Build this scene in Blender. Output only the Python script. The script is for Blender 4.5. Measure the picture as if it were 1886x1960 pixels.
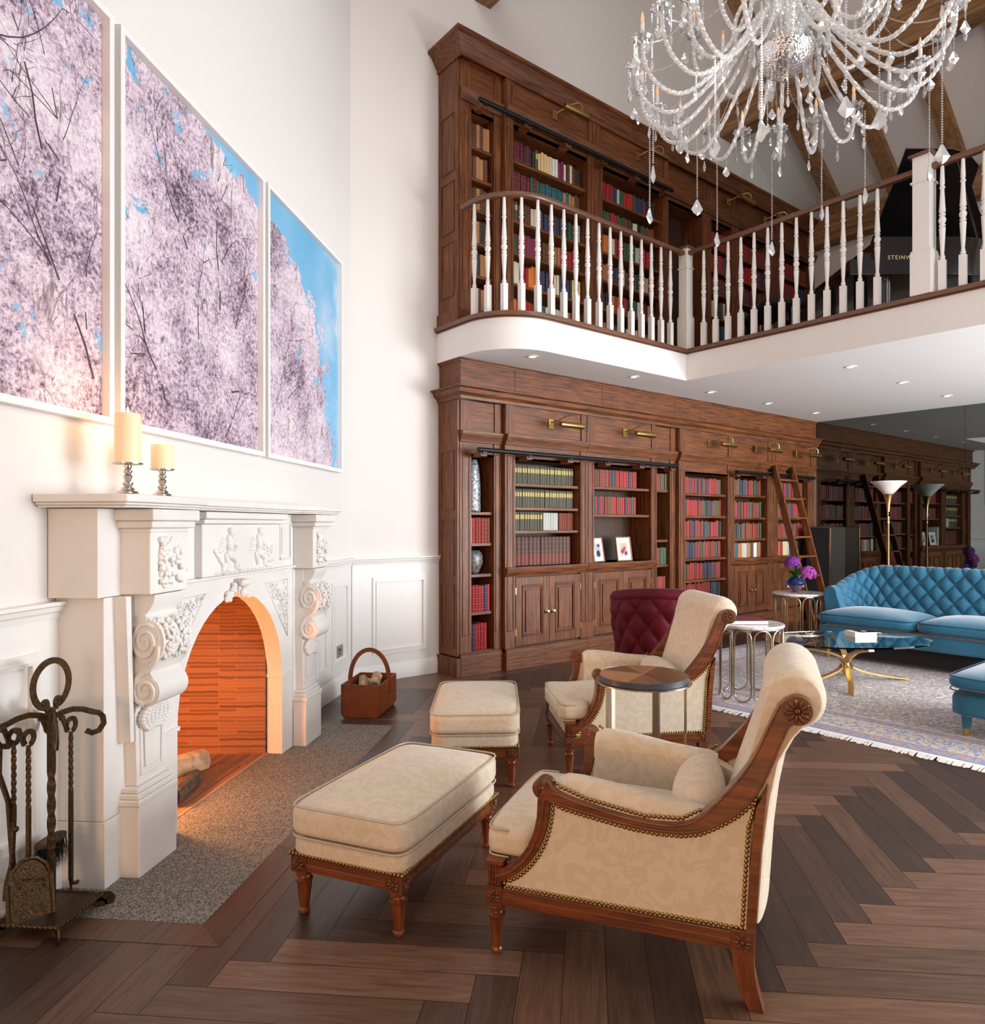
import bpy, math, random
from mathutils import Vector, Matrix
random.seed(7)
for o in list(bpy.data.objects): bpy.data.objects.remove(o)
sc = bpy.context.scene
COL = sc.collection
R = math.radians
PI = math.pi
S2 = math.sqrt(.5)
# ---------------------------------------------------------------- camera
cam = bpy.data.cameras.new('camera'); camo = bpy.data.objects.new('camera', cam); COL.objects.link(camo)
cam.sensor_fit = 'HORIZONTAL'; cam.sensor_width = 36; cam.lens = 1358 / 1886 * 36
cam.shift_x = -57 / 1886; cam.shift_y = 23 / 1886; cam.clip_start = .05; cam.clip_end = 200
camo.location = (0, 0, 1.3); camo.rotation_euler = (R(90), 0, R(-39.8))
sc.camera = camo
# ---------------------------------------------------------------- world, light, exposure
sc.view_settings.view_transform = 'Standard'; sc.view_settings.look = 'None'
sc.view_settings.exposure = 0.5; sc.view_settings.gamma = 1; sc.view_settings.use_curve_mapping = False
w = bpy.data.worlds.new('world'); sc.world = w; w.use_nodes = True
w.node_tree.nodes['Background'].inputs[0].default_value = (.75, .87, 1, 1)
w.node_tree.nodes['Background'].inputs[1].default_value = 1.0
def area(name, loc, target, sx, sy, power, col):
    l = bpy.data.lights.new(name, 'AREA'); l.shape = 'RECTANGLE'; l.size = sx; l.size_y = sy; l.energy = power; l.color = col
    o = bpy.data.objects.new(name, l); COL.objects.link(o); o.location = loc
    o.rotation_euler = (Vector(target) - Vector(loc)).to_track_quat('-Z', 'Z').to_euler()
    return o
area('daylight_window_tall', (4.2, -2.25, 2.7), (3.8, 5, 2.2), 2.3, 4.2, 82, (.98, .985, 1))
area('daylight_window_garden', (7.2, -2.25, 1.35), (6.2, 5, 2.4), 3.6, 2.2, 440, (.97, .98, 1))
area('upper_wall_fill', (2.0, 1.0, 7.6), (2.4, 1.6, 0), 3.0, 3.5, 60, (.97, .98, 1))  # added overhead fill for the upper walls; the roof has no opening
area('warm_fill_left', (-3.7, -1.9, 1.4), (1.5, 1.6, .8), 1.0, 2.2, 105, (1, .50, .16))  # added warm fill from behind left; stands for no known lamp or doorway
area('daylight_loft_window', (8.4, -2.2, 4.2), (8.0, 5, 4.6), 1.8, 1.6, 14, (.98, .985, 1))

# ---------------------------------------------------------------- helpers
def FW(u, v, z=0):
    D = 2.68 - v / S2; s = u / S2
    return Vector(((s - D) / 2, (s + D) / 2, z))
A45 = R(45)
def tag(o, label=None, cat=None, group=None, kind=None):
    if label: o['label'] = label
    if cat: o['category'] = cat
    if group: o['group'] = group
    if kind: o['kind'] = kind
    return o
def empty(name, loc, label=None, cat=None, rz=0, group=None):
    o = bpy.data.objects.new(name, None); COL.objects.link(o)
    o.location = loc; o.rotation_euler = (0, 0, rz); o.empty_display_size = .1
    return tag(o, label, cat, group)
def copy_tree(o, parent=None):
    c = o.copy(); COL.objects.link(c)
    if parent is not None: c.parent = parent
    for ch in list(o.children): copy_tree(ch, c)
    return c
class MB:
    def __init__(s): s.v = []; s.f = []; s.m = []; s.uv = []
    def add(s, vs, fs, m=0, uvs=None):
        b = len(s.v); s.v += [tuple(x) for x in vs]
        for i, f in enumerate(fs):
            s.f.append(tuple(b + k for k in f)); s.m.append(m)
            s.uv.append(uvs[i] if uvs else None)
        return s
    def box(s, x0, y0, z0, x1, y1, z1, m=0):
        if x0 > x1: x0, x1 = x1, x0
        if y0 > y1: y0, y1 = y1, y0
        if z0 > z1: z0, z1 = z1, z0
        v = [(x0, y0, z0), (x1, y0, z0), (x1, y1, z0), (x0, y1, z0), (x0, y0, z1), (x1, y0, z1), (x1, y1, z1), (x0, y1, z1)]
        return s.add(v, [(0, 3, 2, 1), (4, 5, 6, 7), (0, 1, 5, 4), (1, 2, 6, 5), (2, 3, 7, 6), (3, 0, 4, 7)], m)
    def prism(s, poly, fn, a, b, m=0):
        # poly list of 2d, fn(p, t) -> 3d ; extruded from t=a to t=b
        n = len(poly); v = [fn(p, a) for p in poly] + [fn(p, b) for p in poly]
        f = [tuple(range(n))[::-1], tuple(range(n, 2 * n))] + [(i, (i + 1) % n, n + (i + 1) % n, n + i) for i in range(n)]
        return s.add(v, f, m)
    def strip(s, A, B, fn, a, b, m=0):
        n = len(A); v = []
        for t in (a, b):
            v += [fn(p, t) for p in A] + [fn(p, t) for p in B]
        f = []
        for i in range(n - 1):
            f += [(i, i + 1, n + i + 1, n + i), (2 * n + i, 3 * n + i, 3 * n + i + 1, 2 * n + i + 1),
                  (i, 2 * n + i, 2 * n + i + 1, i + 1), (n + i, n + i + 1, 3 * n + i + 1, 3 * n + i)]
        f += [(0, n, 3 * n, 2 * n), (n - 1, 3 * n - 1, 4 * n - 1, 2 * n - 1)]
        return s.add(v, f, m)
    def lathe(s, prof, seg=16, c=(0, 0, 0), m=0, axis='z', flute=0):
        v = []
        for r, z in prof:
            for k in range(seg):
                a = 2 * PI * k / seg; rr = r
                if flute and k % 2: rr = r * (1 - flute)
                x, y = rr * math.cos(a), rr * math.sin(a)
                p = (x, y, z) if axis == 'z' else ((x, z, y) if axis == 'y' else (z, x, y))
                v.append((c[0] + p[0], c[1] + p[1], c[2] + p[2]))
        f = []; n = len(prof)
        for i in range(n - 1):
            for k in range(seg):
                k2 = (k + 1) % seg
                f.append((i * seg + k, i * seg + k2, (i + 1) * seg + k2, (i + 1) * seg + k))
        if prof[0][0] > 1e-5: f.append(tuple(range(seg))[::-1])
        if prof[-1][0] > 1e-5: f.append(tuple((n - 1) * seg + k for k in range(seg)))
        return s.add(v, f, m)
    def sphere(s, c, r, seg=10, ring=6, m=0, half=None):
        if not hasattr(r, '__len__'): r = (r, r, r)
        prof = [(math.sin(PI * i / ring), -math.cos(PI * i / ring)) for i in range(ring + 1)]
        v = []
        for pr, pz in prof:
            for k in range(seg):
                a = 2 * PI * k / seg
                v.append((c[0] + r[0] * pr * math.cos(a), c[1] + r[1] * pr * math.sin(a), c[2] + r[2] * pz))
        f = []
        for i in range(ring):
            for k in range(seg):
                k2 = (k + 1) % seg
                f.append((i * seg + k, i * seg + k2, (i + 1) * seg + k2, (i + 1) * seg + k))
        return s.add(v, f, m)
    def sweep(s, pts, sec, m=0, up=(0, 0, 1), closed=False, scale=None, twist=0):
        pts = [Vector(p) for p in pts]; n = len(pts); k = len(sec); v = []; up = Vector(up)
        for i, p in enumerate(pts):
            if closed: t = pts[(i + 1) % n] - pts[i - 1]
            else: t = pts[min(i + 1, n - 1)] - pts[max(i - 1, 0)]
            t.normalize(); a = t.cross(up)
            if a.length < 1e-3: a = t.cross(Vector((1, 0, 0)))
            a.normalize(); b = a.cross(t); sc_ = scale[i] if scale else 1
            tw = twist * i; ct, st = math.cos(tw), math.sin(tw)
            for (x, y) in sec:
                x2, y2 = x * ct - y * st, x * st + y * ct
                v.append(p + a * (x2 * sc_) + b * (y2 * sc_))
        f = []
        for i in range(n if closed else n - 1):
            j = (i + 1) % n
            for q in range(k):
                q2 = (q + 1) % k
                f.append((i * k + q, i * k + q2, j * k + q2, j * k + q))
        if not closed: f += [tuple(range(k))[::-1], tuple((n - 1) * k + q for q in range(k))]
        return s.add(v, f, m)
    def tube(s, pts, r, seg=8, m=0, closed=False, scale=None, up=(0, 0, 1)):
        return s.sweep(pts, [(r * math.cos(2 * PI * q / seg), r * math.sin(2 * PI * q / seg)) for q in range(seg)], m, up, closed, scale)
    def bar(s, p, q, wd, ht, m=0, up=(0, 0, 1)):
        return s.sweep([p, q], [(-wd / 2, -ht / 2), (wd / 2, -ht / 2), (wd / 2, ht / 2), (-wd / 2, ht / 2)], m, up)
    def sell(s, c, r, n=6, mm=2.6, res=14, m=0, crown=0):
        # superellipsoid cushion
        base = len(s.v); idx = {}; vs = []; fs = []
        def vert(d):
            key = tuple(round(q, 4) for q in d)
            if key in idx: return idx[key]
            ax, ay, az = abs(d[0]), abs(d[1]), abs(d[2])
            h = (ax ** n + ay ** n) ** (mm / n) + az ** mm
            k = h ** (-1 / mm); x, y, z = d[0] * k, d[1] * k, d[2] * k
            zz = z * r[2]
            if crown and z > 0: zz += crown * max(0, (1 - x * x)) * max(0, (1 - y * y))
            idx[key] = len(vs); vs.append((c[0] + x * r[0], c[1] + y * r[1], c[2] + zz)); return idx[key]
        g = [math.tan(PI / 4 * (-1 + 2 * i / res)) for i in range(res + 1)]
        for ax in range(3):
            for sg in (-1, 1):
                for i in range(res):
                    for j in range(res):
                        q = []
                        for (a, b) in ((i, j), (i + 1, j), (i + 1, j + 1), (i, j + 1)):
                            d = [0, 0, 0]; d[ax] = sg; d[(ax + 1) % 3] = g[a]; d[(ax + 2) % 3] = g[b]; q.append(vert(d))
                        fs.append(tuple(q) if sg > 0 else tuple(q[::-1]))
        return s.add(vs, fs, m)
    def xf(s, M, start=0):
        s.v[start:] = [tuple(M @ Vector(p)) for p in s.v[start:]]; return s
    def build(s, name, mats, parent=None, smooth=False, bevel=0, off=(0, 0, 0), seg=2, loc=None, sub=0):
        me = bpy.data.meshes.new(name)
        v = s.v if not any(off) else [(p[0] - off[0], p[1] - off[1], p[2] - off[2]) for p in s.v]
        me.from_pydata(v, [], s.f)
        if not isinstance(mats, (list, tuple)): mats = [mats]
        for m in mats: me.materials.append(m)
        if len(mats) > 1: me.polygons.foreach_set('material_index', s.m)
        if any(u is not None for u in s.uv):
            ul = me.uv_layers.new(name='UVMap'); i = 0
            for f, u in zip(s.f, s.uv):
                for k in range(len(f)):
                    if u: ul.data[i].uv = u[k]
                    i += 1
        if smooth:
            me.polygons.foreach_set('use_smooth', [True] * len(s.f))
            if smooth != True: me.set_sharp_from_angle(angle=R(smooth))
        me.update()
        o = bpy.data.objects.new(name, me); COL.objects.link(o)
        if parent is not None: o.parent = parent
        if loc is not None: o.location = loc
        if bevel:
            b = o.modifiers.new('bevel', 'BEVEL'); b.width = bevel; b.segments = seg; b.limit_method = 'ANGLE'; b.angle_limit = R(40)
            if smooth == False: me.polygons.foreach_set('use_smooth', [True] * len(s.f)); b.harden_normals = True
        if sub:
            q = o.modifiers.new('sub', 'SUBSURF'); q.levels = sub; q.render_levels = sub
        return o
def bx(*a):
    return MB().box(*a)
def XYz(p, t): return (p[0], p[1], t)
def XZy(p, t): return (p[0], t, p[1])
def YZx(p, t): return (t, p[0], p[1])

# ---------------------------------------------------------------- materials
def newmat(name):
    m = bpy.data.materials.new(name); m.use_nodes = True; nt = m.node_tree
    return m, nt, nt.nodes['Principled BSDF']
def lin(c):
    return tuple(((x / 255) / 12.92 if x <= 10 else ((x / 255 + .055) / 1.055) ** 2.4) for x in c)
def mat(name, col, rough=.5, metal=0, noise=0, nscale=8, bump=0, bscale=40, sheen=0, coat=0, emit=None, estr=0, trans=0, ior=1.45, alpha=1, spec=None):
    m, nt, p = newmat(name); c = (*col, 1)
    p.inputs['Base Color'].default_value = c; p.inputs['Roughness'].default_value = rough; p.inputs['Metallic'].default_value = metal
    p.inputs['IOR'].default_value = ior
    if spec is not None: p.inputs['Specular IOR Level'].default_value = spec
    if trans: p.inputs['Transmission Weight'].default_value = trans
    if alpha < 1: p.inputs['Alpha'].default_value = alpha
    if sheen: p.inputs['Sheen Weight'].default_value = sheen; p.inputs['Sheen Roughness'].default_value = .4
    if coat: p.inputs['Coat Weight'].default_value = coat; p.inputs['Coat Roughness'].default_value = .15
    if emit: p.inputs['Emission Color'].default_value = (*emit, 1); p.inputs['Emission Strength'].default_value = estr
    tc = nt.nodes.new('ShaderNodeTexCoord')
    if noise:
        n = nt.nodes.new('ShaderNodeTexNoise'); n.inputs['Scale'].default_value = nscale; n.inputs['Detail'].default_value = 5
        nt.links.new(tc.outputs['Object'], n.inputs['Vector'])
        r = nt.nodes.new('ShaderNodeValToRGB'); r.color_ramp.elements[0].position = .35; r.color_ramp.elements[1].position = .65
        r.color_ramp.elements[0].color = tuple(q * (1 - noise) for q in col) + (1,); r.color_ramp.elements[1].color = tuple(min(1, q * (1 + noise * .6)) for q in col) + (1,)
        nt.links.new(n.outputs['Fac'], r.inputs['Fac']); nt.links.new(r.outputs['Color'], p.inputs['Base Color'])
    if bump:
        n = nt.nodes.new('ShaderNodeTexNoise'); n.inputs['Scale'].default_value = bscale; n.inputs['Detail'].default_value = 4
        nt.links.new(tc.outputs['Object'], n.inputs['Vector'])
        b = nt.nodes.new('ShaderNodeBump'); b.inputs['Strength'].default_value = bump; b.inputs['Distance'].default_value = .01
        nt.links.new(n.outputs['Fac'], b.inputs['Height']); nt.links.new(b.outputs['Normal'], p.inputs['Normal'])
    return m
def wood(name, c1, c2, axis='z', sc=1.0, rough=.35, coat=.2, use='Object', contrast=(.35, .7)):
    m, nt, p = newmat(name); tc = nt.nodes.new('ShaderNodeTexCoord'); mp = nt.nodes.new('ShaderNodeMapping')
    s = {'z': (22, 22, 1.6), 'x': (1.6, 22, 22), 'y': (22, 1.6, 22)}[axis]
    mp.inputs['Scale'].default_value = tuple(q * sc for q in s)
    nt.links.new(tc.outputs[use], mp.inputs['Vector'])
    n = nt.nodes.new('ShaderNodeTexNoise'); n.inputs['Scale'].default_value = 2.2; n.inputs['Detail'].default_value = 7; n.inputs['Roughness'].default_value = .62; n.inputs['Distortion'].default_value = .6
    nt.links.new(mp.outputs[0], n.inputs['Vector'])
    r = nt.nodes.new('ShaderNodeValToRGB'); r.color_ramp.elements[0].position = contrast[0]; r.color_ramp.elements[1].position = contrast[1]
    r.color_ramp.elements[0].color = (*c1, 1); r.color_ramp.elements[1].color = (*c2, 1)
    nt.links.new(n.outputs['Fac'], r.inputs['Fac']); nt.links.new(r.outputs['Color'], p.inputs['Base Color'])
    b = nt.nodes.new('ShaderNodeBump'); b.inputs['Strength'].default_value = .12; b.inputs['Distance'].default_value = .004
    nt.links.new(n.outputs['Fac'], b.inputs['Height']); nt.links.new(b.outputs['Normal'], p.inputs['Normal'])
    p.inputs['Roughness'].default_value = rough; p.inputs['Coat Weight'].default_value = coat; p.inputs['Coat Roughness'].default_value = .2
    return m
M = {}
M['wall'] = mat('wall_paint', (.74, .705, .675), .85, bump=.05, bscale=120)
M['trim'] = mat('white_trim', (.82, .80, .775), .42)
M['ceil'] = mat('ceiling_paint', (.80, .78, .76), .9)
M['marble'] = mat('carved_limestone', (.76, .735, .705), .5, noise=.07, nscale=2.5, bump=.03, bscale=60)
M['oakv'] = wood('brown_oak_upright', (.050, .0135, .0035), (.245, .074, .015), 'z', rough=.5, coat=.04)
M['oakh'] = wood('brown_oak_level', (.050, .0135, .0035), (.245, .074, .015), 'x', rough=.5, coat=.04)
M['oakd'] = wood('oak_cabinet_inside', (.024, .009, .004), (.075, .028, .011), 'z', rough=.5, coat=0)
M['rail'] = wood('handrail_wood', (.12, .05, .028), (.20, .09, .05), 'x')
M['beam'] = wood('rustic_pine_beam', (.16, .075, .028), (.42, .23, .10), 'y', .45, .8, 0)
M['beamx'] = wood('rustic_pine_rafter', (.20, .10, .04), (.42, .22, .09), 'x', .45, .8, 0)
M['chairwood'] = wood('red_brown_walnut', (.070, .014, .003), (.24, .060, .012), 'x', 1.0, .3, .35)
M['chairwoodz'] = wood('red_brown_walnut_leg', (.070, .014, .003), (.24, .060, .012), 'z', 1.0, .3, .35)
M['carved'] = mat('carved_walnut', (.13, .036, .010), .35, noise=.35, nscale=60, coat=.2)
M['brass'] = mat('aged_brass', (.46, .30, .10), .34, 1)
M['gold'] = mat('satin_gold', (.78, .52, .22), .28, 1)
M['champ'] = mat('champagne_metal', (.47, .41, .31), .25, 1)
M['black'] = mat('black_metal', (.02, .02, .022), .4, .7)
M['silver'] = mat('nickel', (.62, .58, .52), .15, 1)
M['nail'] = mat('brass_nailheads', (.36, .22, .07), .3, 1)
M['lacquer'] = mat('black_lacquer', (.006, .006, .007), .06, coat=1)
M['navyfab'] = mat('dark_speaker_cloth', (.012, .013, .018), .8)
M['leather'] = mat('tan_leather', (.19, .045, .012), .38, noise=.25, nscale=9)
M['leatherin'] = mat('plum_lining', (.06, .012, .02), .7)
M['log'] = mat('split_log', (.50, .33, .19), .85, noise=.3, nscale=20)
M['bark'] = mat('log_bark', (.09, .055, .035), .95, bump=.6, bscale=60, noise=.5, nscale=30)
M['char'] = mat('charred_log', (.012, .010, .009), .9, bump=.5)
M['white'] = mat('white_paper', (.80, .79, .76), .7)
M['steel'] = mat('brushed_steel', (.45, .43, .40), .35, 1)
M['slate'] = mat('dark_edge', (.05, .055, .07), .35)
M['red'] = mat('burgundy_velvet', (.085, .0008, .010), .6, spec=.25, sheen=.08, noise=.25, nscale=6)
M['blue'] = mat('blue_velvet', (.022, .145, .25), .75, sheen=.5, noise=.16, nscale=5)
M['bluedk'] = mat('blue_piping', (.012, .06, .12), .7)
M['blackfab'] = mat('plain_black_and_shade', (.01, .01, .01), .8)  # plain black; under the sofa it stands in for shade
M['glassclear'] = mat('clear_glass', (.93, 1, .97), .02, trans=1, ior=1.45)
M['wax'] = mat('ivory_wax', (.86, .70, .47), .5, emit=(1, .55, .22), estr=.10)
M['flame'] = mat('flame', (1, .6, .2), .5, emit=(1, .62, .25), estr=14)
M['pages'] = mat('book_pages', (.72, .64, .50), .8)
def fabric(name, c1, c2):
    m, nt, p = newmat(name); tc = nt.nodes.new('ShaderNodeTexCoord')
    n = nt.nodes.new('ShaderNodeTexNoise'); n.inputs['Scale'].default_value = 17; n.inputs['Detail'].default_value = 4; n.inputs['Distortion'].default_value = 1.8
    nt.links.new(tc.outputs['Object'], n.inputs['Vector'])
    r = nt.nodes.new('ShaderNodeValToRGB'); e = r.color_ramp.elements
    e[0].position = .47; e[1].position = .53; e[0].color = (*c1, 1); e[1].color = (*c2, 1)
    nt.links.new(n.outputs['Fac'], r.inputs['Fac']); nt.links.new(r.outputs['Color'], p.inputs['Base Color'])
    p.inputs['Roughness'].default_value = .85; p.inputs['Sheen Weight'].default_value = .25
    n2 = nt.nodes.new('ShaderNodeTexNoise'); n2.inputs['Scale'].default_value = 400
    nt.links.new(tc.outputs['Object'], n2.inputs['Vector'])
    b = nt.nodes.new('ShaderNodeBump'); b.inputs['Strength'].default_value = .25; b.inputs['Distance'].default_value = .002
    nt.links.new(n2.outputs['Fac'], b.inputs['Height']); nt.links.new(b.outputs['Normal'], p.inputs['Normal'])
    return m
M['damask'] = fabric('cream_damask', (.61, .50, .365), (.655, .555, .43))
M['piping'] = mat('cream_piping', (.50, .42, .32), .8)
def iron():
    m = mat('gilded_iron', (.10, .06, .03), .42, .9, noise=.4, nscale=130, bump=.2, bscale=140); return m
M['iron'] = iron()
def hearth():
    m, nt, p = newmat('speckled_granite'); tc = nt.nodes.new('ShaderNodeTexCoord')
    n = nt.nodes.new('ShaderNodeTexNoise'); n.inputs['Scale'].default_value = 230; n.inputs['Detail'].default_value = 2
    nt.links.new(tc.outputs['Object'], n.inputs['Vector'])
    r = nt.nodes.new('ShaderNodeValToRGB'); e = r.color_ramp.elements
    e[0].position = .42; e[1].position = .58; e[0].color = (.05, .045, .04, 1); e[1].color = (.33, .29, .25, 1)
    nt.links.new(n.outputs['Fac'], r.inputs['Fac']); nt.links.new(r.outputs['Color'], p.inputs['Base Color'])
    p.inputs['Roughness'].default_value = .75
    return m
M['hearth'] = hearth()
def marbletop():
    m, nt, p = newmat('white_veined_marble'); tc = nt.nodes.new('ShaderNodeTexCoord')
    n = nt.nodes.new('ShaderNodeTexNoise'); n.inputs['Scale'].default_value = 6; n.inputs['Detail'].default_value = 8; n.inputs['Distortion'].default_value = 1.5
    nt.links.new(tc.outputs['Object'], n.inputs['Vector'])
    r = nt.nodes.new('ShaderNodeValToRGB'); e = r.color_ramp.elements
    e[0].position = .46; e[0].color = (.75, .74, .72, 1); e[1].position = .54; e[1].color = (.75, .74, .72, 1)
    q = e.new(.5); q.color = (.42, .41, .40, 1)
    nt.links.new(n.outputs['Fac'], r.inputs['Fac']); nt.links.new(r.outputs['Color'], p.inputs['Base Color'])
    p.inputs['Roughness'].default_value = .12
    return m
M['marbletop'] = marbletop()
def firebrick():
    m, nt, p = newmat('thin_fire_brick'); tc = nt.nodes.new('ShaderNodeTexCoord')
    b = nt.nodes.new('ShaderNodeTexBrick'); b.inputs['Scale'].default_value = 1; b.inputs['Brick Width'].default_value = .27; b.inputs['Row Height'].default_value = .0205
    b.inputs['Mortar Size'].default_value = .0028; b.inputs['Mortar Smooth'].default_value = .4; b.inputs['Bias'].default_value = -.1; b.offset = .37; b.offset_frequency = 3
    b.inputs['Color1'].default_value = (.36, .145, .065, 1); b.inputs['Color2'].default_value = (.13, .05, .025, 1); b.inputs['Mortar'].default_value = (.40, .19, .09, 1)
    n = nt.nodes.new('ShaderNodeTexNoise'); n.inputs['Scale'].default_value = 20; n.inputs['Detail'].default_value = 5
    nt.links.new(tc.outputs['UV'], n.inputs['Vector'])
    ad = nt.nodes.new('ShaderNodeVectorMath'); ad.operation = 'SCALE'; ad.inputs['Scale'].default_value = .011
    nt.links.new(n.outputs['Color'], ad.inputs[0])
    a2 = nt.nodes.new('ShaderNodeVectorMath'); a2.operation = 'ADD'
    nt.links.new(tc.outputs['UV'], a2.inputs[0]); nt.links.new(ad.outputs[0], a2.inputs[1])
    nt.links.new(a2.outputs[0], b.inputs['Vector']); nt.links.new(b.outputs['Color'], p.inputs['Base Color'])
    bp = nt.nodes.new('ShaderNodeBump'); bp.inputs['Strength'].default_value = .5; bp.inputs['Distance'].default_value = .01
    nt.links.new(b.outputs['Fac'], bp.inputs['Height']); bp.invert = True; nt.links.new(bp.outputs['Normal'], p.inputs['Normal'])
    p.inputs['Roughness'].default_value = .9
    return m
M['brick'] = firebrick()
def plank(name, c1, c2):
    m, nt, p = newmat(name); tc = nt.nodes.new('ShaderNodeTexCoord'); mp = nt.nodes.new('ShaderNodeMapping')
    mp.inputs['Scale'].default_value = (2.2, 26, 1); nt.links.new(tc.outputs['UV'], mp.inputs['Vector'])
    n = nt.nodes.new('ShaderNodeTexNoise'); n.inputs['Scale'].default_value = 2; n.inputs['Detail'].default_value = 8; n.inputs['Roughness'].default_value = .6; n.inputs['Distortion'].default_value = 1.0
    nt.links.new(mp.outputs[0], n.inputs['Vector'])
    r = nt.nodes.new('ShaderNodeValToRGB'); e = r.color_ramp.elements
    e[0].position = .3; e[1].position = .72; e[0].color = (*c1, 1); e[1].color = (*c2, 1)
    nt.links.new(n.outputs['Fac'], r.inputs['Fac']); nt.links.new(r.outputs['Color'], p.inputs['Base Color'])
    b = nt.nodes.new('ShaderNodeBump'); b.inputs['Strength'].default_value = .15; b.inputs['Distance'].default_value = .002
    nt.links.new(n.outputs['Fac'], b.inputs['Height']); nt.links.new(b.outputs['Normal'], p.inputs['Normal'])
    p.inputs['Roughness'].default_value = .36
    return m
PL = [plank('smoked_oak_plank_a', (.042, .020, .012), (.092, .047, .030)), plank('smoked_oak_plank_b', (.066, .031, .018), (.145, .076, .046)),
      plank('smoked_oak_plank_c', (.028, .014, .009), (.068, .035, .024)), plank('smoked_oak_plank_d', (.098, .046, .026), (.215, .115, .070)),
      mat('plank_gap', (.012, .008, .006), .8)]  # planks b and d also lifted in colour for the crosswise sheen
def bookmat(name, col, gilt=.8, rows=5, label=None, lab2=None):
    m, nt, p = newmat(name); tc = nt.nodes.new('ShaderNodeTexCoord'); sp = nt.nodes.new('ShaderNodeSeparateXYZ')
    nt.links.new(tc.outputs['UV'], sp.inputs[0])
    def mth(op, a, b=None):
        n = nt.nodes.new('ShaderNodeMath'); n.operation = op
        for i, q in enumerate((a, b)):
            if q is None: continue
            if isinstance(q, (int, float)): n.inputs[i].default_value = q
            else: nt.links.new(q, n.inputs[i])
        return n.outputs[0]
    v = sp.outputs['Y']; u = sp.outputs['X']
    fr = mth('FRACT', mth('MULTIPLY', v, rows))
    band = mth('LESS_THAN', mth('ABSOLUTE', mth('SUBTRACT', fr, .5)), .036)
    motif = mth('LESS_THAN', mth('ADD', mth('MULTIPLY', mth('ABSOLUTE', mth('SUBTRACT', mth('FRACT', mth('ADD', mth('MULTIPLY', v, rows), .5)), .5)), 1.0), mth('MULTIPLY', mth('ABSOLUTE', mth('SUBTRACT', u, .5)), .5)), .11)
    g = mth('MULTIPLY', mth('MAXIMUM', band, motif), gilt * .8)
    mx = nt.nodes.new('ShaderNodeMix'); mx.data_type = 'RGBA'; nt.links.new(g, mx.inputs['Factor'])
    mx.inputs['A'].default_value = (*col, 1); mx.inputs['B'].default_value = (.40, .27, .10, 1); out = mx.outputs['Result']
    if label:
        l0, l1, lc = label
        inn = mth('MULTIPLY', mth('GREATER_THAN', v, l0), mth('LESS_THAN', v, l1))
        inn = mth('MULTIPLY', inn, mth('LESS_THAN', mth('ABSOLUTE', mth('SUBTRACT', u, .5)), .38))
        m2 = nt.nodes.new('ShaderNodeMix'); m2.data_type = 'RGBA'; nt.links.new(inn, m2.inputs['Factor']); nt.links.new(out, m2.inputs['A'])
        m2.inputs['B'].default_value = (*lc, 1); out = m2.outputs['Result']
    nt.links.new(out, p.inputs['Base Color']); p.inputs['Roughness'].default_value = .5; p.inputs['Specular IOR Level'].default_value = .3
    return m
BM = {
 'crimson': bookmat('crimson_leather', (.27, .005, .018)), 'scarlet': bookmat('scarlet_leather', (.38, .010, .013), .6),
 'rust': bookmat('rust_leather', (.17, .025, .014), .8, 6), 'green': bookmat('green_leather', (.02, .075, .045)),
 'navy': bookmat('navy_leather', (.015, .028, .085)), 'black': bookmat('black_leather', (.018, .02, .024), .7),
 'brown': bookmat('brown_leather', (.09, .035, .02), .6, 4), 'maroon': bookmat('maroon_cloth', (.13, .022, .035), .25, 2),
 'olive': bookmat('olive_cloth', (.085, .085, .055), 0, 2, (.62, .86, (.52, .42, .14))),
 'encyc': bookmat('brown_volume', (.085, .038, .03), .25, 3, (.05, .40, (.19, .045, .035))),
 'silverbook': bookmat('silver_patterned', (.45, .50, .47), .35, 9), 'tan': bookmat('tan_leather_book', (.36, .17, .07), .5, 5),
 'cream': bookmat('cream_cloth', (.66, .58, .44), .2, 3), 'teal': bookmat('teal_cloth', (.02, .10, .13), .25, 2),
 'mulberry': bookmat('mulberry_cloth', (.20, .03, .07), .1, 2), 'orange': bookmat('orange_cloth', (.60, .18, .04), .1, 2),
 'white': bookmat('white_cloth', (.75, .74, .70), .1, 2), 'yellow': bookmat('straw_yellow_cloth', (.70, .53, .25), .15, 2),
}
BLOOK = {'crimson': 'crimson gilt-banded', 'scarlet': 'scarlet gilt-banded', 'rust': 'rust-red gilt-banded', 'green': 'dark green gilt-banded', 'navy': 'navy gilt-banded',
 'black': 'black gilt-banded', 'brown': 'brown leather', 'maroon': 'maroon cloth', 'olive': 'olive yellow-labelled', 'encyc': 'brown red-footed', 'silverbook': 'silvery patterned',
 'tan': 'tan leather', 'cream': 'cream', 'teal': 'dark teal', 'mulberry': 'mulberry', 'orange': 'orange', 'white': 'white', 'yellow': 'straw-yellow'}
def struct(o): o['kind'] = 'structure'; return o
# ================================================================ SETTING
ZC = 2.71; ZM = 3.014; YB = 4.97; YW = 5.27; XM = 9.44
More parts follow.
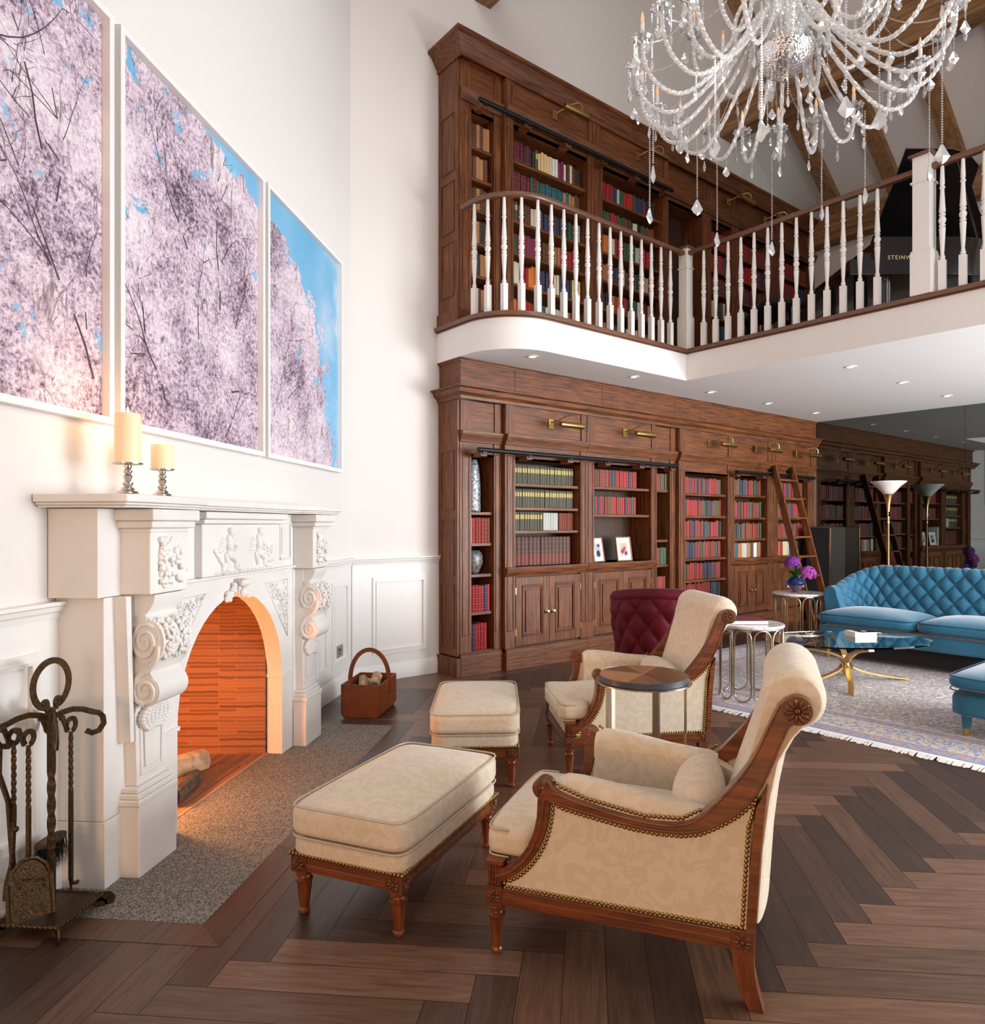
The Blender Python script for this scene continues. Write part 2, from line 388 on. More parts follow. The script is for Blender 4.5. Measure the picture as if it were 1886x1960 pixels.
# --- floor: smoked oak herringbone laid at 45 degrees to the bookcase
def floor():
    W_ = .1242; L = .745; mb = MB(); rnd = random.Random(3)
    base = [(-5, -2.4), (9.5, -2.4), (9.5, 5.35), (2.55, 5.35), (-5, -2.3)]
    mb.prism(base, XYz, -.06, -.0012, 4)
    def inside(c):
        return -1.2 < c.x < 9.45 and -1.2 < c.y < 5.3
    g = .0009
    def quad(u0, v0, u1, v1, along):
        c = FW((u0 + u1) / 2, (v0 + v1) / 2)
        if not inside(c) or (v0 + v1) / 2 < -.3: return
        P = [FW(u0 + g, v0 + g), FW(u1 - g, v0 + g), FW(u1 - g, v1 - g), FW(u0 + g, v1 - g)]
        a = rnd.random() * 30; b = rnd.random() * 30
        if along: uv = [(a, b), (a + L, b), (a + L, b + W_), (a, b + W_)]
        else: uv = [(a, b), (a, b + W_), (a + L, b + W_), (a + L, b)]
        # clip against left wall skipped (planks run under the wall line)
        mb.add(P, [(3, 2, 1, 0)], rnd.choice([0, 0, 2, 2, 1, 2]) if along else rnd.choice([1, 3, 3, 1, 0, 3]), [uv[::-1]])  # crosswise planks get lighter tones, imitating the sheen along their grain
    for j in range(-6, 8):
        for i in range(-70, 80):
            u = 2.40 + i * W_ + j * L; v = 2.696 + i * W_ - j * L
            quad(u, v, u + L, v + W_, True)
            quad(u + L, v + W_ - L, u + L + W_, v + W_, False)
    # mitred border planks round the hearth
    z = .0012
    def bq(pts, m):
        P = [FW(a, b, z) for a, b in pts]; a = rnd.random() * 9
        along = abs(pts[1][0] - pts[0][0]) > abs(pts[1][1] - pts[0][1])
        uv = [((p[0] if along else p[1]) + a, (p[1] if along else p[0]) + a) for p in pts]
        mb.add(P, [(3, 2, 1, 0)], m, [uv[::-1]])
    bw = .115; u0, u1, v1 = 2.20, 4.48, .655
    for a, b, m in ((u0, 2.75, 0), (2.752, 3.42, 1), (3.422, 4.0, 2), (4.002, u1, 0)):
        bq([(a, v1), (b, v1), (b + (bw if b == u1 else 0), v1 + bw), (a - (bw if a == u0 else 0), v1 + bw)], m)
    bq([(u0 - bw, 0.02), (u0, .02), (u0, v1 - .001), (u0 - bw, v1 + bw - .001)], 1)
    bq([(u1, 0.02), (u1 + bw, .02), (u1 + bw, v1 + bw - .001), (u1, v1 - .001)], 0)
    o = mb.build('floor', PL); return struct(o)
floor()
# hearth slab
hs = MB()
hs.prism([(2.20, -.02), (4.48, -.02), (4.48, .655), (2.20, .655)], lambda p, t: FW(p[0], p[1], t), -.03, .002)
o = struct(hs.build('trim_1', M['hearth']))
# --- walls
def wallbox(name, x0, y0, z0, x1, y1, z1, m='wall'):
    return struct(bx(x0, y0, z0, x1, y1, z1).build(name, M[m]))
def roofz(x): return 6.27 - .722 * (x - 8.317)
RX = 3.9; RZ = roofz(RX)
# back wall behind the bookcases: gable
g = MB(); g.prism([(2.2, -.05), (9.6, -.05), (9.6, roofz(9.6)), (RX, RZ), (2.2, RZ - .722 * (RX - 2.2))], XZy, YW, YW + .15)
struct(g.build('wall_back', M['wall']))
# fireplace wall with firebox opening
fw = MB()
def U(p, t): return tuple(FW(p[0], t, p[1]))
arc = [(3.355 + .515 * math.cos(a), .44 + .515 * math.sin(a)) for a in [PI * k / 24 for k in range(25)]]
def fireplate(mb, v0, v1, outer, hw=.515, zs=.44, m=0, uc=3.355):
    a = [(uc + hw * math.cos(PI * k / 24), zs + hw * math.sin(PI * k / 24)) for k in range(25)]
    u0, z0, u1, z1 = outer
    # outline around the arch: two halves
    right = [(u1, z0), (u1, z1), (uc, z1)] + [a[k] for k in range(12, -1, -1)] + [(uc + hw, z0)]
    left = [(uc, z1), (u0, z1), (u0, z0), (uc - hw, z0)] + [a[k] for k in range(24, 11, -1)]
    mb.prism(right, U, v0, v1, m); mb.prism(left, U, v0, v1, m)
for q in ([(5.57, -.05), (5.57, 9.5), (3.91, 9.5), (3.91, -.05)], [(3.91, 1.2), (3.91, 9.5), (2.80, 9.5), (2.80, 1.2)], [(2.80, -.05), (2.80, 9.5), (-2.5, 9.5), (-2.5, -.05)]): fw.prism(q, U, -.16, 0)
struct(fw.build('wall_left', M['wall']))
wallbox('wall_right', XM, -2.4, -.05, XM + .15, YW + .15, 5.45)
# window wall behind the camera
wf = MB()
for a in ((-5.2, -2.0, -.05, 9), (4.4, 4.0, 0, 0),): pass
wf.box(-3.95, -2.55, -.05, 3.0, -2.4, 9.4); wf.box(5.45, -2.55, -.05, 5.6, -2.4, 9.4); wf.box(3.0, -2.55, 5.3, 5.45, -2.4, 9.4); wf.box(3.0, -2.55, -.05, 5.45, -2.4, .4)
wf.box(9.3, -2.55, -.05, 9.6, -2.4, 6); wf.box(5.6, -2.55, 2.55, 7.4, -2.4, 8.6); wf.box(7.4, -2.55, 2.55, 9.3, -2.4, 3.4); wf.box(7.4, -2.55, 5.0, 9.3, -2.4, 6.8); wf.box(5.6, -2.55, -.05, 9.3, -2.4, .2)
struct(wf.build('wall_front', M['wall']))
ws = MB(); ws.box(-3.95, -2.4, -.05, -3.8, -.9, .05); ws.box(-3.95, -2.4, 2.6, -3.8, -.9, 9); struct(ws.build('wall_side', M['wall']))
# roof
rf = MB()
rf.prism([(RX, RZ), (9.6, roofz(9.6)), (9.6, roofz(9.6) + .2), (RX, RZ + .2)], XZy, -2.55, YW + .15)
xl = -5.2; zl = RZ - .722 * (RX - xl)
rf.prism([(RX, RZ), (xl, zl), (xl, zl + .2), (RX, RZ + .2)], XZy, -2.55, YW + .15)
struct(rf.build('ceiling', M['ceil']))
# mezzanine slab
def edge_path(off=0, n=36):
    # outer edge of the loft in plan, offset inwards by off
    cx, cy, r = 3.895, 4.806, .5 - off
    p = [(3.395 + off, YW), (3.395 + off, cy)]
    p += [(cx - r * math.cos(PI / 2 * k / n), cy - r * math.sin(PI / 2 * k / n)) for k in range(1, n + 1)]
    p += [(5.686 + off, 4.306 + off), (5.686 + off, -2.4)]
    return p
def slab(mb, off, z0, z1, m=0):
    p = edge_path(off) + [(XM, -2.4), (XM, YW)]
    mb.prism(p, XYz, z0, z1, m)
sl = MB(); slab(sl, .02, ZC, 2.965); struct(sl.build('ceiling_loft', M['ceil']))
sl = MB(); slab(sl, .012, 2.965, 2.978); slab(sl, -.012, 2.978, ZM); struct(sl.build('trim_2', M['rail'], bevel=.006))
# roof timbers
bm_ = MB(); bm_.box(7.63, -2.35, 6.17, 7.88, YW, 6.60); tag(bm_.build('purlin_beam', M['beam'], bevel=.008), 'long rough pine purlin running under the sloping ceiling above the chandelier', 'beam')
bm_ = MB(); bm_.box(9.24, -2.35, 5.08, XM, YW, 5.43); tag(bm_.build('wall_plate_beam', M['beam'], bevel=.008), 'low horizontal pine beam along the eaves behind the piano', 'beam')
bm_ = MB(); bm_.box(3.82, -2.35, 6.09, 4.0, YW, 6.34); tag(bm_.build('tie_beam', M['beam'], bevel=.008), 'pine beam whose end just shows at the top edge above the end of the upper bookcase', 'beam')
ry = [4.58, 3.83, 3.10, 2.36, 1.62, .88, .14, -.6]
nm = ['nearest the back gable wall', 'second from the back gable wall', 'third from the back gable wall', 'fourth from the back gable wall', 'fifth from the back gable wall', 'sixth from the back gable wall', 'seventh from the back gable wall', 'eighth from the back gable wall']
for k, y in enumerate(ry):
    m_ = MB(); xa, xb = 4.0, 9.42
    m_.prism([(xa, roofz(xa) - .13), (xb, roofz(xb) - .13), (xb, roofz(xb)), (xa, roofz(xa))], XZy, y - .085, y + .085)
    tag(m_.build('rafter', M['beamx']), 'sloping pine rafter, ' + nm[k], 'rafter', 'rafters under the loft ceiling')
# mirror wall
mm, nt, p = newmat('grey_tinted_mirror'); p.inputs['Base Color'].default_value = (.17, .185, .18, 1); p.inputs['Metallic'].default_value = 1; p.inputs['Roughness'].default_value = .012; M['mirror'] = mm
YS = 3.10
mr = empty('mirror_wall', (XM - .006, 1.5, 0), 'floor to ceiling grey tinted mirror wall beside the bookcase', 'mirror')
MB().box(-.012, YS + .002 - 1.5, .02, .005, 4.94 - 1.5, ZC - .002).build('mirror_panel', M['mirror'], mr)
MB().box(-.012, -2.2, .02, .005, YS - .002 - 1.5, ZC - .002).build('mirror_panel', M['mirror'], mr)
# wainscot on fireplace wall and back wall
def wains(name, fn, segs, L0, L1, base=.13):
    mb = MB(); t = .02
    mb.prism([(L0, 0), (L1, 0), (L1, .985), (L0, .985)], fn, 0, .012)
    prof = [(0, .965), (.016, .965), (.022, .985), (.030, .992), (.036, 1.008), (.046, 1.014), (.046, 1.026), (0, 1.026)]
    n = len(prof); v = [fn((L, z), d) for L in (L0, L1) for d, z in prof]
    f = [tuple(range(n)), tuple(range(2 * n - 1, n - 1, -1))] + [(i, n + i, n + (i + 1) % n, (i + 1) % n) for i in range(n)]
    mb.add(v, f)
    for (a, b) in segs:
        z0, z1 = .22, .86
        for (w_, d) in ((.028, .022), (.012, .028)):
            o_ = .028 if w_ == .012 else 0
            aa, bb, c, e = a + o_, b - o_, z0 + o_, z1 - o_
            for q in ([(aa, c), (bb, c), (bb, c + w_), (aa, c + w_)], [(aa, e - w_), (bb, e - w_), (bb, e), (aa, e)], [(aa, c + w_), (aa + w_, c + w_), (aa + w_, e - w_), (aa, e - w_)], [(bb - w_, c + w_), (bb, c + w_), (bb, e - w_), (bb - w_, e - w_)]):
                mb.prism(q, fn, 0, d)
    return struct(mb.build(name, M['trim']))
def base(name, fn, L0, L1):
    mb = MB(); prof = [(0, 0), (.028, 0), (.028, .105), (.022, .115), (.020, .128), (.014, .138), (0, .138)]
    n = len(prof); v = [fn((L, z), d) for L in (L0, L1) for d, z in prof]
    f = [tuple(range(n)), tuple(range(2 * n - 1, n - 1, -1))] + [(i, n + i, n + (i + 1) % n, (i + 1) % n) for i in range(n)]
    mb.add(v, f); return struct(mb.build(name, M['trim'], bevel=.002))
def backfn(p, t): return (p[0], YW - t, p[1])
wains('trim_3', U, [(4.78, 5.0), (5.1, 5.46)], 4.33, 5.545)
wains('trim_4', U, [(0.9, 1.6), (1.7, 2.28), (-.3, .5)], -2.4, 2.375)
wains('trim_5', backfn, [(2.78, 3.30)], 2.60, 3.44)
base('baseboard_left', U, 4.33, 5.545); base('baseboard_near', U, -2.4, 2.375); base('baseboard_back', backfn, 2.60, 3.45)
# skirting corner joint seen as it is in the photo is only paint; power outlet
ot = empty('power_outlet', FW(5.27, .012, .33), 'brushed steel power outlet low on the panelled wall beside the fireplace', 'outlet', A45)
MB().box(-.06, -.008, -.045, .06, 0, .045).build('plate', M['steel'], ot, bevel=.002)
s_ = MB(); s_.box(-.034, -.0095, .004, -.024, -.0075, .022); s_.box(-.012, -.0095, .004, -.002, -.0075, .022); s_.sphere((-.018, -.008, -.014), (.009, .003, .009), 10, 6); s_.box(.018, -.0095, -.004, .024, -.0075, .004); s_.box(.036, -.0095, -.004, .042, -.0075, .004)
s_.build('sockets', M['blackfab'], ot)
# recessed downlights
DL = [(3.889, 4.53), (5.168, 4.53), (6.40, 4.53), (7.52, 4.53), (8.62, 4.53), (6.332, 3.0), (7.435, 3.0), (8.584, 3.0), (7.435, 1.9)]
DN = ['over the narrow end of the bookcase', 'over the photo-frame shelves', 'over the tall red-book bay', 'over the library ladder', 'nearest the corner with the mirror', 'in front of the newel corner', 'over the coffee table', 'above the far end of the sofa', 'larger one, nearest the right edge of the photo']
em = mat('lamp_glow', (1, 1, 1), .5, emit=(1, .95, .88), estr=1.6)
d0 = None
for k, (x, y) in enumerate(DL):
    if d0 is None:
        d0 = empty('recessed_downlight', (x, y, ZC)); MB().lathe([(.052, 0), (.052, -.004), (.034, -.006), (.030, 0)], 20).build('ring', M['trim'], d0, smooth=30)
        MB().lathe([(.0, -.001), (.03, -.001)], 16).build('lens', em, d0); r = d0
    else: r = copy_tree(d0); r.location = (x, y, ZC)
    tag(r, 'small white recessed ceiling light ' + DN[k], 'ceiling light', 'downlights under the loft')

# ================================================================ BOOKCASES
BOOKS = []   # (x, y_front, z, thickness, depth, height, kind, tier, bay label, shelf index, order)
def molding(mb, x0, x1, prof, y0, returnl=None, returnr=None):
    # prof: (projection, z); runs along x, optional returns to wall on the left at x0
    n = len(prof); v = []
    secs = []
    if returnl is not None: secs.append([(x0 - d, returnl, z) for d, z in prof])
    secs.append([((x0 - d) if returnl is not None else x0, y0 - d, z) for d, z in prof])
    secs.append([((x1 + d) if returnr is not None else x1, y0 - d, z) for d, z in prof])
    if returnr is not None: secs.append([(x1 + d, returnr, z) for d, z in prof])
    for s_ in secs: v += s_
    f = [tuple(range(n)), tuple((len(secs) - 1) * n + i for i in range(n))[::-1]]
    for k in range(len(secs) - 1):
        f += [(k * n + i, (k + 1) * n + i, (k + 1) * n + (i + 1) % n, k * n + (i + 1) % n) for i in range(n)]
    mb.add(v, f)
def pilaster(root, x0, x1, z0, z1, yf, off, capz=None):
    mb = MB(); mb.box(x0, yf, z0, x1, YW - .03, z1)
    w_ = x1 - x0
    if w_ > .05:
        a, b = x0 + w_ * .26, x1 - w_ * .26
        if z1 - z0 > .5:
            for (p, q, r_, s_) in ((a - .008, z0 + .16, a, z1 - .1), (b, z0 + .16, b + .008, z1 - .1), (a - .008, z1 - .1, b + .008, z1 - .092), (a - .008, z0 + .152, b + .008, z0 + .16)):
                mb.box(p, yf - .007, q, r_, yf + .002, s_)
    return mb.build('pilaster', M['oakv'], root, off=off, bevel=.003)
def door(root, x0, x1, z0, z1, yf, off, hinge):
    mb = MB(); st = .072
    mb.box(x0, yf, z0, x0 + st, yf + .022, z1); mb.box(x1 - st, yf, z0, x1, yf + .022, z1)
    mb.box(x0 + st, yf, z0, x1 - st, yf + .022, z0 + st); mb.box(x0 + st, yf, z1 - st, x1 - st, yf + .022, z1)
    mb.box(x0 + st, yf + .010, z0 + st, x1 - st, yf + .02, z1 - st)
    a, b, c, e = x0 + st, x1 - st, z0 + st, z1 - st
    for q, pr in ((0, .010), (.014, .004)):
        for bb in ((a + q, c + q, b - q, c + q + .012), (a + q, e - q - .012, b - q, e - q), (a + q, c + q + .012, a + q + .012, e - q - .012), (b - q - .012, c + q + .012, b - q, e - q - .012)):
            mb.box(bb[0], yf - pr, bb[1], bb[2], yf + .012, bb[3])
    i = .045; mb.box(a + i, yf - .002, c + i, b - i, yf + .014, e - i)
    d = mb.build('door', M['oakv'], root, off=off, bevel=.003)
    kx = (x1 - .035) if hinge < 0 else (x0 + .035); kz = (z0 + z1) / 2 - .02
    k = MB(); k.lathe([(.012, 0), (.014, -.004), (.006, -.008), (.006, -.018), (.016, -.024), (.019, -.032), (.014, -.040), (0, -.042)], 14, (kx, yf, kz), axis='y')
    k.build('knob', M['gold'], d, smooth=40, off=off)
    hx = x0 - .002 if hinge < 0 else x1 + .002
    for hz in (z0 + .12, z1 - .12):
        MB().box(hx - .006, yf - .004, hz - .03, hx + .006, yf + .004, hz + .03).build('hinge', M['brass'], d, off=off)
    return d
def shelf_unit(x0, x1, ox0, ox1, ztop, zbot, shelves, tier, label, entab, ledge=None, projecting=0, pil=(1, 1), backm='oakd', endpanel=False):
    """ x0..x1 unit body, ox0..ox1 opening; shelves: z of the shelf tops; entab (z0,z1) board above opening"""
    yf = YB - projecting; base_z = 0 if tier == 'lower' else ZM; off = ((x0 + x1) / 2, yf, base_z)
    r = empty('bookcase_bay', off, label, 'bookcase', 0, tier + ' oak bookcase bays')
    top = entab[1]
    c = MB(); c.box(x0 + .001, YW - .035, base_z, x1 - .001, YW - .015, top)          # back board
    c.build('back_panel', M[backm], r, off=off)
    for (a, b) in ((x0 + .001, ox0), (ox1, x1 - .001)):
        if b - a > .004: pilaster(r, a, b, base_z + (.19 if tier == 'lower' else .12), entab[0], yf, off)
    h = MB(); h.box(ox0, yf + .012, ztop, ox1, YW - .035, ztop + .02); h.box(ox0, yf + .012, ztop, ox1, yf + .035, entab[0] + .01)
    h.build('head_board', M['oakh'], r, off=off)
    fr = MB(); fr.box(x0 + .001, yf + .006, entab[0], x1 - .001, YW - .036, top)
    molding(fr, x0 + .001, x1 - .001, [(0, entab[0]), (.012, entab[0]), (.016, entab[0] + .022), (.030, entab[0] + .04), (.036, entab[0] + .06), (.045, entab[0] + .075), (.045, entab[0] + .095), (0, entab[0] + .095)], yf)
    fr.build('frieze', M['oakh'], r, off=off, bevel=.003)
    for px0, px1 in ((x0 + .001, min(ox0, x0 + .11)), (max(ox1, x1 - .11), x1 - .001)):
        if px1 - px0 > .04: MB().box(px0 + .004, yf - .006, entab[0] + .096, px1 - .004, yf + .01, top - .002).build('frieze_block', M['oakv'], r, off=off)
    pl = MB(); ph = .19 if tier == 'lower' else .12
    pl.box(x0 + .001, yf - .022, base_z, x1 - .001, YW - .036, base_z + ph - .03)
    molding(pl, x0 + .001, x1 - .001, [(0, base_z + ph - .031), (.022, base_z + ph - .031), (.016, base_z + ph - .015), (.006, base_z + ph), (0, base_z + ph)], yf)
    pl.build('plinth', M['oakh'], r, off=off, bevel=.002)
    sb = MB(); sb.box(ox0, yf + .012, zbot - .02, ox1, YW - .036, zbot); sb.build('shelf', M['oakh'], r, off=off)
    for z in shelves:
        MB().box(ox0, yf + .03, z - .026, ox1, YW - .036, z).build('shelf', M['oakh'], r, off=off, bevel=.002)
    if ledge:
        lm = MB(); lz0, lz1 = ledge
        molding(lm, x0 + .002, x1 - .002, [(-.01, lz0), (.010, lz0), (.016, lz0 + .02), (.030, lz0 + .035), (.034, lz1), (-.01, lz1)], yf)
        lm.box(ox0, yf - .0, lz0, ox1, YW - .036, lz1); lm.build('ledge', M['oakh'], r, off=off, bevel=.003)
        mid = (ox0 + ox1) / 2; dz0, dz1 = .205, lz0 - .012
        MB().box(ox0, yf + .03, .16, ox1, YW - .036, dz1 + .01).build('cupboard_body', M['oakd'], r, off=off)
        door(r, ox0 + .006, mid - .002, dz0, dz1, yf, off, -1); door(r, mid + .002, ox1 - .006, dz0, dz1, yf, off, 1)
    return r
random.seed(11)
def fill(tier, bay, x0, x1, z, htop, kinds, order=0, thick=(.022, .036), gap=0, hvar=.03, h=None, yoff=.045, shelfname=''):
    x = x0 + .006; i = 0
    while x < x1 - .012 - gap:
        kd = kinds[i % len(kinds)] if isinstance(kinds, list) and order else random.choice(kinds)
        t = random.uniform(*thick); 
        if x + t > x1 - gap - .004: break
        hh = (h if h else htop - z - .045) * (1 - random.random() * hvar)
        if kd == 'skip': x += .03; i += 1; continue
        BOOKS.append([x, YB + yoff + random.uniform(-.003, .006), z, t - .0012, random.uniform(.14, .17), hh, kd, tier, bay, shelfname, i])
        x += t; i += 1
LX = [3.45, 3.90, 4.915, 5.954, 6.356, 7.352, 8.33, 9.42]
MIX = ['crimson', 'scarlet', 'rust', 'green', 'navy', 'crimson', 'black', 'rust', 'scarlet', 'green', 'crimson', 'rust', 'navy']
ENT = (2.003, 2.36)
bl = ['narrow end bay by the white wall', 'wide bay of matching sets', 'photo-frame bay', 'narrow middle bay', 'tall bay without doors', 'bay left of the ladder', 'bay behind the ladder']
lab = ['narrow lower oak bay at the white wall end with grey vases', 'lower oak bay filled with olive and brown matching sets above two cupboard doors', 'lower oak bay holding two framed photographs above cupboard doors', 'narrow lower oak bay between the photo bay and the tall red-book bay',
       'tall lower oak bay of red books from top to floor without cupboard doors', 'lower oak bay with cupboard doors just left of the rolling ladder', 'lower oak bay behind the rolling ladder next to the mirror']
OP = [(3.573, 3.817), (4.019, 4.837), (5.024, 5.886), (6.042, 6.265), (6.467, 7.288), (7.505, 8.236), (8.485, 9.246)]
SH = [[1.405, 1.133, .862, .533], [1.667, 1.452, 1.24], [1.673, 1.397], [1.674, 1.127, .853, .527], [1.648, 1.395, 1.148, .908, .661, .43], [1.66, 1.383, 1.117], [1.66, 1.383, 1.117]]
TOP = [1.889, 1.877, 1.88, 1.888, 1.87, 1.876, 1.876]
LED = [None, (.83, .915), (.83, .915), None, None, (.80, .883), (.80, .883)]
for k in range(7):
    zb = .197 if not LED[k] else LED[k][1]
    shelf_unit(LX[k], LX[k + 1], *OP[k], TOP[k], zb, SH[k], 'lower', lab[k], ENT, LED[k], projecting=(.05 if k in (1, 2, 4) else 0), backm='oakd')
# end panel facing the room corner
ep = MB(); ep.box(LX[0] - .022, YB + .006, .17, LX[0], YW - .001, 2.36)
for (a, b) in ((.24, .78), (.86, 1.34), (1.42, 1.93)):
    for bb in ((YB + .05, a, YB + .06, b), (YW - .06, a, YW - .05, b), (YB + .05, a, YW - .05, a + .01), (YB + .05, b - .01, YW - .05, b)):
        ep.box(LX[0] - .03, bb[0], bb[1], LX[0] - .02, bb[2], bb[3])
ep.box(LX[0] - .045, YB - .022, 0, LX[0], YW - .001, .16)
tag(ep.build('bookcase_end_panel', M['oakv'], bevel=.003), 'panelled oak end of the lower bookcase facing the white wall', 'panel')
ucp = MB(); ucp.box(LX[0] - .022, YB + .006, ZM + .1, LX[0], YW - .001, 5.25)
for (a, b) in ((3.25, 3.72), (3.80, 4.24), (4.32, 4.82)):
    for bb in ((YB + .05, a, YB + .06, b), (YW - .06, a, YW - .05, b), (YB + .05, a, YW - .05, a + .01), (YB + .05, b - .01, YW - .05, b)):
        ucp.box(LX[0] - .03, bb[0], bb[1], LX[0] - .02, bb[2], bb[3])
ucp.box(LX[0] - .04, YB - .022, ZM, LX[0], YW - .001, ZM + .11)
tag(ucp.build('bookcase_end_panel', M['oakv'], bevel=.003), 'panelled oak end of the upper bookcase on the loft', 'panel')
# cornices
cr = MB(); molding(cr, LX[0] - .02, XM - .03, [(0, 2.36), (.014, 2.36), (.02, 2.385), (.05, 2.41), (.062, 2.44), (.085, 2.452), (.085, 2.462), (.0, 2.462)], YB - .05, returnl=YW - .002)
cr.build('cornice_body', M['oakh'], bevel=.0).name = 'bookcase_cornice'; o = bpy.data.objects['bookcase_cornice']; tag(o, 'moulded oak cornice running along the lower bookcase', 'cornice')
tf = empty('bookcase_fascia', (LX[0], YB - .03, 2.46), 'plain oak fascia boards between the lower cornice and the loft ceiling', 'fascia')
xs = [LX[0] - .015, 4.03, 5.16, 6.30, 6.78, 7.72, 8.74, XM - .035]
for a, b in zip(xs, xs[1:]): MB().box(a + .0015, YB - .03, 2.463, b - .0015, YW - .004, 2.70).build('board', M['oakh'], tf, off=(LX[0], YB - .03, 2.46), bevel=.002)
t2 = MB(); molding(t2, LX[0] - .012, XM - .03, [(0, 2.682), (.010, 2.682), (.014, 2.693), (.024, 2.700), (.024, 2.708), (0, 2.708)], YB - .03, returnl=YW - .006)
t2.build('top_bead', M['oakh'], tf, off=(LX[0], YB - .03, 2.46))
# upper bookcase
UX = [3.45, 3.90, 4.99, 6.17, 6.93, 7.53, 8.33, 9.42]
UOP = [(3.573, 3.817), (4.0, 4.93), (5.143, 6.09), (6.239, 6.86), (7.03, 7.44), (7.62, 8.24), (8.5, 9.3)]
US = [4.58, 4.31, 4.04, 3.755, 3.47]
ulab = ['narrow upper oak bay of old brown books at the curved rail', 'wide upper oak bay of mixed books behind the curved rail', 'second wide upper oak bay of red and mixed books on the loft', 'dark open recess bay in the upper bookcase behind the corner newel', 'narrow upper bay just right of the dark recess', 'upper bay seen through the right balusters left of the piano', 'last upper bay under the eaves next to the piano']
ubay = ['narrow upper bay', 'wide upper bay', 'second upper bay', 'recess', 'upper bay past the recess', 'upper bay near the piano', 'last upper bay']
for k in range(7):
    shelf_unit(UX[k], UX[k + 1], *UOP[k], 4.862, ZM + .15, [] if k == 3 else US, 'upper', ulab[k], (4.917, 5.25), None, projecting=(.05 if k in (1, 2) else 0))
uc = MB(); molding(uc, LX[0] - .02, XM - .03, [(0, 5.25), (.014, 5.25), (.02, 5.28), (.035, 5.30), (.06, 5.345), (.085, 5.375), (.11, 5.39), (.11, 5.416), (0, 5.416)], YB - .05, returnl=YW - .002)
uc.box(LX[0], YB, 5.25, XM - .2, YW - .01, 5.40)
tag(uc.build('bookcase_cornice', M['oakh']), 'deep moulded oak cornice crowning the upper bookcase', 'cornice')
# library rails on brackets
def librail(x0, x1, z, label):
    r = empty('library_rail', (x0, YB - .17, z), label, 'rail')
    MB().tube([(0, 0, 0), (x1 - x0, 0, 0)], .020, 14).build('tube', M['black'], r, smooth=40)
    n = max(2, round((x1 - x0) / .55))
    for i in range(n + 1):
        x = .06 + (x1 - x0 - .12) * i / n
        b = MB(); b.box(x - .035, .0, -.055, x + .035, .112, -.015); b.build('bracket', M['oakh'], r, bevel=.004)
        b = MB(); b.box(x - .022, -.012, -.035, x + .022, .03, -.012); b.build('clamp', M['black'], r)
librail(3.52, 6.17, 1.925, 'black metal library rail along the left end of the lower bookcase')
librail(7.28, 9.10, 1.915, 'black metal library rail carrying the wooden ladder')
librail(3.53, 6.09, 4.865, 'black metal library rail on the upper bookcase')
# picture lights
def piclight(x, z, label, first=[None]):
    if first[0] is None:
        r = empty('picture_light', (x, YB - .056, z)); first[0] = r
        MB().box(-.03, 0, -.045, .03, .012, .045).build('wall_plate', M['brass'], r, bevel=.003)
        a = MB(); a.tube([(0, 0, .01), (.02, -.05, .02), (.07, -.12, .06), (.12, -.18, .075), (.15, -.2, .05), (.155, -.2, -.01)], .006, 8); a.build('arm', M['brass'], r, smooth=40)
        a = MB(); a.lathe([(.0, -.13), (.026, -.13), (.028, -.12), (.028, .15), (.026, .16), (0, .16)], 16, (.06, -.2, -.03), axis='x'); a.build('shade', M['brass'], r, smooth=40)
    else: r = copy_tree(first[0]); r.location = (x, YB - .056, z)
    tag(r, label, 'picture light', 'brass picture lights on the bookcase friezes'); return r
for x, n_ in ((4.447, 'over the wide bay of matching sets'), (5.474, 'over the photo-frame bay'), (6.925, 'over the tall red-book bay'), (7.913, 'above the left side of the ladder'), (8.876, 'beside the mirror corner')):
    piclight(x, 2.236, 'brass picture light on the lower frieze ' + n_)
for x, n_ in ((4.50, 'above the first wide bay'), (5.68, 'above the second wide bay'), (7.30, 'right of the dark recess'), (8.1, 'under the eaves near the piano')):
    piclight(x, 5.14, 'brass picture light on the upper frieze ' + n_)

# ---- books
sn = ['top', 'second', 'third', 'fourth', 'fifth', 'sixth', 'bottom']
b0 = bl[0]
fill('lower', b0, *OP[0], 1.133, 1.38, ['crimson', 'rust', 'green', 'silverbook', 'scarlet'], h=.225, thick=(.03, .036), shelfname='upper')
fill('lower', b0, *OP[0], .533, .83, ['crimson', 'navy', 'cream', 'scarlet'], h=.235, thick=(.028, .034), shelfname='middle')
fill('lower', b0, *OP[0], .197, .50, ['crimson', 'navy', 'crimson', 'scarlet'], h=.235, thick=(.03, .035), shelfname='bottom', gap=.03)
b1 = bl[1]; a_, c_ = OP[1]
fill('lower', b1, a_, c_, 1.667, 1.877, ['olive'], h=.17, thick=(.0305, .031), hvar=0, shelfname='top')
fill('lower', b1, a_, c_, 1.452, 1.64, ['olive'], h=.165, thick=(.0305, .031), hvar=0, shelfname='second')
fill('lower', b1, a_, a_ + .41, 1.24, 1.43, ['olive'], h=.17, thick=(.0305, .031), hvar=0, shelfname='third')
fill('lower', b1, a_ + .41, a_ + .61, 1.24, 1.43, ['silverbook'], h=.165, thick=(.031, .032), hvar=0, shelfname='third')
fill('lower', b1, a_ + .61, c_, 1.24, 1.43, ['rust'], h=.165, thick=(.027, .028), hvar=0, shelfname='third')
fill('lower', b1, a_, c_, .915, 1.21, ['encyc'], h=.262, thick=(.0475, .048), hvar=0, shelfname='bottom')
b2 = bl[2]; a_, c_ = OP[2]
fill('lower', b2, a_, c_, 1.673, 1.88, ['crimson', 'scarlet', 'crimson', 'rust', 'navy', 'green', 'scarlet'], h=.18, thick=(.03, .038), shelfname='top', gap=.1)
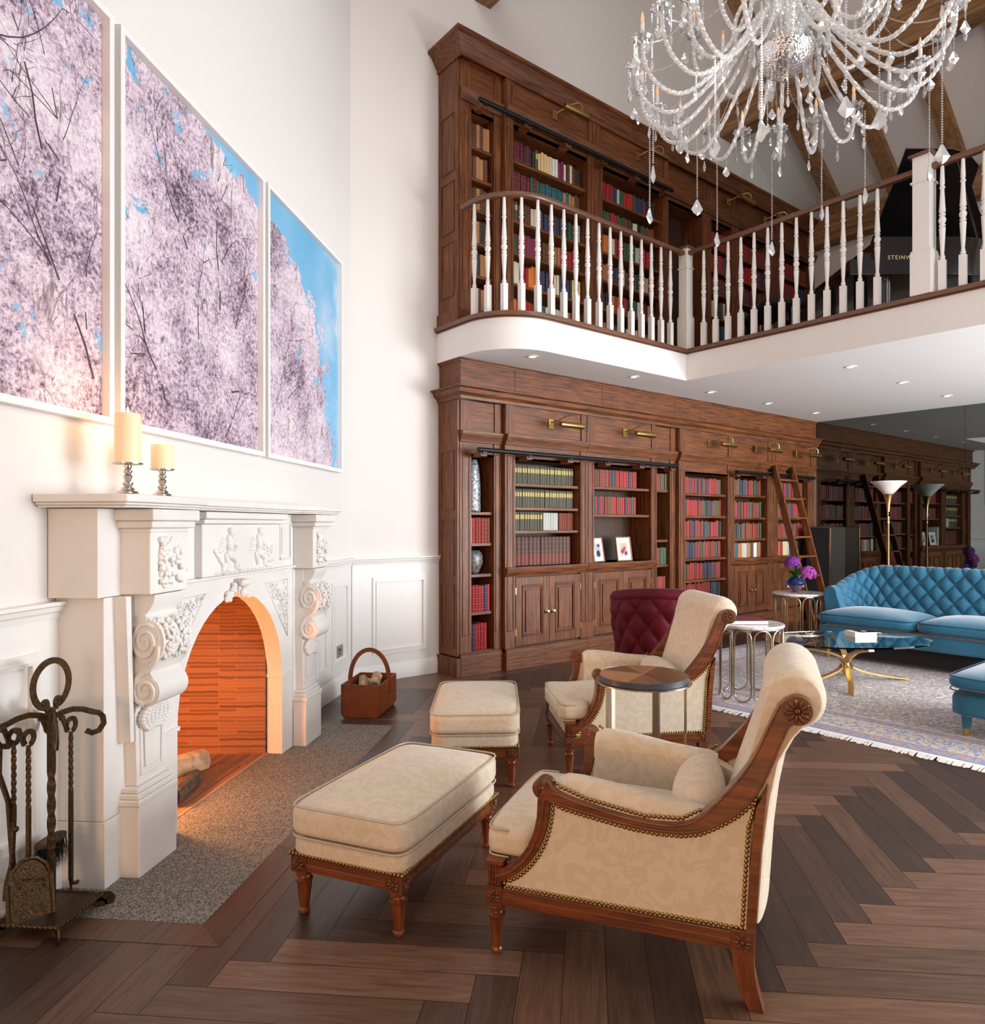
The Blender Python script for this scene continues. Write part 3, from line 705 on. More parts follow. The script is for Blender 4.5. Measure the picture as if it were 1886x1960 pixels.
fill('lower', b2, a_, c_, 1.397, 1.64, ['green', 'navy', 'scarlet', 'crimson', 'rust', 'rust', 'scarlet'], h=.185, thick=(.03, .038), shelfname='second', gap=.12)
b3 = bl[3]; a_, c_ = OP[3]
fill('lower', b3, a_, c_, 1.674, 1.88, ['green', 'crimson', 'scarlet', 'rust'], h=.18, thick=(.03, .038), shelfname='top')
fill('lower', b3, a_, c_, .853, 1.1, ['green', 'rust', 'rust'], h=.19, thick=(.03, .038), shelfname='third')
fill('lower', b3, a_, c_, .527, .83, ['crimson', 'rust', 'scarlet'], h=.20, thick=(.03, .038), shelfname='fourth')
fill('lower', b3, a_, c_, .197, .5, MIX, h=.20, thick=(.03, .038), shelfname='bottom')
ub = ubay
for i, z in enumerate(US + [ZM + .15]):
    fill('upper', ub[0], *UOP[0], z, z + .27, ['brown', 'brown', 'tan'] if i < 3 else ['brown', 'black', 'tan'], h=.20 + .01 * (i < 1), thick=(.034, .044), gap=.02 if i else 0, hvar=.08, shelfname=sn[i])
a_, c_ = UOP[1]
rows = [['tan', 'maroon', 'maroon', 'maroon', 'black', 'olive', 'cream', 'yellow', 'cream', 'white', 'mulberry', 'white', 'cream', 'brown', 'black'], ['maroon', 'maroon', 'maroon', 'maroon', 'green', 'teal', 'teal', 'teal', 'teal', 'tan', 'brown'],
        ['olive', 'brown', 'brown', 'cream', 'cream', 'navy', 'navy', 'navy', 'black', 'green', 'silverbook'], ['green', 'mulberry', 'mulberry', 'mulberry', 'mulberry', 'brown', 'tan', 'crimson', 'crimson', 'teal'],
        ['yellow', 'cream', 'green', 'crimson', 'orange', 'tan', 'navy', 'maroon', 'cream', 'green', 'navy', 'black', 'yellow'], ['orange', 'crimson', 'scarlet', 'brown', 'green', 'teal', 'cream', 'silverbook', 'tan', 'maroon', 'white']]
def seqfill(tier, bay, x0, x1, z, seq, n, hh, sh, gap=0, hv=.12):
    x = x0 + .006; t0 = (x1 - x0 - gap - .012) / n
    for i in range(n):
        kd = seq[min(len(seq) - 1, int(i * len(seq) / n))] if hv < .1 else seq[(int(i * len(seq) / n) + random.choice([0, 0, 0, 1])) % len(seq)]
        BOOKS.append([x, YB + .045 + random.uniform(-.004, .008) - (.0), z, t0 * random.uniform(.88, .985), random.uniform(.13, .16), hh * (1 - random.random() * hv), kd, tier, bay, sh, i]); x += t0
for i, z in enumerate(US + [ZM + .15]): seqfill('upper', ub[1], a_, c_, z, rows[i], [25, 24, 23, 24, 26, 26][i], [.22, .215, .205, .215, .225, .2][i], sn[i], gap=0)
a_, c_ = UOP[2]
for i, z in enumerate(US + [ZM + .15]):
    ks = [['rust', 'crimson', 'crimson', 'navy', 'silverbook', 'green', 'scarlet', 'green', 'navy', 'crimson', 'navy', 'black'], ['navy', 'green', 'crimson', 'green', 'brown', 'cream', 'black', 'green', 'rust'], ['crimson', 'orange', 'cream', 'crimson', 'scarlet', 'green', 'green', 'silverbook', 'tan', 'scarlet', 'navy'],
          ['brown', 'tan', 'black', 'navy', 'white', 'brown', 'green', 'maroon', 'cream', 'crimson'], ['crimson', 'black', 'cream', 'tan', 'scarlet', 'black', 'green', 'white', 'maroon', 'cream'], ['tan', 'brown', 'black', 'cream', 'maroon', 'rust']][i]
    seqfill('upper', ub[2], a_, c_, z, ks, 26, [.205, .19, .215, .2, .2, .19][i], sn[i], gap=.03)
STUFF0 = len(BOOKS)
for i, z in enumerate(SH[4] + [.197]):
    seqfill('lower', bl[4], *OP[4], z, random.sample(MIX, len(MIX)), 27, .195, sn[i], hv=.11)
for kk in (5, 6):
    a_, c_ = OP[kk]
    for i, z in enumerate(SH[kk]):
        seqfill('lower', bl[kk], a_, c_, z, random.sample(MIX, len(MIX)), 20, .20, sn[i], gap=.07, hv=.11)
    seqfill('lower', bl[kk], a_, c_, .883, ['white', 'teal', 'orange', 'silverbook', 'silverbook', 'tan', 'brown', 'white', 'tan', 'rust'] if kk == 5 else ['orange', 'crimson', 'yellow', 'silverbook', 'navy', 'brown', 'green', 'black'], 18, .19, sn[3], gap=.07, hv=.09)
for kk in (4, 5, 6):
    for i, z in enumerate(US + [ZM + .15]):
        seqfill('upper', ub[kk], *UOP[kk], z, [['crimson', 'rust'], ['crimson', 'scarlet', 'navy'], ['maroon', 'brown'], ['cream', 'green', 'brown'], ['tan', 'navy', 'teal'], ['green', 'brown']][i], 12 if kk == 4 else 18, .2, sn[i])
def book_geo(mb, x, y, z, t, d, h, kd, mats):
    """spine faces -Y"""
    mi = mats.index(kd); b = .006; c = .0025
    k = 4; vs = []; 
    for i in range(k + 1):
        xx = t * i / k; yy = -b * math.sin(PI * i / k)
        vs += [(x + xx, y + yy, z), (x + xx, y + yy, z + h)]
    uv = []; f = []
    for i in range(k):
        f.append((2 * i, 2 * i + 2, 2 * i + 3, 2 * i + 1)); u0, u1 = i / k, (i + 1) / k
        uv.append([(u0, 0), (u1, 0), (u1, 1), (u0, 1)])
    mb.add(vs, f, mi, uv)
    for xa, xb in ((x, x + c), (x + t - c, x + t)):
        s0 = len(mb.f); mb.box(xa, y, z, xb, y + d, z + h, mi)
        for q in range(s0, len(mb.f)): mb.uv[q] = [(0, 0), (0, 0), (0, 0), (0, 0)]
    s0 = len(mb.f); mb.box(x + c, y + .001, z + .003, x + t - c, y + d - .003, z + h - .004, len(mats) - 1)
    mb.add([(x, y, z + h), (x + t, y, z + h)] + [(x + t * i / k, y - b * math.sin(PI * i / k), z + h) for i in range(k, -1, -1)], [tuple(range(k + 3))], mi, [[(0, 0)] * (k + 3)])
NAMES = list(BM.keys()) + ['pages']; MATS = [BM[k] for k in BM] + [M['pages']]
ordn = ['first', 'second', 'third', 'fourth', 'fifth', 'sixth', 'seventh', 'eighth', 'ninth', 'tenth'] + [f'{i}th' for i in range(11, 21)] + ['21st', '22nd', '23rd'] + [f'{i}th' for i in range(24, 31)]
# the 300 that show largest: by projected size
def psize(b):
    dep = b[0] * .640 + b[1] * .768; vis = .35 if (b[7] == 'upper' and b[2] < 3.3) else 1
    return (b[3] * b[5]) / dep ** 2 * vis * (0.75 if b[7] == 'upper' else 1)
srt = sorted(range(len(BOOKS)), key=lambda i: -psize(BOOKS[i])); single = set(srt[:300])
proto = {}
rest = MB(); restc = 0; groups = {}
for i, b in enumerate(BOOKS):
    yy = b[1] - (.0)
    if i in single:
        kd = b[6]
        if kd not in proto:
            pm = MB(); book_geo(pm, -.015, 0, 0, .03, .15, .2, kd, [kd, 'pages']); proto[kd] = pm.build('book', [BM[kd], M['pages']]); o = proto[kd]
        else: o = proto[kd].copy(); COL.objects.link(o)
        o.location = (b[0] + b[3] / 2, yy, b[2] + .0004); o.scale = (b[3] / .03, b[4] / .15, b[5] / .2)
        tag(o, f"{BLOOK[kd]} book, {ordn[b[10]]} from left, {b[9]} shelf, {b[8]}", 'book', f"books on the {b[9]} shelf of the {b[8]}")
    else:
        book_geo(rest, b[0], yy, b[2] + .0004, b[3], b[4], b[5], b[6], NAMES); restc += 1
tag(rest.build('books', MATS), 'rows of red, green and navy gilt-banded books filling the farther bookcase shelves', 'books', kind='stuff')
print('BOOKS', len(BOOKS), 'rest', restc)
# ================================================================ BALUSTRADE
EX, EY = 5.686, 4.306
bal = empty('balustrade', (EX, EY, ZM), 'white turned-baluster balustrade with brown handrail along the loft edge', 'balustrade')
OB = (EX, EY, ZM)
def baluster_mesh():
    m = MB(); H_ = .93
    m.box(-.022, -.022, 0, .022, .022, .235)
    m.lathe([(.021, .235), (.014, .245), (.019, .252), (.019, .258), (.011, .262), (.015, .272), (.011, .282), (.013, .30), (.021, .45), (.023, .47), (.014, .478), (.022, .486), (.022, .494), (.014, .500),
             (.022, .515), (.026, .53), (.022, .545), (.014, .558), (.022, .566), (.022, .574), (.014, .582), (.023, .592), (.020, .62), (.013, .76), (.019, .768), (.019, .776), (.012, .784), (.0165, .80), (.012, H_)], 14)
    return m
def path_len(pts):
    out = [0]
    for a, b in zip(pts, pts[1:]): out.append(out[-1] + (Vector(b) - Vector(a)).length)
    return out
bp = baluster_mesh().build('baluster', M['trim'], bal, smooth=35)
bpos = []
inset = .055
cx, cy, r_ = 3.895, 4.806, .5 - inset
x = 5.50
while x > cx: bpos.append((x, EY + inset)); x -= .1412
left = cx - x + .0; a = left / r_
while a < PI / 2 + .02:
    bpos.append((cx - r_ * math.sin(a), cy - r_ * math.cos(a))); a += .1412 / r_
yb = [4.148 - .1366 * k for k in range(13)] + [2.04 - .137 * k for k in range(9)]
bpos += [(EX + inset, y) for y in yb]
for k, (x, y) in enumerate(bpos):
    b = bp if k == 0 else bp.copy()
    if k: COL.objects.link(b); b.parent = bal
    b.location = (x - EX, y - EY, 0)
def newel(x, y, H_, s_=.062):
    m = MB(); m.box(-s_, -s_, 0, s_, s_, .32); m.box(-s_ * .82, -s_ * .82, .32, s_ * .82, s_ * .82, H_); m.box(-s_ * .95, -s_ * .95, .32, s_ * .95, s_ * .95, .335)
    m.box(-s_ * .98, -s_ * .98, H_ - .20, s_ * .98, s_ * .98, H_ - .185)
    o = m.build('newel_post', M['trim'], bal, loc=(x - EX, y - EY, 0), bevel=.004)
    c = MB(); s2 = s_ * 1.12; c.box(-s2, -s2, H_, s2, s2, H_ + .018); c.add([(-s2, -s2, H_ + .018), (s2, -s2, H_ + .018), (s2, s2, H_ + .018), (-s2, s2, H_ + .018), (0, 0, H_ + .04)], [(0, 1, 4), (1, 2, 4), (2, 3, 4), (3, 0, 4)])
    c.build('newel_cap', M['rail'], o, bevel=.002)
newel(EX + inset, EY + inset, 1.0, .06); newel(EX + inset, 2.165, 1.04, .075)
sec = [(-.030, -.012), (-.022, -.022), (.022, -.022), (.030, -.012), (.032, .004), (.024, .018), (.010, .024), (-.010, .024), (-.024, .018), (-.032, .004)]
hz = .955
pt = [(3.40 + inset - .03, 4.93, hz - .0)] + [(cx - r_ * math.cos(PI / 2 * k / 14), cy - r_ * math.sin(PI / 2 * k / 14), hz) for k in range(15)] + [(4.4, EY + inset, hz), (5.0, EY + inset, hz), (EX + inset - .05, EY + inset, hz)]
pt[0] = (cx - r_, 4.93, hz)
MB().sweep([(p[0] - EX, p[1] - EY, p[2]) for p in pt], sec).build('handrail', M['rail'], bal, smooth=50)
MB().sweep([(inset, inset - .05, hz), (inset, 2.165 + .07 - EY, hz)], sec).build('handrail', M['rail'], bal, smooth=50)
MB().sweep([(inset, 2.165 - .07 - EY, hz), (inset, -2.3 - EY, hz)], sec).build('handrail', M['rail'], bal, smooth=50)

def catr(P, n):
    P = [Vector(p) for p in P]; P = [P[0] * 2 - P[1]] + P + [P[-1] * 2 - P[-2]]; out = []
    for i in range(1, len(P) - 2):
        for k in range(n):
            t = k / n; a, b, c, d = P[i - 1], P[i], P[i + 1], P[i + 2]
            out.append(.5 * ((2 * b) + (c - a) * t + (2 * a - 5 * b + 4 * c - d) * t * t + (3 * b - a - 3 * c + d) * t ** 3))
    out.append(P[-2]); return out
# ================================================================ FIREPLACE (local: x along wall, -y out of the wall)
UC = 3.355
fp = empty('fireplace', FW(UC, 0, 0), 'large carved white marble fireplace surround with an arched opening and lit fire', 'fireplace', A45)
def V(p, t): return (p[0] - UC, -t, p[1])      # (u,z),v -> local
def L3(u, v, z): return (u - UC, -v, z)
def ub(mb, u0, v0, z0, u1, v1, z1, m=0): return mb.box(u0 - UC, -v1, z0, u1 - UC, -v0, z1, m)
gap = .0015
s_ = MB()    # arch front slab
fireplate(s_, .09, .18, (2.70 - .1, 0, 4.01 + .1, 1.055))
s_.v = [((p[0] + p[1]) * S2 - UC, -(2.68 - (p[1] - p[0])) * S2, p[2]) for p in s_.v]
s_.build('arch_slab', M['marble'], fp, smooth=35)
for a, b in ((2.70, 2.845), (3.865, 4.0)): sp = MB(); ub(sp, a, .085, .432, b, .190, .450); sp.build('impost_band', M['marble'], fp, bevel=.002)
for sg in (-1, 1):
    # outer pier block
    b = MB(); lo = UC + sg * (UC - 2.375); hi = UC + sg * (UC - 2.70)
    lo2 = UC + sg * (UC - 2.338)
    e1 = UC + sg * (UC - 2.397)
    ub(b, lo, .002, 0, hi, .19, .238); ub(b, lo, .002, .2395, hi, .186, 1.036)
    ub(b, lo2, .002, 1.038, hi, .19, 1.355)
    o = b.build('pier', M['marble'], fp, bevel=.003)
    tb = MB(); # thin sloping strip beside console
    q = [(UC + sg * (UC - 2.425), 1.036), (UC + sg * (UC - 2.455), 1.036), (UC + sg * (UC - 2.475), .50), (UC + sg * (UC - 2.452), .50)]
    tb.prism(q, V, .18, .235); tb.build('side_fillet', M['marble'], fp, bevel=.002)
    # console pilaster: plinth, tapered shaft, block with grapes, scroll
    c = MB(); p0, p1 = (UC + sg * (UC - 2.459)), (UC + sg * (UC - 2.70))
    if p0 > p1: p0, p1 = p1, p0
    ub(c, p0, .15, 0, p1, .262, .262)
    for z0, z1, e in ((.262, .285, .004), (.285, .305, -.004), (.305, .325, -.012)): ub(c, p0 - e, .15, z0, p1 + e, .262 + e, z1)
    c.build('plinth', M['marble'], fp, bevel=.005)
    c = MB(); m0, m1 = p0 + .022, p1 - .022
    um = (p0 + p1) / 2
    c.prism([(um - .085, .325), (um + .085, .325), (um + .10, .64), (um - .10, .64)], V, .15, .232)
    # recessed panel frame on shaft
    for q in ([(um - .065, .36), (um + .065, .36), (um + .060, .372), (um - .060, .372)], [(um - .068, .36), (um - .056, .36), (um - .062, .58), (um - .074, .58)], [(um + .068, .36), (um + .056, .36), (um + .062, .58), (um + .074, .58)]): c.prism(q, V, .23, .238)
    c.prism([(um - .045, .385), (um + .045, .385), (um + .052, .56), (um - .052, .56)], V, .23, .240)
    ub(c, um - .098, .15, .60, um + .098, .235, 1.04)
    c.build('pilaster_shaft', M['marble'], fp, bevel=.004)
    def arcp(cv, cz, a_, b_, a0, a1, n=10): return [(cv + a_ * math.cos(R(a0 + (a1 - a0) * k / n)), cz + b_ * math.sin(R(a0 + (a1 - a0) * k / n))) for k in range(n + 1)]
    prof = [(.19, 1.038), (.307, 1.038), (.303, 1.01), (.288, .985), (.272, .965)] + arcp(.280, .862, .062, .082, 80, -50, 12) + [(.302, .775), (.288, .75)] + arcp(.277, .680, .048, .055, 60, -120, 12) + [(.24, .635), (.19, .62)]
    sc_ = MB(); sc_.prism([(v, z) for v, z in prof], lambda p, t: (t - UC, -p[0], p[1]), um - .095, um + .095)
    for sd in (-1, 1):     # volutes on the cheeks
        for (cv, cz, ra, rb, turns, ph) in ((.270, .862, .052, .070, 2.2, .9), (.272, .682, .040, .048, 1.8, 3.6)):
            P = []
            for k in range(44):
                a = 2 * PI * turns * k / 43; f_ = 1 - .88 * k / 43
                P.append((um + sd * .098 - UC, -(cv + ra * f_ * math.cos(a + ph)), cz + rb * f_ * math.sin(a + ph)))
            sc_.tube(P, .0072, 6, up=(1, 0, 0))
            s0 = len(sc_.v); sc_.lathe([(0, -.004), (1, -.004), (1, .003), (.93, .005), (0, .005)], 24, (0, 0, 0), axis='x')
            sc_.v[s0:] = [(um + sd * .094 - UC + x, -cv + y * ra * 1.12, cz + z * rb * 1.12) for x, y, z in sc_.v[s0:]]
        P = catr([(um + sd * .098 - UC, -v, z) for v, z in ((.322, .85), (.315, .80), (.285, .765), (.245, .735), (.228, .69), (.24, .65), (.268, .632))], 5)
        sc_.tube(P, .010, 6, up=(1, 0, 0))
        sc_.lathe([(0, -.004), (.016, -.004), (.016, .006), (0, .008)], 12, (um + sd * .097 - UC, -.262, .952), axis='x')
    sc_.build('scroll_console', M['marble'], fp, smooth=40)
    lf = MB(); rn = random.Random(5)      # acanthus leaf on scroll face and below
    for k in range(46):
        t = k / 46; ph = R(70 - 120 * t)
        v_ = .280 + .066 * math.cos(ph); z_ = .862 + .086 * math.sin(ph)
        for sx in (-1, 1):
            uu = um + sx * rn.uniform(.015, .075)
            lf.sphere(L3(uu, v_ + rn.uniform(-.003, .006), z_), (rn.uniform(.006, .013), .007, rn.uniform(.007, .013)), 7, 5)
    for k in range(11):
        lf.sphere(L3(um - .082 + .0, .272 + .064 * math.cos(R(80 - 12 * k)), .862 + .084 * math.sin(R(80 - 12 * k))), .008, 7, 5)
    lf.build('acanthus_leaf', M['marble'], fp, smooth=True); lf = MB()
    for k in range(9):
        for sx in range(-3, 4):
            z_ = .625 - .0115 * k; wd = .080 * math.sin(PI * (k + 2) / 12)
            lf.sphere(L3(um + sx / 3 * wd, .25 - .0012 * k, z_ - abs(sx) * .002), (.013, .018, .011), 7, 5)
    lf.build('husk_drop', M['marble'], fp, smooth=True)
    # grape block
    gb = MB(); ub(gb, p0, .15, 1.04, p1, .262 + .045, 1.355 - .06)
    for z0, z1, e in ((1.040, 1.052, -.01), (1.268, 1.285, .004), (1.285, 1.312, .022), (1.312, 1.355, .034)): ub(gb, p0 - e, .15, z0, p1 + e, .307 + e, z1)
    gb.build('capital_block', M['marble'], fp, bevel=.006)
    gr = MB()
    for k in range(64):
        col_ = rn.random(); z_ = 1.245 - .165 * rn.random()
        hw = .055 if z_ > 1.15 else .035
        if rn.random() < .68: uu = um - .045 + rn.uniform(-.024, .024)
        else: uu = um + .03 + rn.uniform(-.03, .04)
        gr.sphere(L3(uu, .309 + rn.uniform(0, .010), z_), rn.uniform(.0095, .013), 9, 6)
    for k in range(16): gr.sphere(L3(um + rn.uniform(-.05, .02), .308, 1.075 + rn.uniform(-.012, .02)), .010, 8, 6)
    for k in range(7):
        a = 2 * PI * k / 7; gr.sphere(L3(um + .022 + .028 * math.cos(a), .309, 1.20 + .030 * math.sin(a)), (.020, .008, .024), 9, 6)
    gr.build('grape_carving', M['marble'], fp, smooth=True)
# frieze
f_ = MB(); ub(f_, 2.70, .02, 1.06, 4.01, .185, 1.355)
for a, b in ((2.745, 2.895), (3.815, 3.965)):
    for q in ((a, 1.10, b, 1.112), (a, 1.30, b, 1.312), (a, 1.10, a + .012, 1.312), (b - .012, 1.10, b, 1.312)): ub(f_, q[0], .18, q[1], q[2], .195, q[3])
    ub(f_, a + .03, .18, 1.13, b - .03, .192, 1.28)
f_.build('frieze', M['marble'], fp, bevel=.003)
f_ = MB(); ub(f_, 2.60, .10, 1.046, 4.10, .20, 1.060); f_.build('frieze_ledge', M['marble'], fp, bevel=.004)
t_ = MB(); ub(t_, 2.962, .18, 1.062, 3.748, .222, 1.30); ub(t_, 2.95, .18, 1.30, 3.76, .24, 1.322); ub(t_, 2.935, .18, 1.322, 3.775, .258, 1.355)
t_.build('centre_tablet', M['marble'], fp, bevel=.007)
# relief of two winged children with a small chariot
rl = MB()
def el(u, z, a, b, d=.016, rot=0):
    s0 = len(rl.v); rl.sphere((0, 0, 0), (a, d, b), 12, 8); rl.xf(Matrix.Translation(L3(u, .222, z)) @ Matrix.Rotation(rot, 4, 'Y'), s0)
for (u0, fl) in ((3.20, 1), (3.50, 1)):
    el(u0 + .005, 1.258, .020, .023, .022); el(u0 - .006, 1.272, .017, .012, .02)
    el(u0 - .012, 1.205, .026, .048, .024, R(-8)); el(u0 - .015, 1.155, .030, .026, .024)
    el(u0 + .030, 1.205, .034, .010, .014, R(28)); el(u0 + .060, 1.185, .026, .008, .012, R(-35))
    el(u0 + .025, 1.138, .042, .015, .018, R(30)); el(u0 + .058, 1.115, .014, .030, .015, R(20)); el(u0 + .075, 1.088, .020, .008, .012)
    el(u0 - .035, 1.128, .013, .040, .016, R(-22))
    for k in range(5): el(u0 - .055 - .006 * k, 1.225 - .012 * k, .010, .032, .007, R(-50 - 12 * k))
el(3.15, 1.092, .030, .030, .016); el(3.15, 1.092, .016, .016, .022); el(3.30, 1.088, .022, .022, .014)
for k in range(9): el(3.06 + .012 * k, 1.175 - .011 * k, .014, .010, .012, R(40))
for k in range(14): el(3.08 + .043 * k, 1.076, .016, .005, .008)
for k in range(26): el(3.585 + rn.uniform(-.03, .07), 1.10 + rn.uniform(0, .09), .010, .007, .010, rn.random() * 3)
rl.build('figure_relief', M['marble'], fp, smooth=True)
# spandrels and keystone
for sg in (-1, 1):
    sd = MB(); e0 = UC + sg * .44; e1 = UC + sg * .60
    tri = [(UC + sg * .30, .985), (UC + sg * .58, .985), (UC + sg * .58, .66)]
    for a, b in zip(tri, tri[1:] + tri[:1]): sd.bar(L3(a[0], .181, a[1]), L3(b[0], .181, b[1]), .006, .006)
    n_ = 0
    while n_ < 60:
        a, b = rn.random(), rn.random()
        if a + b > 1: continue
        n_ += 1
        uu = tri[1][0] + (tri[0][0] - tri[1][0]) * a * .85 - sg * .012; zz = tri[1][1] + (tri[2][1] - tri[1][1]) * b * .88 - .012
        if n_ % 4 == 0:
            P = [L3(uu + .022 * (1 - k / 12) * math.cos(k * .75), .183, zz + .022 * (1 - k / 12) * math.sin(k * .75)) for k in range(11)]
            sd.tube(P, .0042, 5, up=(0, 1, 0))
        else: sd.sphere(L3(uu, .181, zz), (rn.uniform(.006, .014), .009, rn.uniform(.005, .012)), 7, 5)
    sd.build('spandrel_carving', M['marble'], fp, smooth=True)
k_ = MB(); k_.prism([(UC - .030, .945), (UC + .030, .945), (UC + .042, 1.03), (UC - .042, 1.03)], V, .17, .208)
k_.sphere(L3(UC, .215, 1.012), (.046, .026, .022), 14, 8); k_.sphere(L3(UC, .212, .965), (.030, .020, .026), 12, 8)
for sg in (-1, 1):
    for k in range(6):
        for j in range(3): k_.sphere(L3(UC + sg * (.045 + .015 * k), .190, 1.005 - .010 * k - .014 * j + .012 * math.sin(k * 1.7)), (.013, .014 - .002 * j, .011), 8, 6)
k_.build('keystone', M['marble'], fp, smooth=45)
# mantel shelf with breakfront
def shelfpoly(e):
    a = 2.275 - e; b = 2 * UC - a; f0, f1 = .345 + e, .290 + e
    c = 2.80 + e; d = 2 * UC - c
    return [(a, .002), (a, f0 - .07), (a + .02, f0 - .02), (a + .07, f0), (c - .05, f0), (c, f0 - .02), (c + .03, f1), (d - .03, f1), (d, f0 - .02), (d + .05, f0), (b - .07, f0), (b - .02, f0 - .02), (b, f0 - .07), (b, .002)]
ms = MB()
for z0, z1, e in ((1.3575, 1.366, -.012), (1.366, 1.376, -.004), (1.376, 1.404, .008)): ms.prism(shelfpoly(e), lambda p, t: (p[0] - UC, -p[1], t), z0, z1)
ms.build('mantel_shelf', M['marble'], fp, bevel=.006, seg=3)
# firebox
fb = MB()
def quadv(pts, uv): fb.add([L3(*p) for p in pts], [tuple(range(len(pts)))], 0, [uv])
hw = .50; dp = -.62
for sg in (-1, 1):
    uu = UC + sg * hw
    quadv([(uu, .09, 0), (UC + sg * .42, dp, 0), (UC + sg * .42, dp, 1.15), (uu, .09, 1.15)], [(0, 0), (.72, 0), (.72, 1.15), (0, 1.15)])
quadv([(UC - .42, dp, 0), (UC + .42, dp, 0), (UC + .42, dp, 1.15), (UC - .42, dp, 1.15)], [(0, 0), (.84, 0), (.84, 1.15), (0, 1.15)])
quadv([(UC - hw, .09, .003), (UC + hw, .09, .003), (UC + hw, dp, .003), (UC - hw, dp, .003)], [(0, 0), (1, 0), (1, .7), (0, .7)])
quadv([(UC - hw, .09, 1.15), (UC + hw, .09, 1.15), (UC + hw, dp, 1.15), (UC - hw, dp, 1.15)], [(0, 0), (1, 0), (1, .7), (0, .7)])
fb.build('firebox', M['brick'], fp)
rv = MB(); ub(rv, UC - .515, .085, -.001, UC + .515, .097, .006); rv.build('hearth_strip', mat('terracotta_strip', (.42, .24, .16), .8), fp)
# logs and flames
def logm(name, p, q, r, label, mats=('bark', 'log')):
    root = Vector(FW(*p)); P = [Vector(FW(*p)), Vector(FW(*q))]
    mb = MB(); n = 7; pts = [P[0].lerp(P[1], k / (n - 1)) - root for k in range(n)]
    sec = [(r * math.cos(2 * PI * k / 9) * (.8 + .35 * random.random()), r * math.sin(2 * PI * k / 9) * (.8 + .3 * random.random())) for k in range(9)]
    mb.sweep(pts, sec)
    for i in (len(mb.f) - 1, len(mb.f) - 2): mb.m[i] = 1
    o = mb.build(name, [M[mats[0]], M[mats[1]]], loc=root); return tag(o, label, 'log')
logm('firewood_log', (3.14, -.14, .13), (3.50, -.09, .080), .062, 'pale split log burning at the back of the arched firebox', ('log', 'log'))
logm('firewood_log', (3.08, .01, .052), (3.34, -.03, .050), .044, 'short round log with a charred black end on the firebox floor', ('bark', 'char'))
logm('firewood_log', (2.98, -.18, .06), (3.50, -.30, .06), .055, 'dark charred log lying furthest back under the flames', ('char', 'char'))
fl = MB(); rn = random.Random(9)
for k in range(6):
    u_, v_ = 2.98 + rn.random() * .22, -.10 - rn.random() * .18; hgt = rn.uniform(.07, .14); b0_ = Vector(FW(u_, v_, .12))
    P = [b0_ + Vector((.02 * math.sin(3 * t + k), .02 * math.cos(2 * t + k), hgt * t)) for t in (0, .25, .5, .75, 1)]
    fl.tube(P, .016, 7, scale=[.5, 1, .8, .4, .03])
fr0 = FW(3.12, -.15, .12); o = fl.build('fire_flames', mat('fire_orange', (1, .5, .1), .5, emit=(1, .42, .08), estr=4), off=tuple(fr0), loc=fr0, smooth=True); tag(o, 'orange flames burning around the logs in the fireplace', 'fire', kind='stuff')
for nm_, p_, e_ in (('fire_glow', (3.02, -.24, .34), 20), ('fire_glow_low', (3.04, -.12, .22), 3)):
    l = bpy.data.lights.new(nm_, 'POINT'); l.energy = e_; l.color = (1, .42, .13); l.shadow_soft_size = .09; o = bpy.data.objects.new(nm_, l); COL.objects.link(o); o.location = FW(*p_)
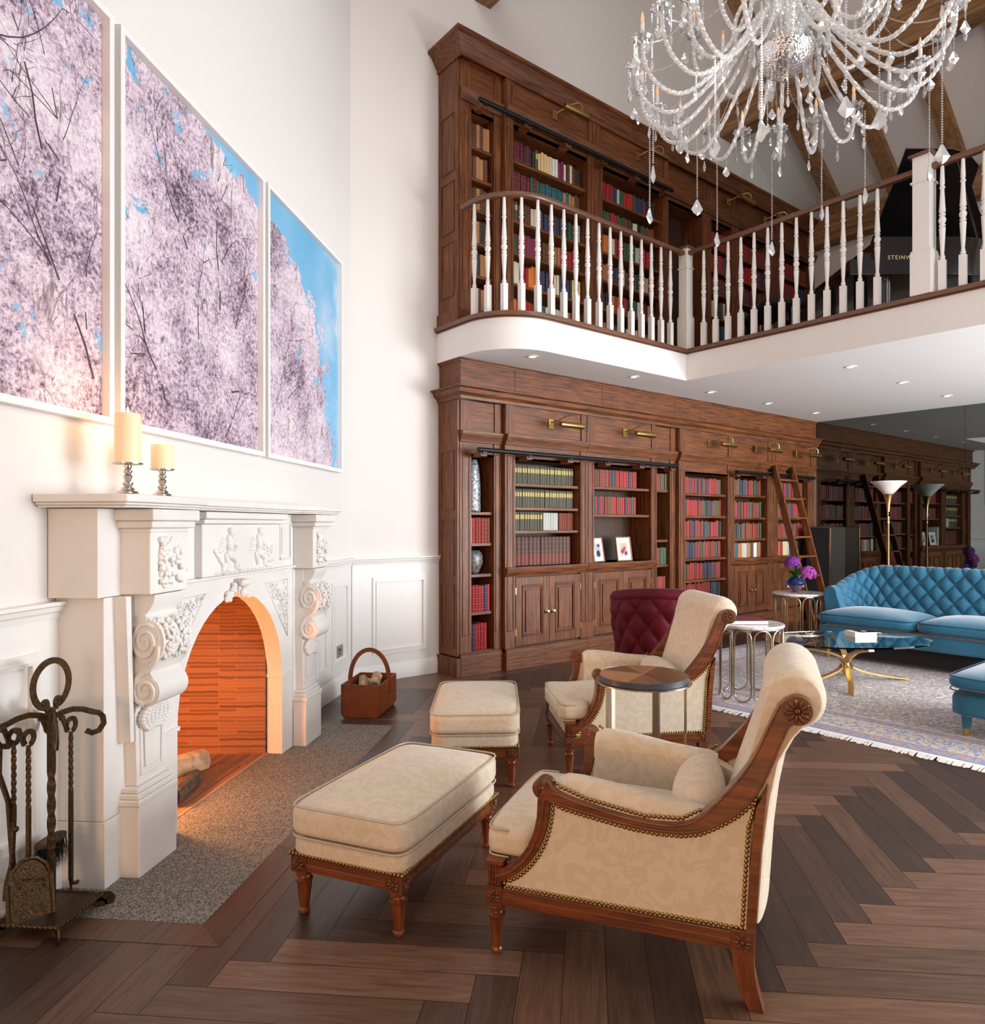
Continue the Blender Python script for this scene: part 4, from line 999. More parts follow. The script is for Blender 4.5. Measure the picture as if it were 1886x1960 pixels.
# ================================================================ PICTURES
def blossom():
    m, nt, p = newmat('cherry_blossom_print'); N = nt.nodes; Lk = nt.links.new
    tc = N.new('ShaderNodeTexCoord'); uv = tc.outputs['UV']; sp = N.new('ShaderNodeSeparateXYZ'); Lk(uv, sp.inputs[0])
    def mth(op, a, b=None, clamp=False):
        n = N.new('ShaderNodeMath'); n.operation = op; n.use_clamp = clamp
        for i, q in enumerate((a, b)):
            if q is None: continue
            if isinstance(q, (int, float)): n.inputs[i].default_value = q
            else: Lk(q, n.inputs[i])
        return n.outputs[0]
    def noise(sc, det=4, dist=0, rough=.55, vec=None, st=None):
        n = N.new('ShaderNodeTexNoise'); n.inputs['Scale'].default_value = sc; n.inputs['Detail'].default_value = det; n.inputs['Distortion'].default_value = dist; n.inputs['Roughness'].default_value = rough
        v = vec or uv
        if st:
            mp = N.new('ShaderNodeMapping'); mp.inputs['Scale'].default_value = st[0]; mp.inputs['Rotation'].default_value = (0, 0, st[1]); Lk(v, mp.inputs['Vector']); v = mp.outputs[0]
        Lk(v, n.inputs['Vector']); return n
    def ramp(f, els):
        r = N.new('ShaderNodeValToRGB'); e = r.color_ramp.elements
        e[0].position, e[0].color = els[0][0], (*els[0][1], 1); e[1].position, e[1].color = els[-1][0], (*els[-1][1], 1)
        for q in els[1:-1]: x = e.new(q[0]); x.color = (*q[1], 1)
        Lk(f, r.inputs['Fac']); return r
    def mix(f, a, b):
        x = N.new('ShaderNodeMix'); x.data_type = 'RGBA'; Lk(f, x.inputs['Factor'])
        for s_, q in (('A', a), ('B', b)):
            if isinstance(q, tuple): x.inputs[s_].default_value = (*q, 1)
            else: Lk(q, x.inputs[s_])
        return x.outputs['Result']
    u, z = sp.outputs['X'], sp.outputs['Y']
    # sky with soft clouds on the far right panel
    sky = ramp(noise(1.6, 4).outputs['Fac'], [(.3, (.14, .39, .62)), (.7, (.23, .49, .70))]).outputs['Color']
    cl = mth('MULTIPLY', mth('SMOOTH_MIN', mth('MULTIPLY', mth('SUBTRACT', u, 4.75), 2.4, True), 1.0), mth('MULTIPLY', mth('SUBTRACT', noise(2.4, 5).outputs['Fac'], .40), 4.0, True))
    sky = mix(mth('MULTIPLY', cl, .85), sky, (.66, .71, .80))
    # canopy edge u(z)
    fc = N.new('ShaderNodeFloatCurve'); cv = fc.mapping.curves[0]
    pts = [(1.70, 5.14), (1.965, 5.10), (2.258, 4.93), (2.661, 4.85), (2.82, 4.76), (2.94, 4.50), (3.08, 4.26), (3.14, 3.85), (3.24, 3.45), (3.29, 2.75)]
    for i, (zz, uu) in enumerate(pts):
        X, Y = (zz - 1.6) / 1.8, (uu - 2.0) / 3.6
        if i < 2: cv.points[i].location = (X, Y)
        else: cv.points.new(X, Y)
    cv.points[0].location = ((1.70 - 1.6) / 1.8, (5.14 - 2) / 3.6)
    fc.mapping.update(); Lk(mth('DIVIDE', mth('SUBTRACT', z, 1.6), 1.8), fc.inputs['Value'])
    ue = mth('ADD', mth('MULTIPLY', fc.outputs[0], 3.6), 2.0)
    jag = mth('ADD', mth('MULTIPLY', mth('SUBTRACT', noise(6, 6, 0, .7).outputs['Fac'], .5), 1.5), mth('MULTIPLY', mth('SUBTRACT', noise(34, 3, 0, .7).outputs['Fac'], .5), .10))
    inside = mth('MULTIPLY', mth('ADD', mth('SUBTRACT', ue, u), jag), 40, True)
    holes = mth('MULTIPLY', mth('SUBTRACT', noise(5.2, 8, .6, .72).outputs['Fac'], mth('SUBTRACT', .612, mth('MULTIPLY', mth('SUBTRACT', z, 2.3), .030))), 26, True)
    # blossom clumps
    vo = N.new('ShaderNodeTexVoronoi'); vo.inputs['Scale'].default_value = 75; Lk(uv, vo.inputs['Vector'])
    fine = noise(48, 5, .3, .8).outputs['Fac']; mid = noise(10, 7, .5, .8).outputs['Fac']
    tone = mth('ADD', mth('MULTIPLY', fine, .85), mth('ADD', mth('MULTIPLY', mid, .45), mth('MULTIPLY', noise(2.0, 3).outputs['Fac'], .55))); tone = mth('SUBTRACT', tone, .385)
    bl = ramp(tone, [(.385, (.08, .055, .075)), (.44, (.24, .17, .23)), (.495, (.45, .34, .42)), (.565, (.65, .52, .59)), (.68, (.80, .70, .74))]).outputs['Color']
    # twigs: thin ridges of stretched noise in two directions
    def twig(st, rot, wd, sc):
        n = noise(sc, 3, 2.2, .5, None, ((1, st, 1), rot)); return mth('SUBTRACT', 1.0, mth('MULTIPLY', mth('ABSOLUTE', mth('SUBTRACT', n.outputs['Fac'], .5)), wd), True)
    tw = mth('MAXIMUM', twig(.33, R(25), 70, 4.5), mth('MAXIMUM', twig(.30, R(-32), 60, 3.4), twig(.4, R(8), 95, 8)))
    tm = mth('MULTIPLY', mth('SUBTRACT', noise(6, 5, 0, .7).outputs['Fac'], .47), 9, True)
    tw = mth('MULTIPLY', mth('MULTIPLY', tw, tm), .85)
    c = mix(inside, sky, mix(holes, bl, sky))
    c = mix(mth('MULTIPLY', tw, inside), c, (.085, .05, .065))
    Lk(c, p.inputs['Base Color']); p.inputs['Roughness'].default_value = .6; p.inputs['Coat Weight'].default_value = 0.0; p.inputs['Specular IOR Level'].default_value = .2
    return m
M['print'] = blossom()
M['branch'] = mat('printed_branch', (.075, .045, .055), .6, noise=.3, nscale=30)
def printgeo(u0, u1, z0, z1, o0, seed):
    mb = MB(); rn = random.Random(seed)
    mb.add([(u0 - o0, -.012, z0), (u1 - o0, -.012, z0), (u1 - o0, -.012, z1), (u0 - o0, -.012, z1)], [(0, 1, 2, 3)], 0, [[(u0, z0), (u1, z0), (u1, z1), (u0, z1)]])
    def br(u, z, a, L, w_, dep):
        n = 9; P = []
        for k in range(n + 1):
            P.append((u, z)); u += math.cos(a) * L / n; z += math.sin(a) * L / n; a += rn.uniform(-.22, .22)
        for k in range(n):
            (a0, b0), (a1, b1) = P[k], P[k + 1]; w0 = w_ * .6 * (1 - .8 * k / n); w1 = w_ * .6 * (1 - .8 * (k + 1) / n)
            if rn.random() < .38: continue
            if not (u0 + .01 < min(a0, a1) and max(a0, a1) < u1 - .01 and z0 + .01 < min(b0, b1) and max(b0, b1) < z1 - .01): continue
            d = math.atan2(b1 - b0, a1 - a0); nx, nz = -math.sin(d), math.cos(d)
            mb.add([(a0 - nx * w0 - o0, -.0126, b0 - nz * w0), (a1 - nx * w1 - o0, -.0126, b1 - nz * w1), (a1 + nx * w1 - o0, -.0126, b1 + nz * w1), (a0 + nx * w0 - o0, -.0126, b0 + nz * w0)], [(0, 1, 2, 3)], 1, [[(0, 0)] * 4])
        if dep:
            for q in range(2 + dep):
                k = rn.randint(2, n - 1); br(P[k][0], P[k][1], a + rn.choice([-1, 1]) * rn.uniform(.4, .9), L * rn.uniform(.4, .65), w_ * .5, dep - 1)
    starts = {1: [(2.62, 1.75, 2.1, 1.1, .011), (2.30, 2.6, 1.9, .8, .008), (2.35, 2.35, 1.4, .9, .007), (1.6, 1.8, 1.2, 1.2, .012), (2.5, 2.5, 2.4, .7, .006)],
              2: [(3.02, 1.86, 1.95, .6, .011), (3.55, 1.75, .9, .4, .008), (3.50, 2.30, 1.6, .9, .011), (3.20, 2.60, 2.2, .55, .010), (3.66, 2.35, 1.2, .5, .008), (3.3, 2.2, 1.7, .5, .007), (3.62, 2.0, .3, .4, .009)],
              3: [(4.35, 2.10, .7, .35, .006), (4.30, 2.45, .3, .45, .006), (4.5, 2.0, 1.5, .5, .004), (4.1, 1.9, 1.0, .5, .006)]}[seed]
    for s_ in starts: br(*s_, 2)
    return mb
def picture(u0, u1, seed, label):
    uc_ = (u0 + u1) / 2; z0, z1 = 1.69, 3.295
    r = empty('framed_photograph', FW(uc_, 0, z0), label, 'picture', A45, 'cherry blossom photographs over the fireplace')
    O = (uc_, 0, z0); ub_ = lambda mb, a, v0, c, b, v1, e: mb.box(a - uc_, -v1, c - z0, b - uc_, -v0, e - z0)
    f = MB(); w_ = .026
    for a, c, b, e in ((u0, z0, u1, z0 + w_), (u0, z1 - w_, u1, z1), (u0, z0 + w_, u0 + w_, z1 - w_), (u1 - w_, z0 + w_, u1, z1 - w_)): ub_(f, a, .004, c, b, .045, e)
    f.build('frame', M['trim'], r)
    m_ = MB(); ub_(m_, u0 + w_, .003, z0 + w_, u1 - w_, .010, z1 - w_); m_.build('backing', M['white'], r)
    p_ = printgeo(u0 + w_ + .001, u1 - w_ - .001, z0 + w_ + .001, z1 - w_ - .001, uc_, seed)
    p_.v = [(a, b, c - z0) for a, b, c in p_.v]
    p_.build('print', [M['print'], M['branch']], r)
picture(1.36, 2.632, 1, 'white framed cherry blossom photograph cut off by the left edge, blossom filling it')
picture(2.672, 3.948, 2, 'middle white framed cherry blossom photograph with a strip of blue sky top right')
picture(3.986, 5.258, 3, 'right-hand white framed cherry blossom photograph with the most blue sky')
# ================================================================ CANDLES
def candlestick(u, v, H_, rp, label, hb):
    r = empty('candlestick', FW(u, v, 1.4042), label, 'candlestick', A45)
    m = MB(); k = H_ / .125
    m.lathe([(.042, 0), (.044, .006), (.036, .012), (.034, .018), (.024, .022), (.022, .03), (.013, .036), (.018, .046), (.018, .052), (.010, .058), (.014, .07), (.016, .078), (.010, .086), (.015, .093), (.015, .099), (.010, .104), (.013, .113), (.013, .119)], 22)
    m.v = [(a, b, c * k) for a, b, c in m.v]; m.build('stem', M['silver'], r, smooth=45)
    m = MB(); m.lathe([(.0, H_ - .006), (.014, H_ - .006), (rp * .9, H_ - .003), (rp, H_), (rp, H_ + .004), (rp * .93, H_ + .002), (0, H_ + .001)], 26); m.build('drip_plate', M['silver'], r, smooth=45)
def candle(u, v, z, rr, h, label):
    r = empty('pillar_candle', FW(u, v, z), label, 'candle', A45)
    m = MB(); m.lathe([(0, 0), (rr, 0), (rr, h * .95), (rr * .94, h), (rr * .6, h - .010), (0, h - .014)], 26); m.build('wax', M['wax'], r, smooth=45)
    m = MB(); m.tube([(0, 0, h - .014), (.001, 0, h + .004)], .0012, 6); m.build('wick', M['char'], r)
    m = MB(); m.lathe([(0, h + .001), (.005, h + .007), (.0045, h + .014), (0, h + .028)], 10); m.build('flame', M['flame'], r, smooth=True)
    l = bpy.data.lights.new('candle_light', 'POINT'); l.energy = .8; l.color = (1, .55, .22); l.shadow_soft_size = .02; o = bpy.data.objects.new('candle_light', l); COL.objects.link(o); o.location = FW(u, v, z + h + .04)
candlestick(2.487, .20, .118, .052, 'taller nickel candlestick on the mantel holding the tall pillar candle', 0); candle(2.487, .20, 1.5245, .0445, .184, 'tall ivory pillar candle burning on the left candlestick')
candlestick(2.70, .20, .112, .046, 'smaller nickel candlestick on the mantel, right of the taller one', 0); candle(2.70, .20, 1.5185, .041, .098, 'short ivory pillar candle burning on the right candlestick')
# ================================================================ FIRE TOOLS
ft0 = FW(2.172, .150, 0)
st = empty('fire_tool_stand', ft0, 'wrought iron fire tool stand with ring handle and square base beside the fireplace', 'fire tool stand', A45)
m = MB(); n_ = 16; s0_ = .105
pl_ = []
for sx, sy in ((-1, -1), (1, -1), (1, 1), (-1, 1)):
    pass
m.box(-s0_, -s0_, .035, s0_, s0_, .043); 
for a, b in (((-1, -1), (1, -1)), ((1, -1), (1, 1)), ((1, 1), (-1, 1)), ((-1, 1), (-1, -1))):
    P = [(s0_ * (a[0] + (b[0] - a[0]) * k / 24), s0_ * (a[1] + (b[1] - a[1]) * k / 24), .041 + .003 * (k % 2)) for k in range(25)]
    m.tube(P, .0055, 6)
m.build('base_plate', M['iron'], st)
for sx, sy in ((-1, -1), (1, -1), (1, 1), (-1, 1)):
    q = MB(); P = []
    for k in range(16):
        a = -PI / 2 + 4.6 * k / 15; rr = .018 * (1 - .5 * k / 15)
        P.append((sx * (s0_ - .012 + .012 + rr * math.cos(a) * .9), sy * (s0_ + .0 + rr * math.cos(a) * .9), .020 + rr * math.sin(a)))
    P = [(sx * s0_ * .80, sy * s0_ * .80, .036)] + P
    q.sweep(P, [(-.016, -.003), (.016, -.003), (.016, .003), (-.016, .003)], up=(sx * 1., -sy * 1., 0)); q.build('scroll_foot', M['iron'], st, smooth=40)
q = MB(); sec = [(.009, .009), (-.009, .009), (-.009, -.009), (.009, -.009)]
q.sweep([(0, 0, .04), (0, 0, .20)], sec, up=(0, 1, 0)); q.sweep([(0, 0, .20 + .30 * k / 40) for k in range(41)], sec, up=(0, 1, 0), twist=.20); q.sweep([(0, 0, .50), (0, 0, .70)], sec, up=(0, 1, 0))
q.build('twisted_post', M['iron'], st, smooth=30)
q = MB(); P = [(.078 * math.sin(t), 0, .775 - .078 * math.cos(t)) for t in [R(28 + 304 * k / 40) for k in range(41)]]
def curl(x, z, sg, r0, n=14): return [(x + sg * r0 * (1 - .6 * k / n) * (1 - math.cos(4.6 * k / n)) * .6, 0, z + r0 * (1 - .6 * k / n) * math.sin(4.6 * k / n)) for k in range(1, n)]
P = curl(P[0][0], P[0][2], -1, .022)[::-1] + P + curl(P[-1][0], P[-1][2], 1, .022)
q.sweep(P, [(-.010, -.0035), (.010, -.0035), (.010, .0035), (-.010, .0035)], up=(0, 1, 0)); q.build('ring_handle', M['iron'], st, smooth=40)
q = MB()
for k in range(4):
    a = PI / 4 + k * PI / 2; ca, sa = math.cos(a), math.sin(a)
    P = [(ca * t, sa * t, .665 + .02 * math.sin(PI * t / .12)) for t in (0, .03, .06, .09, .12)]
    P += [(ca * (.12 + .03 * math.sin(w_)) - .0, sa * (.12 + .03 * math.sin(w_)), .665 - .035 + .035 * math.cos(w_)) for w_ in (.5, 1.1, 1.8, 2.6, 3.3, 4.0)]
    q.sweep(P, [(-.009, -.003), (.009, -.003), (.009, .003), (-.009, .003)], up=(-sa, ca, 0))
q.build('hook_arms', M['iron'], st, smooth=40)
def handle(mb, x, y, zt, zb, tw=True):
    # looped handle, twisted grip then square shaft
    P = [(x + .022 * math.sin(t), y, zt + .022 - .022 * math.cos(t)) for t in [R(20 + 300 * k / 18) for k in range(19)]] + [(x - .040, y, zt + .060), (x - .052, y, zt + .058)]
    mb.sweep(P, [(-.008, -.003), (.008, -.003), (.008, .003), (-.008, .003)], up=(0, 1, 0))
    s4 = [(.0055, .0055), (-.0055, .0055), (-.0055, -.0055), (.0055, -.0055)]
    mb.sweep([(x, y, zt - .20 + .20 * k / 30) for k in range(31)], s4, up=(0, 1, 0), twist=.42)
    mb.sweep([(x, y, zb), (x, y, zt - .20)], s4, up=(0, 1, 0))
def tool(name, label, dx, dy, build):
    r = empty(name, (ft0 + Vector((0, 0, 0))) + Matrix.Rotation(A45, 3, 'Z') @ Vector((dx, dy, 0)), label, 'fire tool', A45, 'fire tools hanging on the iron stand'); build(r); return r
def t_shovel(r):
    q = MB(); handle(q, 0, 0, .60, .24); q.build('handle', M['iron'], r, smooth=30)
    q = MB(); o_ = [(-.060, .065), (.060, .065), (.058, .18), (.045, .215), (.022, .238), (0, .244), (-.022, .238), (-.045, .215), (-.058, .18)]
    q.prism(o_, lambda p, t: (p[0], t - .02 + (p[1] - .15) * .22, p[1]), 0, .004)
    rim = [(p[0], -.022 + (p[1] - .15) * .22, p[1]) for p in o_]
    q.tube(rim[1:] + rim[:1], .006, 6); 
    for k in range(26): q.sphere((random.uniform(-.04, .04), -.021 + 0, .10 + random.uniform(0, .09)), (.004, .002, .004), 6, 4)
    q.xf(Matrix.Rotation(R(-38), 4, 'Z')); q.build('blade', M['iron'], r, smooth=30)
def t_brush(r):
    q = MB(); handle(q, 0, 0, .60, .24); q.build('handle', M['iron'], r, smooth=30)
    q = MB(); q.sell((0, 0, .235), (.062, .020, .014), 4, 3, 8); q.build('brush_head', M['bark'], r, smooth=True)
    q = MB(); rn2 = random.Random(4)
    for k in range(420):
        x, y = rn2.uniform(-.055, .055), rn2.uniform(-.016, .016); e = Vector((x * 1.25 + rn2.uniform(-.01, .01), y * 1.5, .115 + rn2.random() * .02)); q.add([(x - .0009, y, .228), (x + .0009, y, .228), (e.x, e.y, e.z), (x, y + .0012, .228)], [(0, 1, 2), (1, 3, 2), (3, 0, 2)])
    o = q.build('bristles', M['char'], r); o['kind'] = 'stuff'
def t_poker(r):
    q = MB(); handle(q, 0, 0, .60, .10); q.build('handle', M['iron'], r, smooth=30)
    q = MB(); q.tube([(0, 0, .10), (.008, 0, .085), (.03, 0, .075), (.035, 0, .08)], .006, 8); q.tube([(0, 0, .11), (0, 0, .055)], .007, 8, scale=[1, .2]); q.build('poker_tip', M['iron'], r, smooth=40)
def t_tongs(r):
    q = MB(); handle(q, -.012, 0, .60, .36); q.build('arm', M['iron'], r, smooth=30)
    q = MB(); s4 = [(.006, .005), (-.006, .005), (-.006, -.005), (.006, -.005)]
    q.sweep([(-.055, .01, .60), (-.058, .01, .52), (-.022, .01, .42), (-.012, .01, .30), (.0, .01, .18), (.03, .01, .13), (.03, .01, .10)], s4, up=(0, 1, 0)); q.build('arm', M['iron'], r, smooth=30)
    q = MB(); q.sweep([(-.012, 0, .36), (-.02, 0, .22), (-.04, 0, .17), (-.045, 0, .12)], s4, up=(0, 1, 0)); q.sphere((-.012, -.006, .33), .010, 10, 6); q.build('jaw', M['iron'], r, smooth=30)
tool('fire_shovel', 'iron fire shovel with hammered blade, nearest on the tool stand', -.078, .015, t_shovel)
tool('hearth_brush', 'iron handled hearth brush with black bristles on the tool stand', .065, .055, t_brush)
tool('fire_poker', 'iron poker with hooked tip on the right of the tool stand', .075, -.01, t_poker)
tool('fire_tongs', 'hinged iron fire tongs hanging at the left of the tool stand', -.06, .07, t_tongs)
# ================================================================ LOG BASKET
bk0 = FW(4.78, .33, 0)
o_l = onp = None
bk = empty('log_basket', Vector((2.345, 4.475, 0)), 'tan leather log basket with a tall hoop handle by the panelled wall', 'basket', A45)
# local: x along fireplace wall (length .42), -y outwards (width .27)
m = MB(); Lx, Ly, Hh, t = .20, .135, .225, .008
prof_ = [(-Ly, Hh), (-Ly, .03), (-Ly + .012, .008), (-Ly + .035, 0), (Ly - .035, 0), (Ly - .012, .008), (Ly, .03), (Ly, Hh)]
inn = [(-Ly + t, Hh), (-Ly + t, .035), (-Ly + .02, .016), (-Ly + .04, t), (Ly - .04, t), (Ly - .02, .016), (Ly - t, .035), (Ly - t, Hh)]
m.strip(prof_, inn, lambda p, t_: (t_, p[0], p[1]), -Lx, Lx)
m.prism(prof_[::-1], lambda p, t_: (t_, p[0], p[1]), -Lx, -Lx + t); m.prism(prof_[::-1], lambda p, t_: (t_, p[0], p[1]), Lx - t, Lx)
m.build('body', M['leather'], bk, bevel=.002)
m = MB(); m.box(-Lx + t + .001, -Ly + t + .001, .02, Lx - t - .001, Ly - t - .001, .09); m.build('lining', M['leatherin'], bk)
m = MB(); P = [(0, -Ly - .003, .12), (0, -Ly - .004, Hh)] + [(0, -(Ly + .002) * math.cos(a), Hh + .20 * math.sin(a)) for a in [PI * k / 20 for k in range(1, 20)]] + [(0, Ly + .004, Hh), (0, Ly + .003, .12)]
m.sweep(P, [(-.015, -.003), (.015, -.003), (.015, .003), (-.015, .003)], up=(1, 0, 0)); m.build('handle', M['leather'], bk, smooth=40)
def blog(p, q, r, label, k):
    Rm = Matrix.Rotation(A45, 3, 'Z'); a = Vector((2.345, 4.475, 0)) + Rm @ Vector(p); b = Vector((2.345, 4.475, 0)) + Rm @ Vector(q)
    mb = MB(); sec = [(r * math.cos(2 * PI * i / 7) * (.75 + .4 * random.random()), r * math.sin(2 * PI * i / 7) * (.75 + .4 * random.random())) for i in range(7)]
    mb.sweep([Vector((0, 0, 0)), (b - a) * .5, b - a], sec); mb.m[0:3] = [1] * 3
    tag(mb.build('basket_log', [M['log'], M['bark']], loc=a), label, 'log', 'logs in the leather basket')
blog((-.15, -.05, .13), (.10, -.02, .225), .038, 'bark-edged log propped up highest in the leather basket', 0)
blog((-.10, .06, .12), (.15, .05, .17), .034, 'lower pale split log at the back of the basket', 1)
blog((-.16, .0, .12), (.12, .085, .20), .030, 'thin split log leaning to the right in the basket', 2)
# ================================================================ ARMCHAIRS
def polyline_pts(pts, step):
    out = []; acc = 0
    for a, b in zip(pts, pts[1:]):
        a = Vector(a); b = Vector(b); L = (b - a).length
        while acc <= L: out.append(a.lerp(b, acc / L if L else 0)); acc += step
        acc -= L
    return out
def smoothpoly(pts, it=2):
    for _ in range(it):
        q = [pts[0]]
        for a, b in zip(pts, pts[1:]):
            q += [(a[0] * .75 + b[0] * .25, a[1] * .75 + b[1] * .25), (a[0] * .25 + b[0] * .75, a[1] * .25 + b[1] * .75)]
        q.append(pts[-1]); pts = q
    return pts
ARM_T = [(.150, .548), (.172, .522), (.271, .496), (.438, .469), (.545, .476), (.597, .508), (.648, .566), (.698, .628), (.738, .697), (.767, .768), (.796, .832), (.835, .846)]
ARM_B = [(.125, .487), (.163, .482), (.271, .463), (.438, .440), (.571, .446), (.645, .487), (.703, .53), (.745, .585), (.775, .655), (.797, .715), (.817, .765), (.838, .780)]
POST_O = [(-.01, .262), (.035, .278), (.070, .312), (.098, .355), (.120, .419), (.124, .492)]
POST_I = [(-.01, .222), (.040, .240), (.090, .285), (.130, .345), (.153, .41), (.163, .488)]
W_C = .60
def nails(mb, pts, step, yf, r=.0066):
    for p in polyline_pts(pts, step): mb.sphere((p[0], yf, p[1]), (r, r * .6, r), 7, 4)
def petals(mb, c, r, axis_y, n=10, th=.006):
    for k in range(n):
        a = 2 * PI * k / n; s0 = len(mb.v)
        mb.sphere((0, 0, 0), (r * .40, th, r * .17), 8, 5); mb.xf(Matrix.Translation((c[0] + r * .58 * math.cos(a), c[1], c[2] + r * .58 * math.sin(a))) @ Matrix.Rotation(-a, 4, 'Y'), s0)
    mb.sphere(c, (r * .24, th * 1.6, r * .24), 10, 6)
def turned_leg(root, x, y, h, name='leg', r0=.024):
    m = MB(); m.lathe([(r0 * .55, 0), (r0 * .72, .006), (r0 * .72, .014), (r0 * .55, .020), (r0 * .62, .024)], 16, (x, y, 0))
    m.lathe([(r0 * .60, .024), (r0 * .98, h * .72)], 20, (x, y, 0), flute=.10)
    m.lathe([(r0 * .80, h * .72), (r0 * 1.05, h * .74), (r0 * 1.1, h * .79), (r0 * .8, h * .82), (r0 * .75, h * .86), (r0 * 1.05, h * .89), (r0 * 1.1, h * .95), (r0 * .9, h)], 18, (x, y, 0))
    return m.build(name, M['chairwoodz'], root, smooth=35)
def armchair(loc, rz, label):
    r = empty('armchair', loc, label, 'armchair', rz)
    wt = .045
    at, ab = smoothpoly(ARM_T, 1), smoothpoly(ARM_B, 1); po, pi_ = smoothpoly(POST_O, 1), smoothpoly(POST_I, 1)
    for sd in (0, 1):
        y0, y1 = (-.005, wt) if sd == 0 else (W_C - wt, W_C + .005)
        yo, yi = (-.005, wt) if sd == 0 else (W_C + .005, W_C - wt); sg = -1 if sd == 0 else 1
        m = MB()
        m.strip(ab, at, XZy, y0, y1); m.strip(pi_, po, XZy, y0, y1)
        m.strip([(.735, .545), (.718, .373), (.708, .18)], [(.764, .60), (.748, .43), (.732, .18)], XZy, y0, y1)
        m.box(.012, y0, .157, .672, y1, .205)
        m.box(.012, y0 + (0 if sd else -.003), .168, .672, y1 + (.003 if sd else 0), .186)
        # raised beads following the arm
        for L_ in (ARM_T, ARM_B):
            m.tube([(p[0], yo + sg * .001, p[1] + (-.007 if L_ is ARM_T else .007)) for p in smoothpoly(L_[1:-1], 2)], .0035, 6, up=(0, 1, 0))
        m.tube([(p[0] - .006 * 0, yo + sg * .001, p[1]) for p in [((a[0] + b[0]) / 2, (a[1] + b[1]) / 2) for a, b in zip(po, pi_)]], .005, 6, up=(0, 1, 0))
        m.box(-.035, y0, .205, .012, y1, .212); m.box(-.040, y0 - .003, .276, .016, y1 + .003, .288); m.box(-.032, y0 + .002, .212, .008, y1 - .002, .276)
        for k in range(4): m.box(-.027 + .009 * k, min(yo, yo + sg * .003), .216, -.023 + .009 * k, max(yo, yo + sg * .003), .270)
        for k in range(4): m.box(-.037, y0 + .008 + .009 * k, .216, -.030, y0 + .012 + .009 * k, .270)
        m.build('side_frame', M['chairwood'], r, bevel=.003, smooth=False)
        m = MB(); c0 = (.138, (y0 + y1) / 2, .520)
        for dy in (-.016, .0, .016): m.lathe([(.020, -.008), (.031, -.006), (.031, .006), (.020, .008)], 18, (c0[0], c0[1] + dy, c0[2]), axis='y')
        m.sphere((.136, c0[1], .520), (.026, .026, .026), 14, 8); m.build('arm_scroll', M['chairwoodz'], r, smooth=35)
        m = MB(); m.lathe([(.0, -.004), (.038, -.004), (.040, .02), (.036, .04), (0, .042)], 20, (.838, y0 if sd == 0 else y1 - .04, .812), axis='y')
        petals(m, (.838, yo + sg * .004, .812), .036, 1, 11, .006); m.build('rosette', M['carved'], r, smooth=35)
        for bx_, sz in ((-.014, .026), (.701, .031)):
            m = MB(); m.box(bx_ - sz, y0 - .002, .150, bx_ + sz, y1 + .002, .212); 
            petals(m, (bx_, yo + sg * .003, .181), sz * .85, 1, 8, .004)
            if bx_ < 0:
                s0 = len(m.v); petals(m, (0, 0, 0), sz * .85, 1, 8, .004); m.xf(Matrix.Translation((bx_ - sz - .001, (y0 + y1) / 2, .181)) @ Matrix.Rotation(PI / 2, 4, 'Z'), s0)
            m.build('corner_block', M['carved'], r, bevel=.002)
        turned_leg(r, -.014, (y0 + y1) / 2, .152)
        m = MB(); m.strip([(.672, .152), (.676, .11), (.690, .055), (.716, .0)], [(.730, .152), (.732, .10), (.742, .05), (.756, .0)], XZy, y0 + .003, y1 - .003)
        for k in (-.35, 0, .35): m.tube([(.700 + k * .030, yo - sg * .002, .14), (.704 + k * .03, yo - sg * .002, .10), (.716 + k * .025, yo - sg * .002, .05)], .0028, 5, up=(0, 1, 0))
        m.build('leg', M['chairwoodz'], r, bevel=.003)
        # side upholstery
        pan = [(.014, .205)] + [(p[0] + .002, p[1]) for p in pi_[2:]] + [(p[0], p[1] + .004) for p in ab[3:-9]] + [(.722, .50), (.712, .206)]
        m = MB(); m.prism(pan, XZy, y0 + (.010 if sd == 0 else .008), y1 - (.008 if sd == 0 else .010)); m.build('side_panel', M['damask'], r)
        nl = [(p[0] + .009, p[1] - .004) for p in pi_[2:]] + [(p[0], p[1] - .007) for p in ab[3:-9]] + [(.724, .512), (.716, .49), (.708, .36), (.700, .214), (.35, .213), (.02, .213), (.012, .228), (.04, .234)]
        m = MB(); nails(m, nl, .0132, yo - sg * .004 - sg * .004); m.build('nailhead_trim', M['nail'], r, smooth=True)
        m = MB(); nails(m, [(.172, .548), (.192, .533), (.271, .508), (.438, .482), (.540, .488), (.592, .520)], .0132, yo - sg * .006)
        m.build('nailhead_trim', M['nail'], r, smooth=True)
        # padded arm
        m = MB(); secs = []; yin = yo - sg * .105
        for s_, zt in ((.172, .540), (.200, .556), (.25, .556), (.34, .545), (.44, .528), (.52, .520), (.57, .516), (.60, .505)):
            kk = at; zb = .46; ring = []
            for q in range(13):
                a = PI * q / 12; yq = yo - sg * .010; yy = (yq + yin) / 2 + (yin - yq) / 2 * -math.cos(a) * .96; zz = zb + (zt - zb) * math.sin(a) ** .55
                ring.append((s_, yy, zz))
            secs.append(ring)
        n_ = 13; vs = [p for q in secs for p in q]; fs = []
        for i in range(len(secs) - 1):
            for q in range(n_ - 1): fs.append((i * n_ + q, i * n_ + q + 1, (i + 1) * n_ + q + 1, (i + 1) * n_ + q))
            fs.append((i * n_ + n_ - 1, i * n_, (i + 1) * n_, (i + 1) * n_ + n_ - 1))
        fs += [tuple(range(n_))[::-1], tuple((len(secs) - 1) * n_ + q for q in range(n_))]
        m.add(vs, fs); ya, yb_ = sorted((yo - sg * .030, yin))
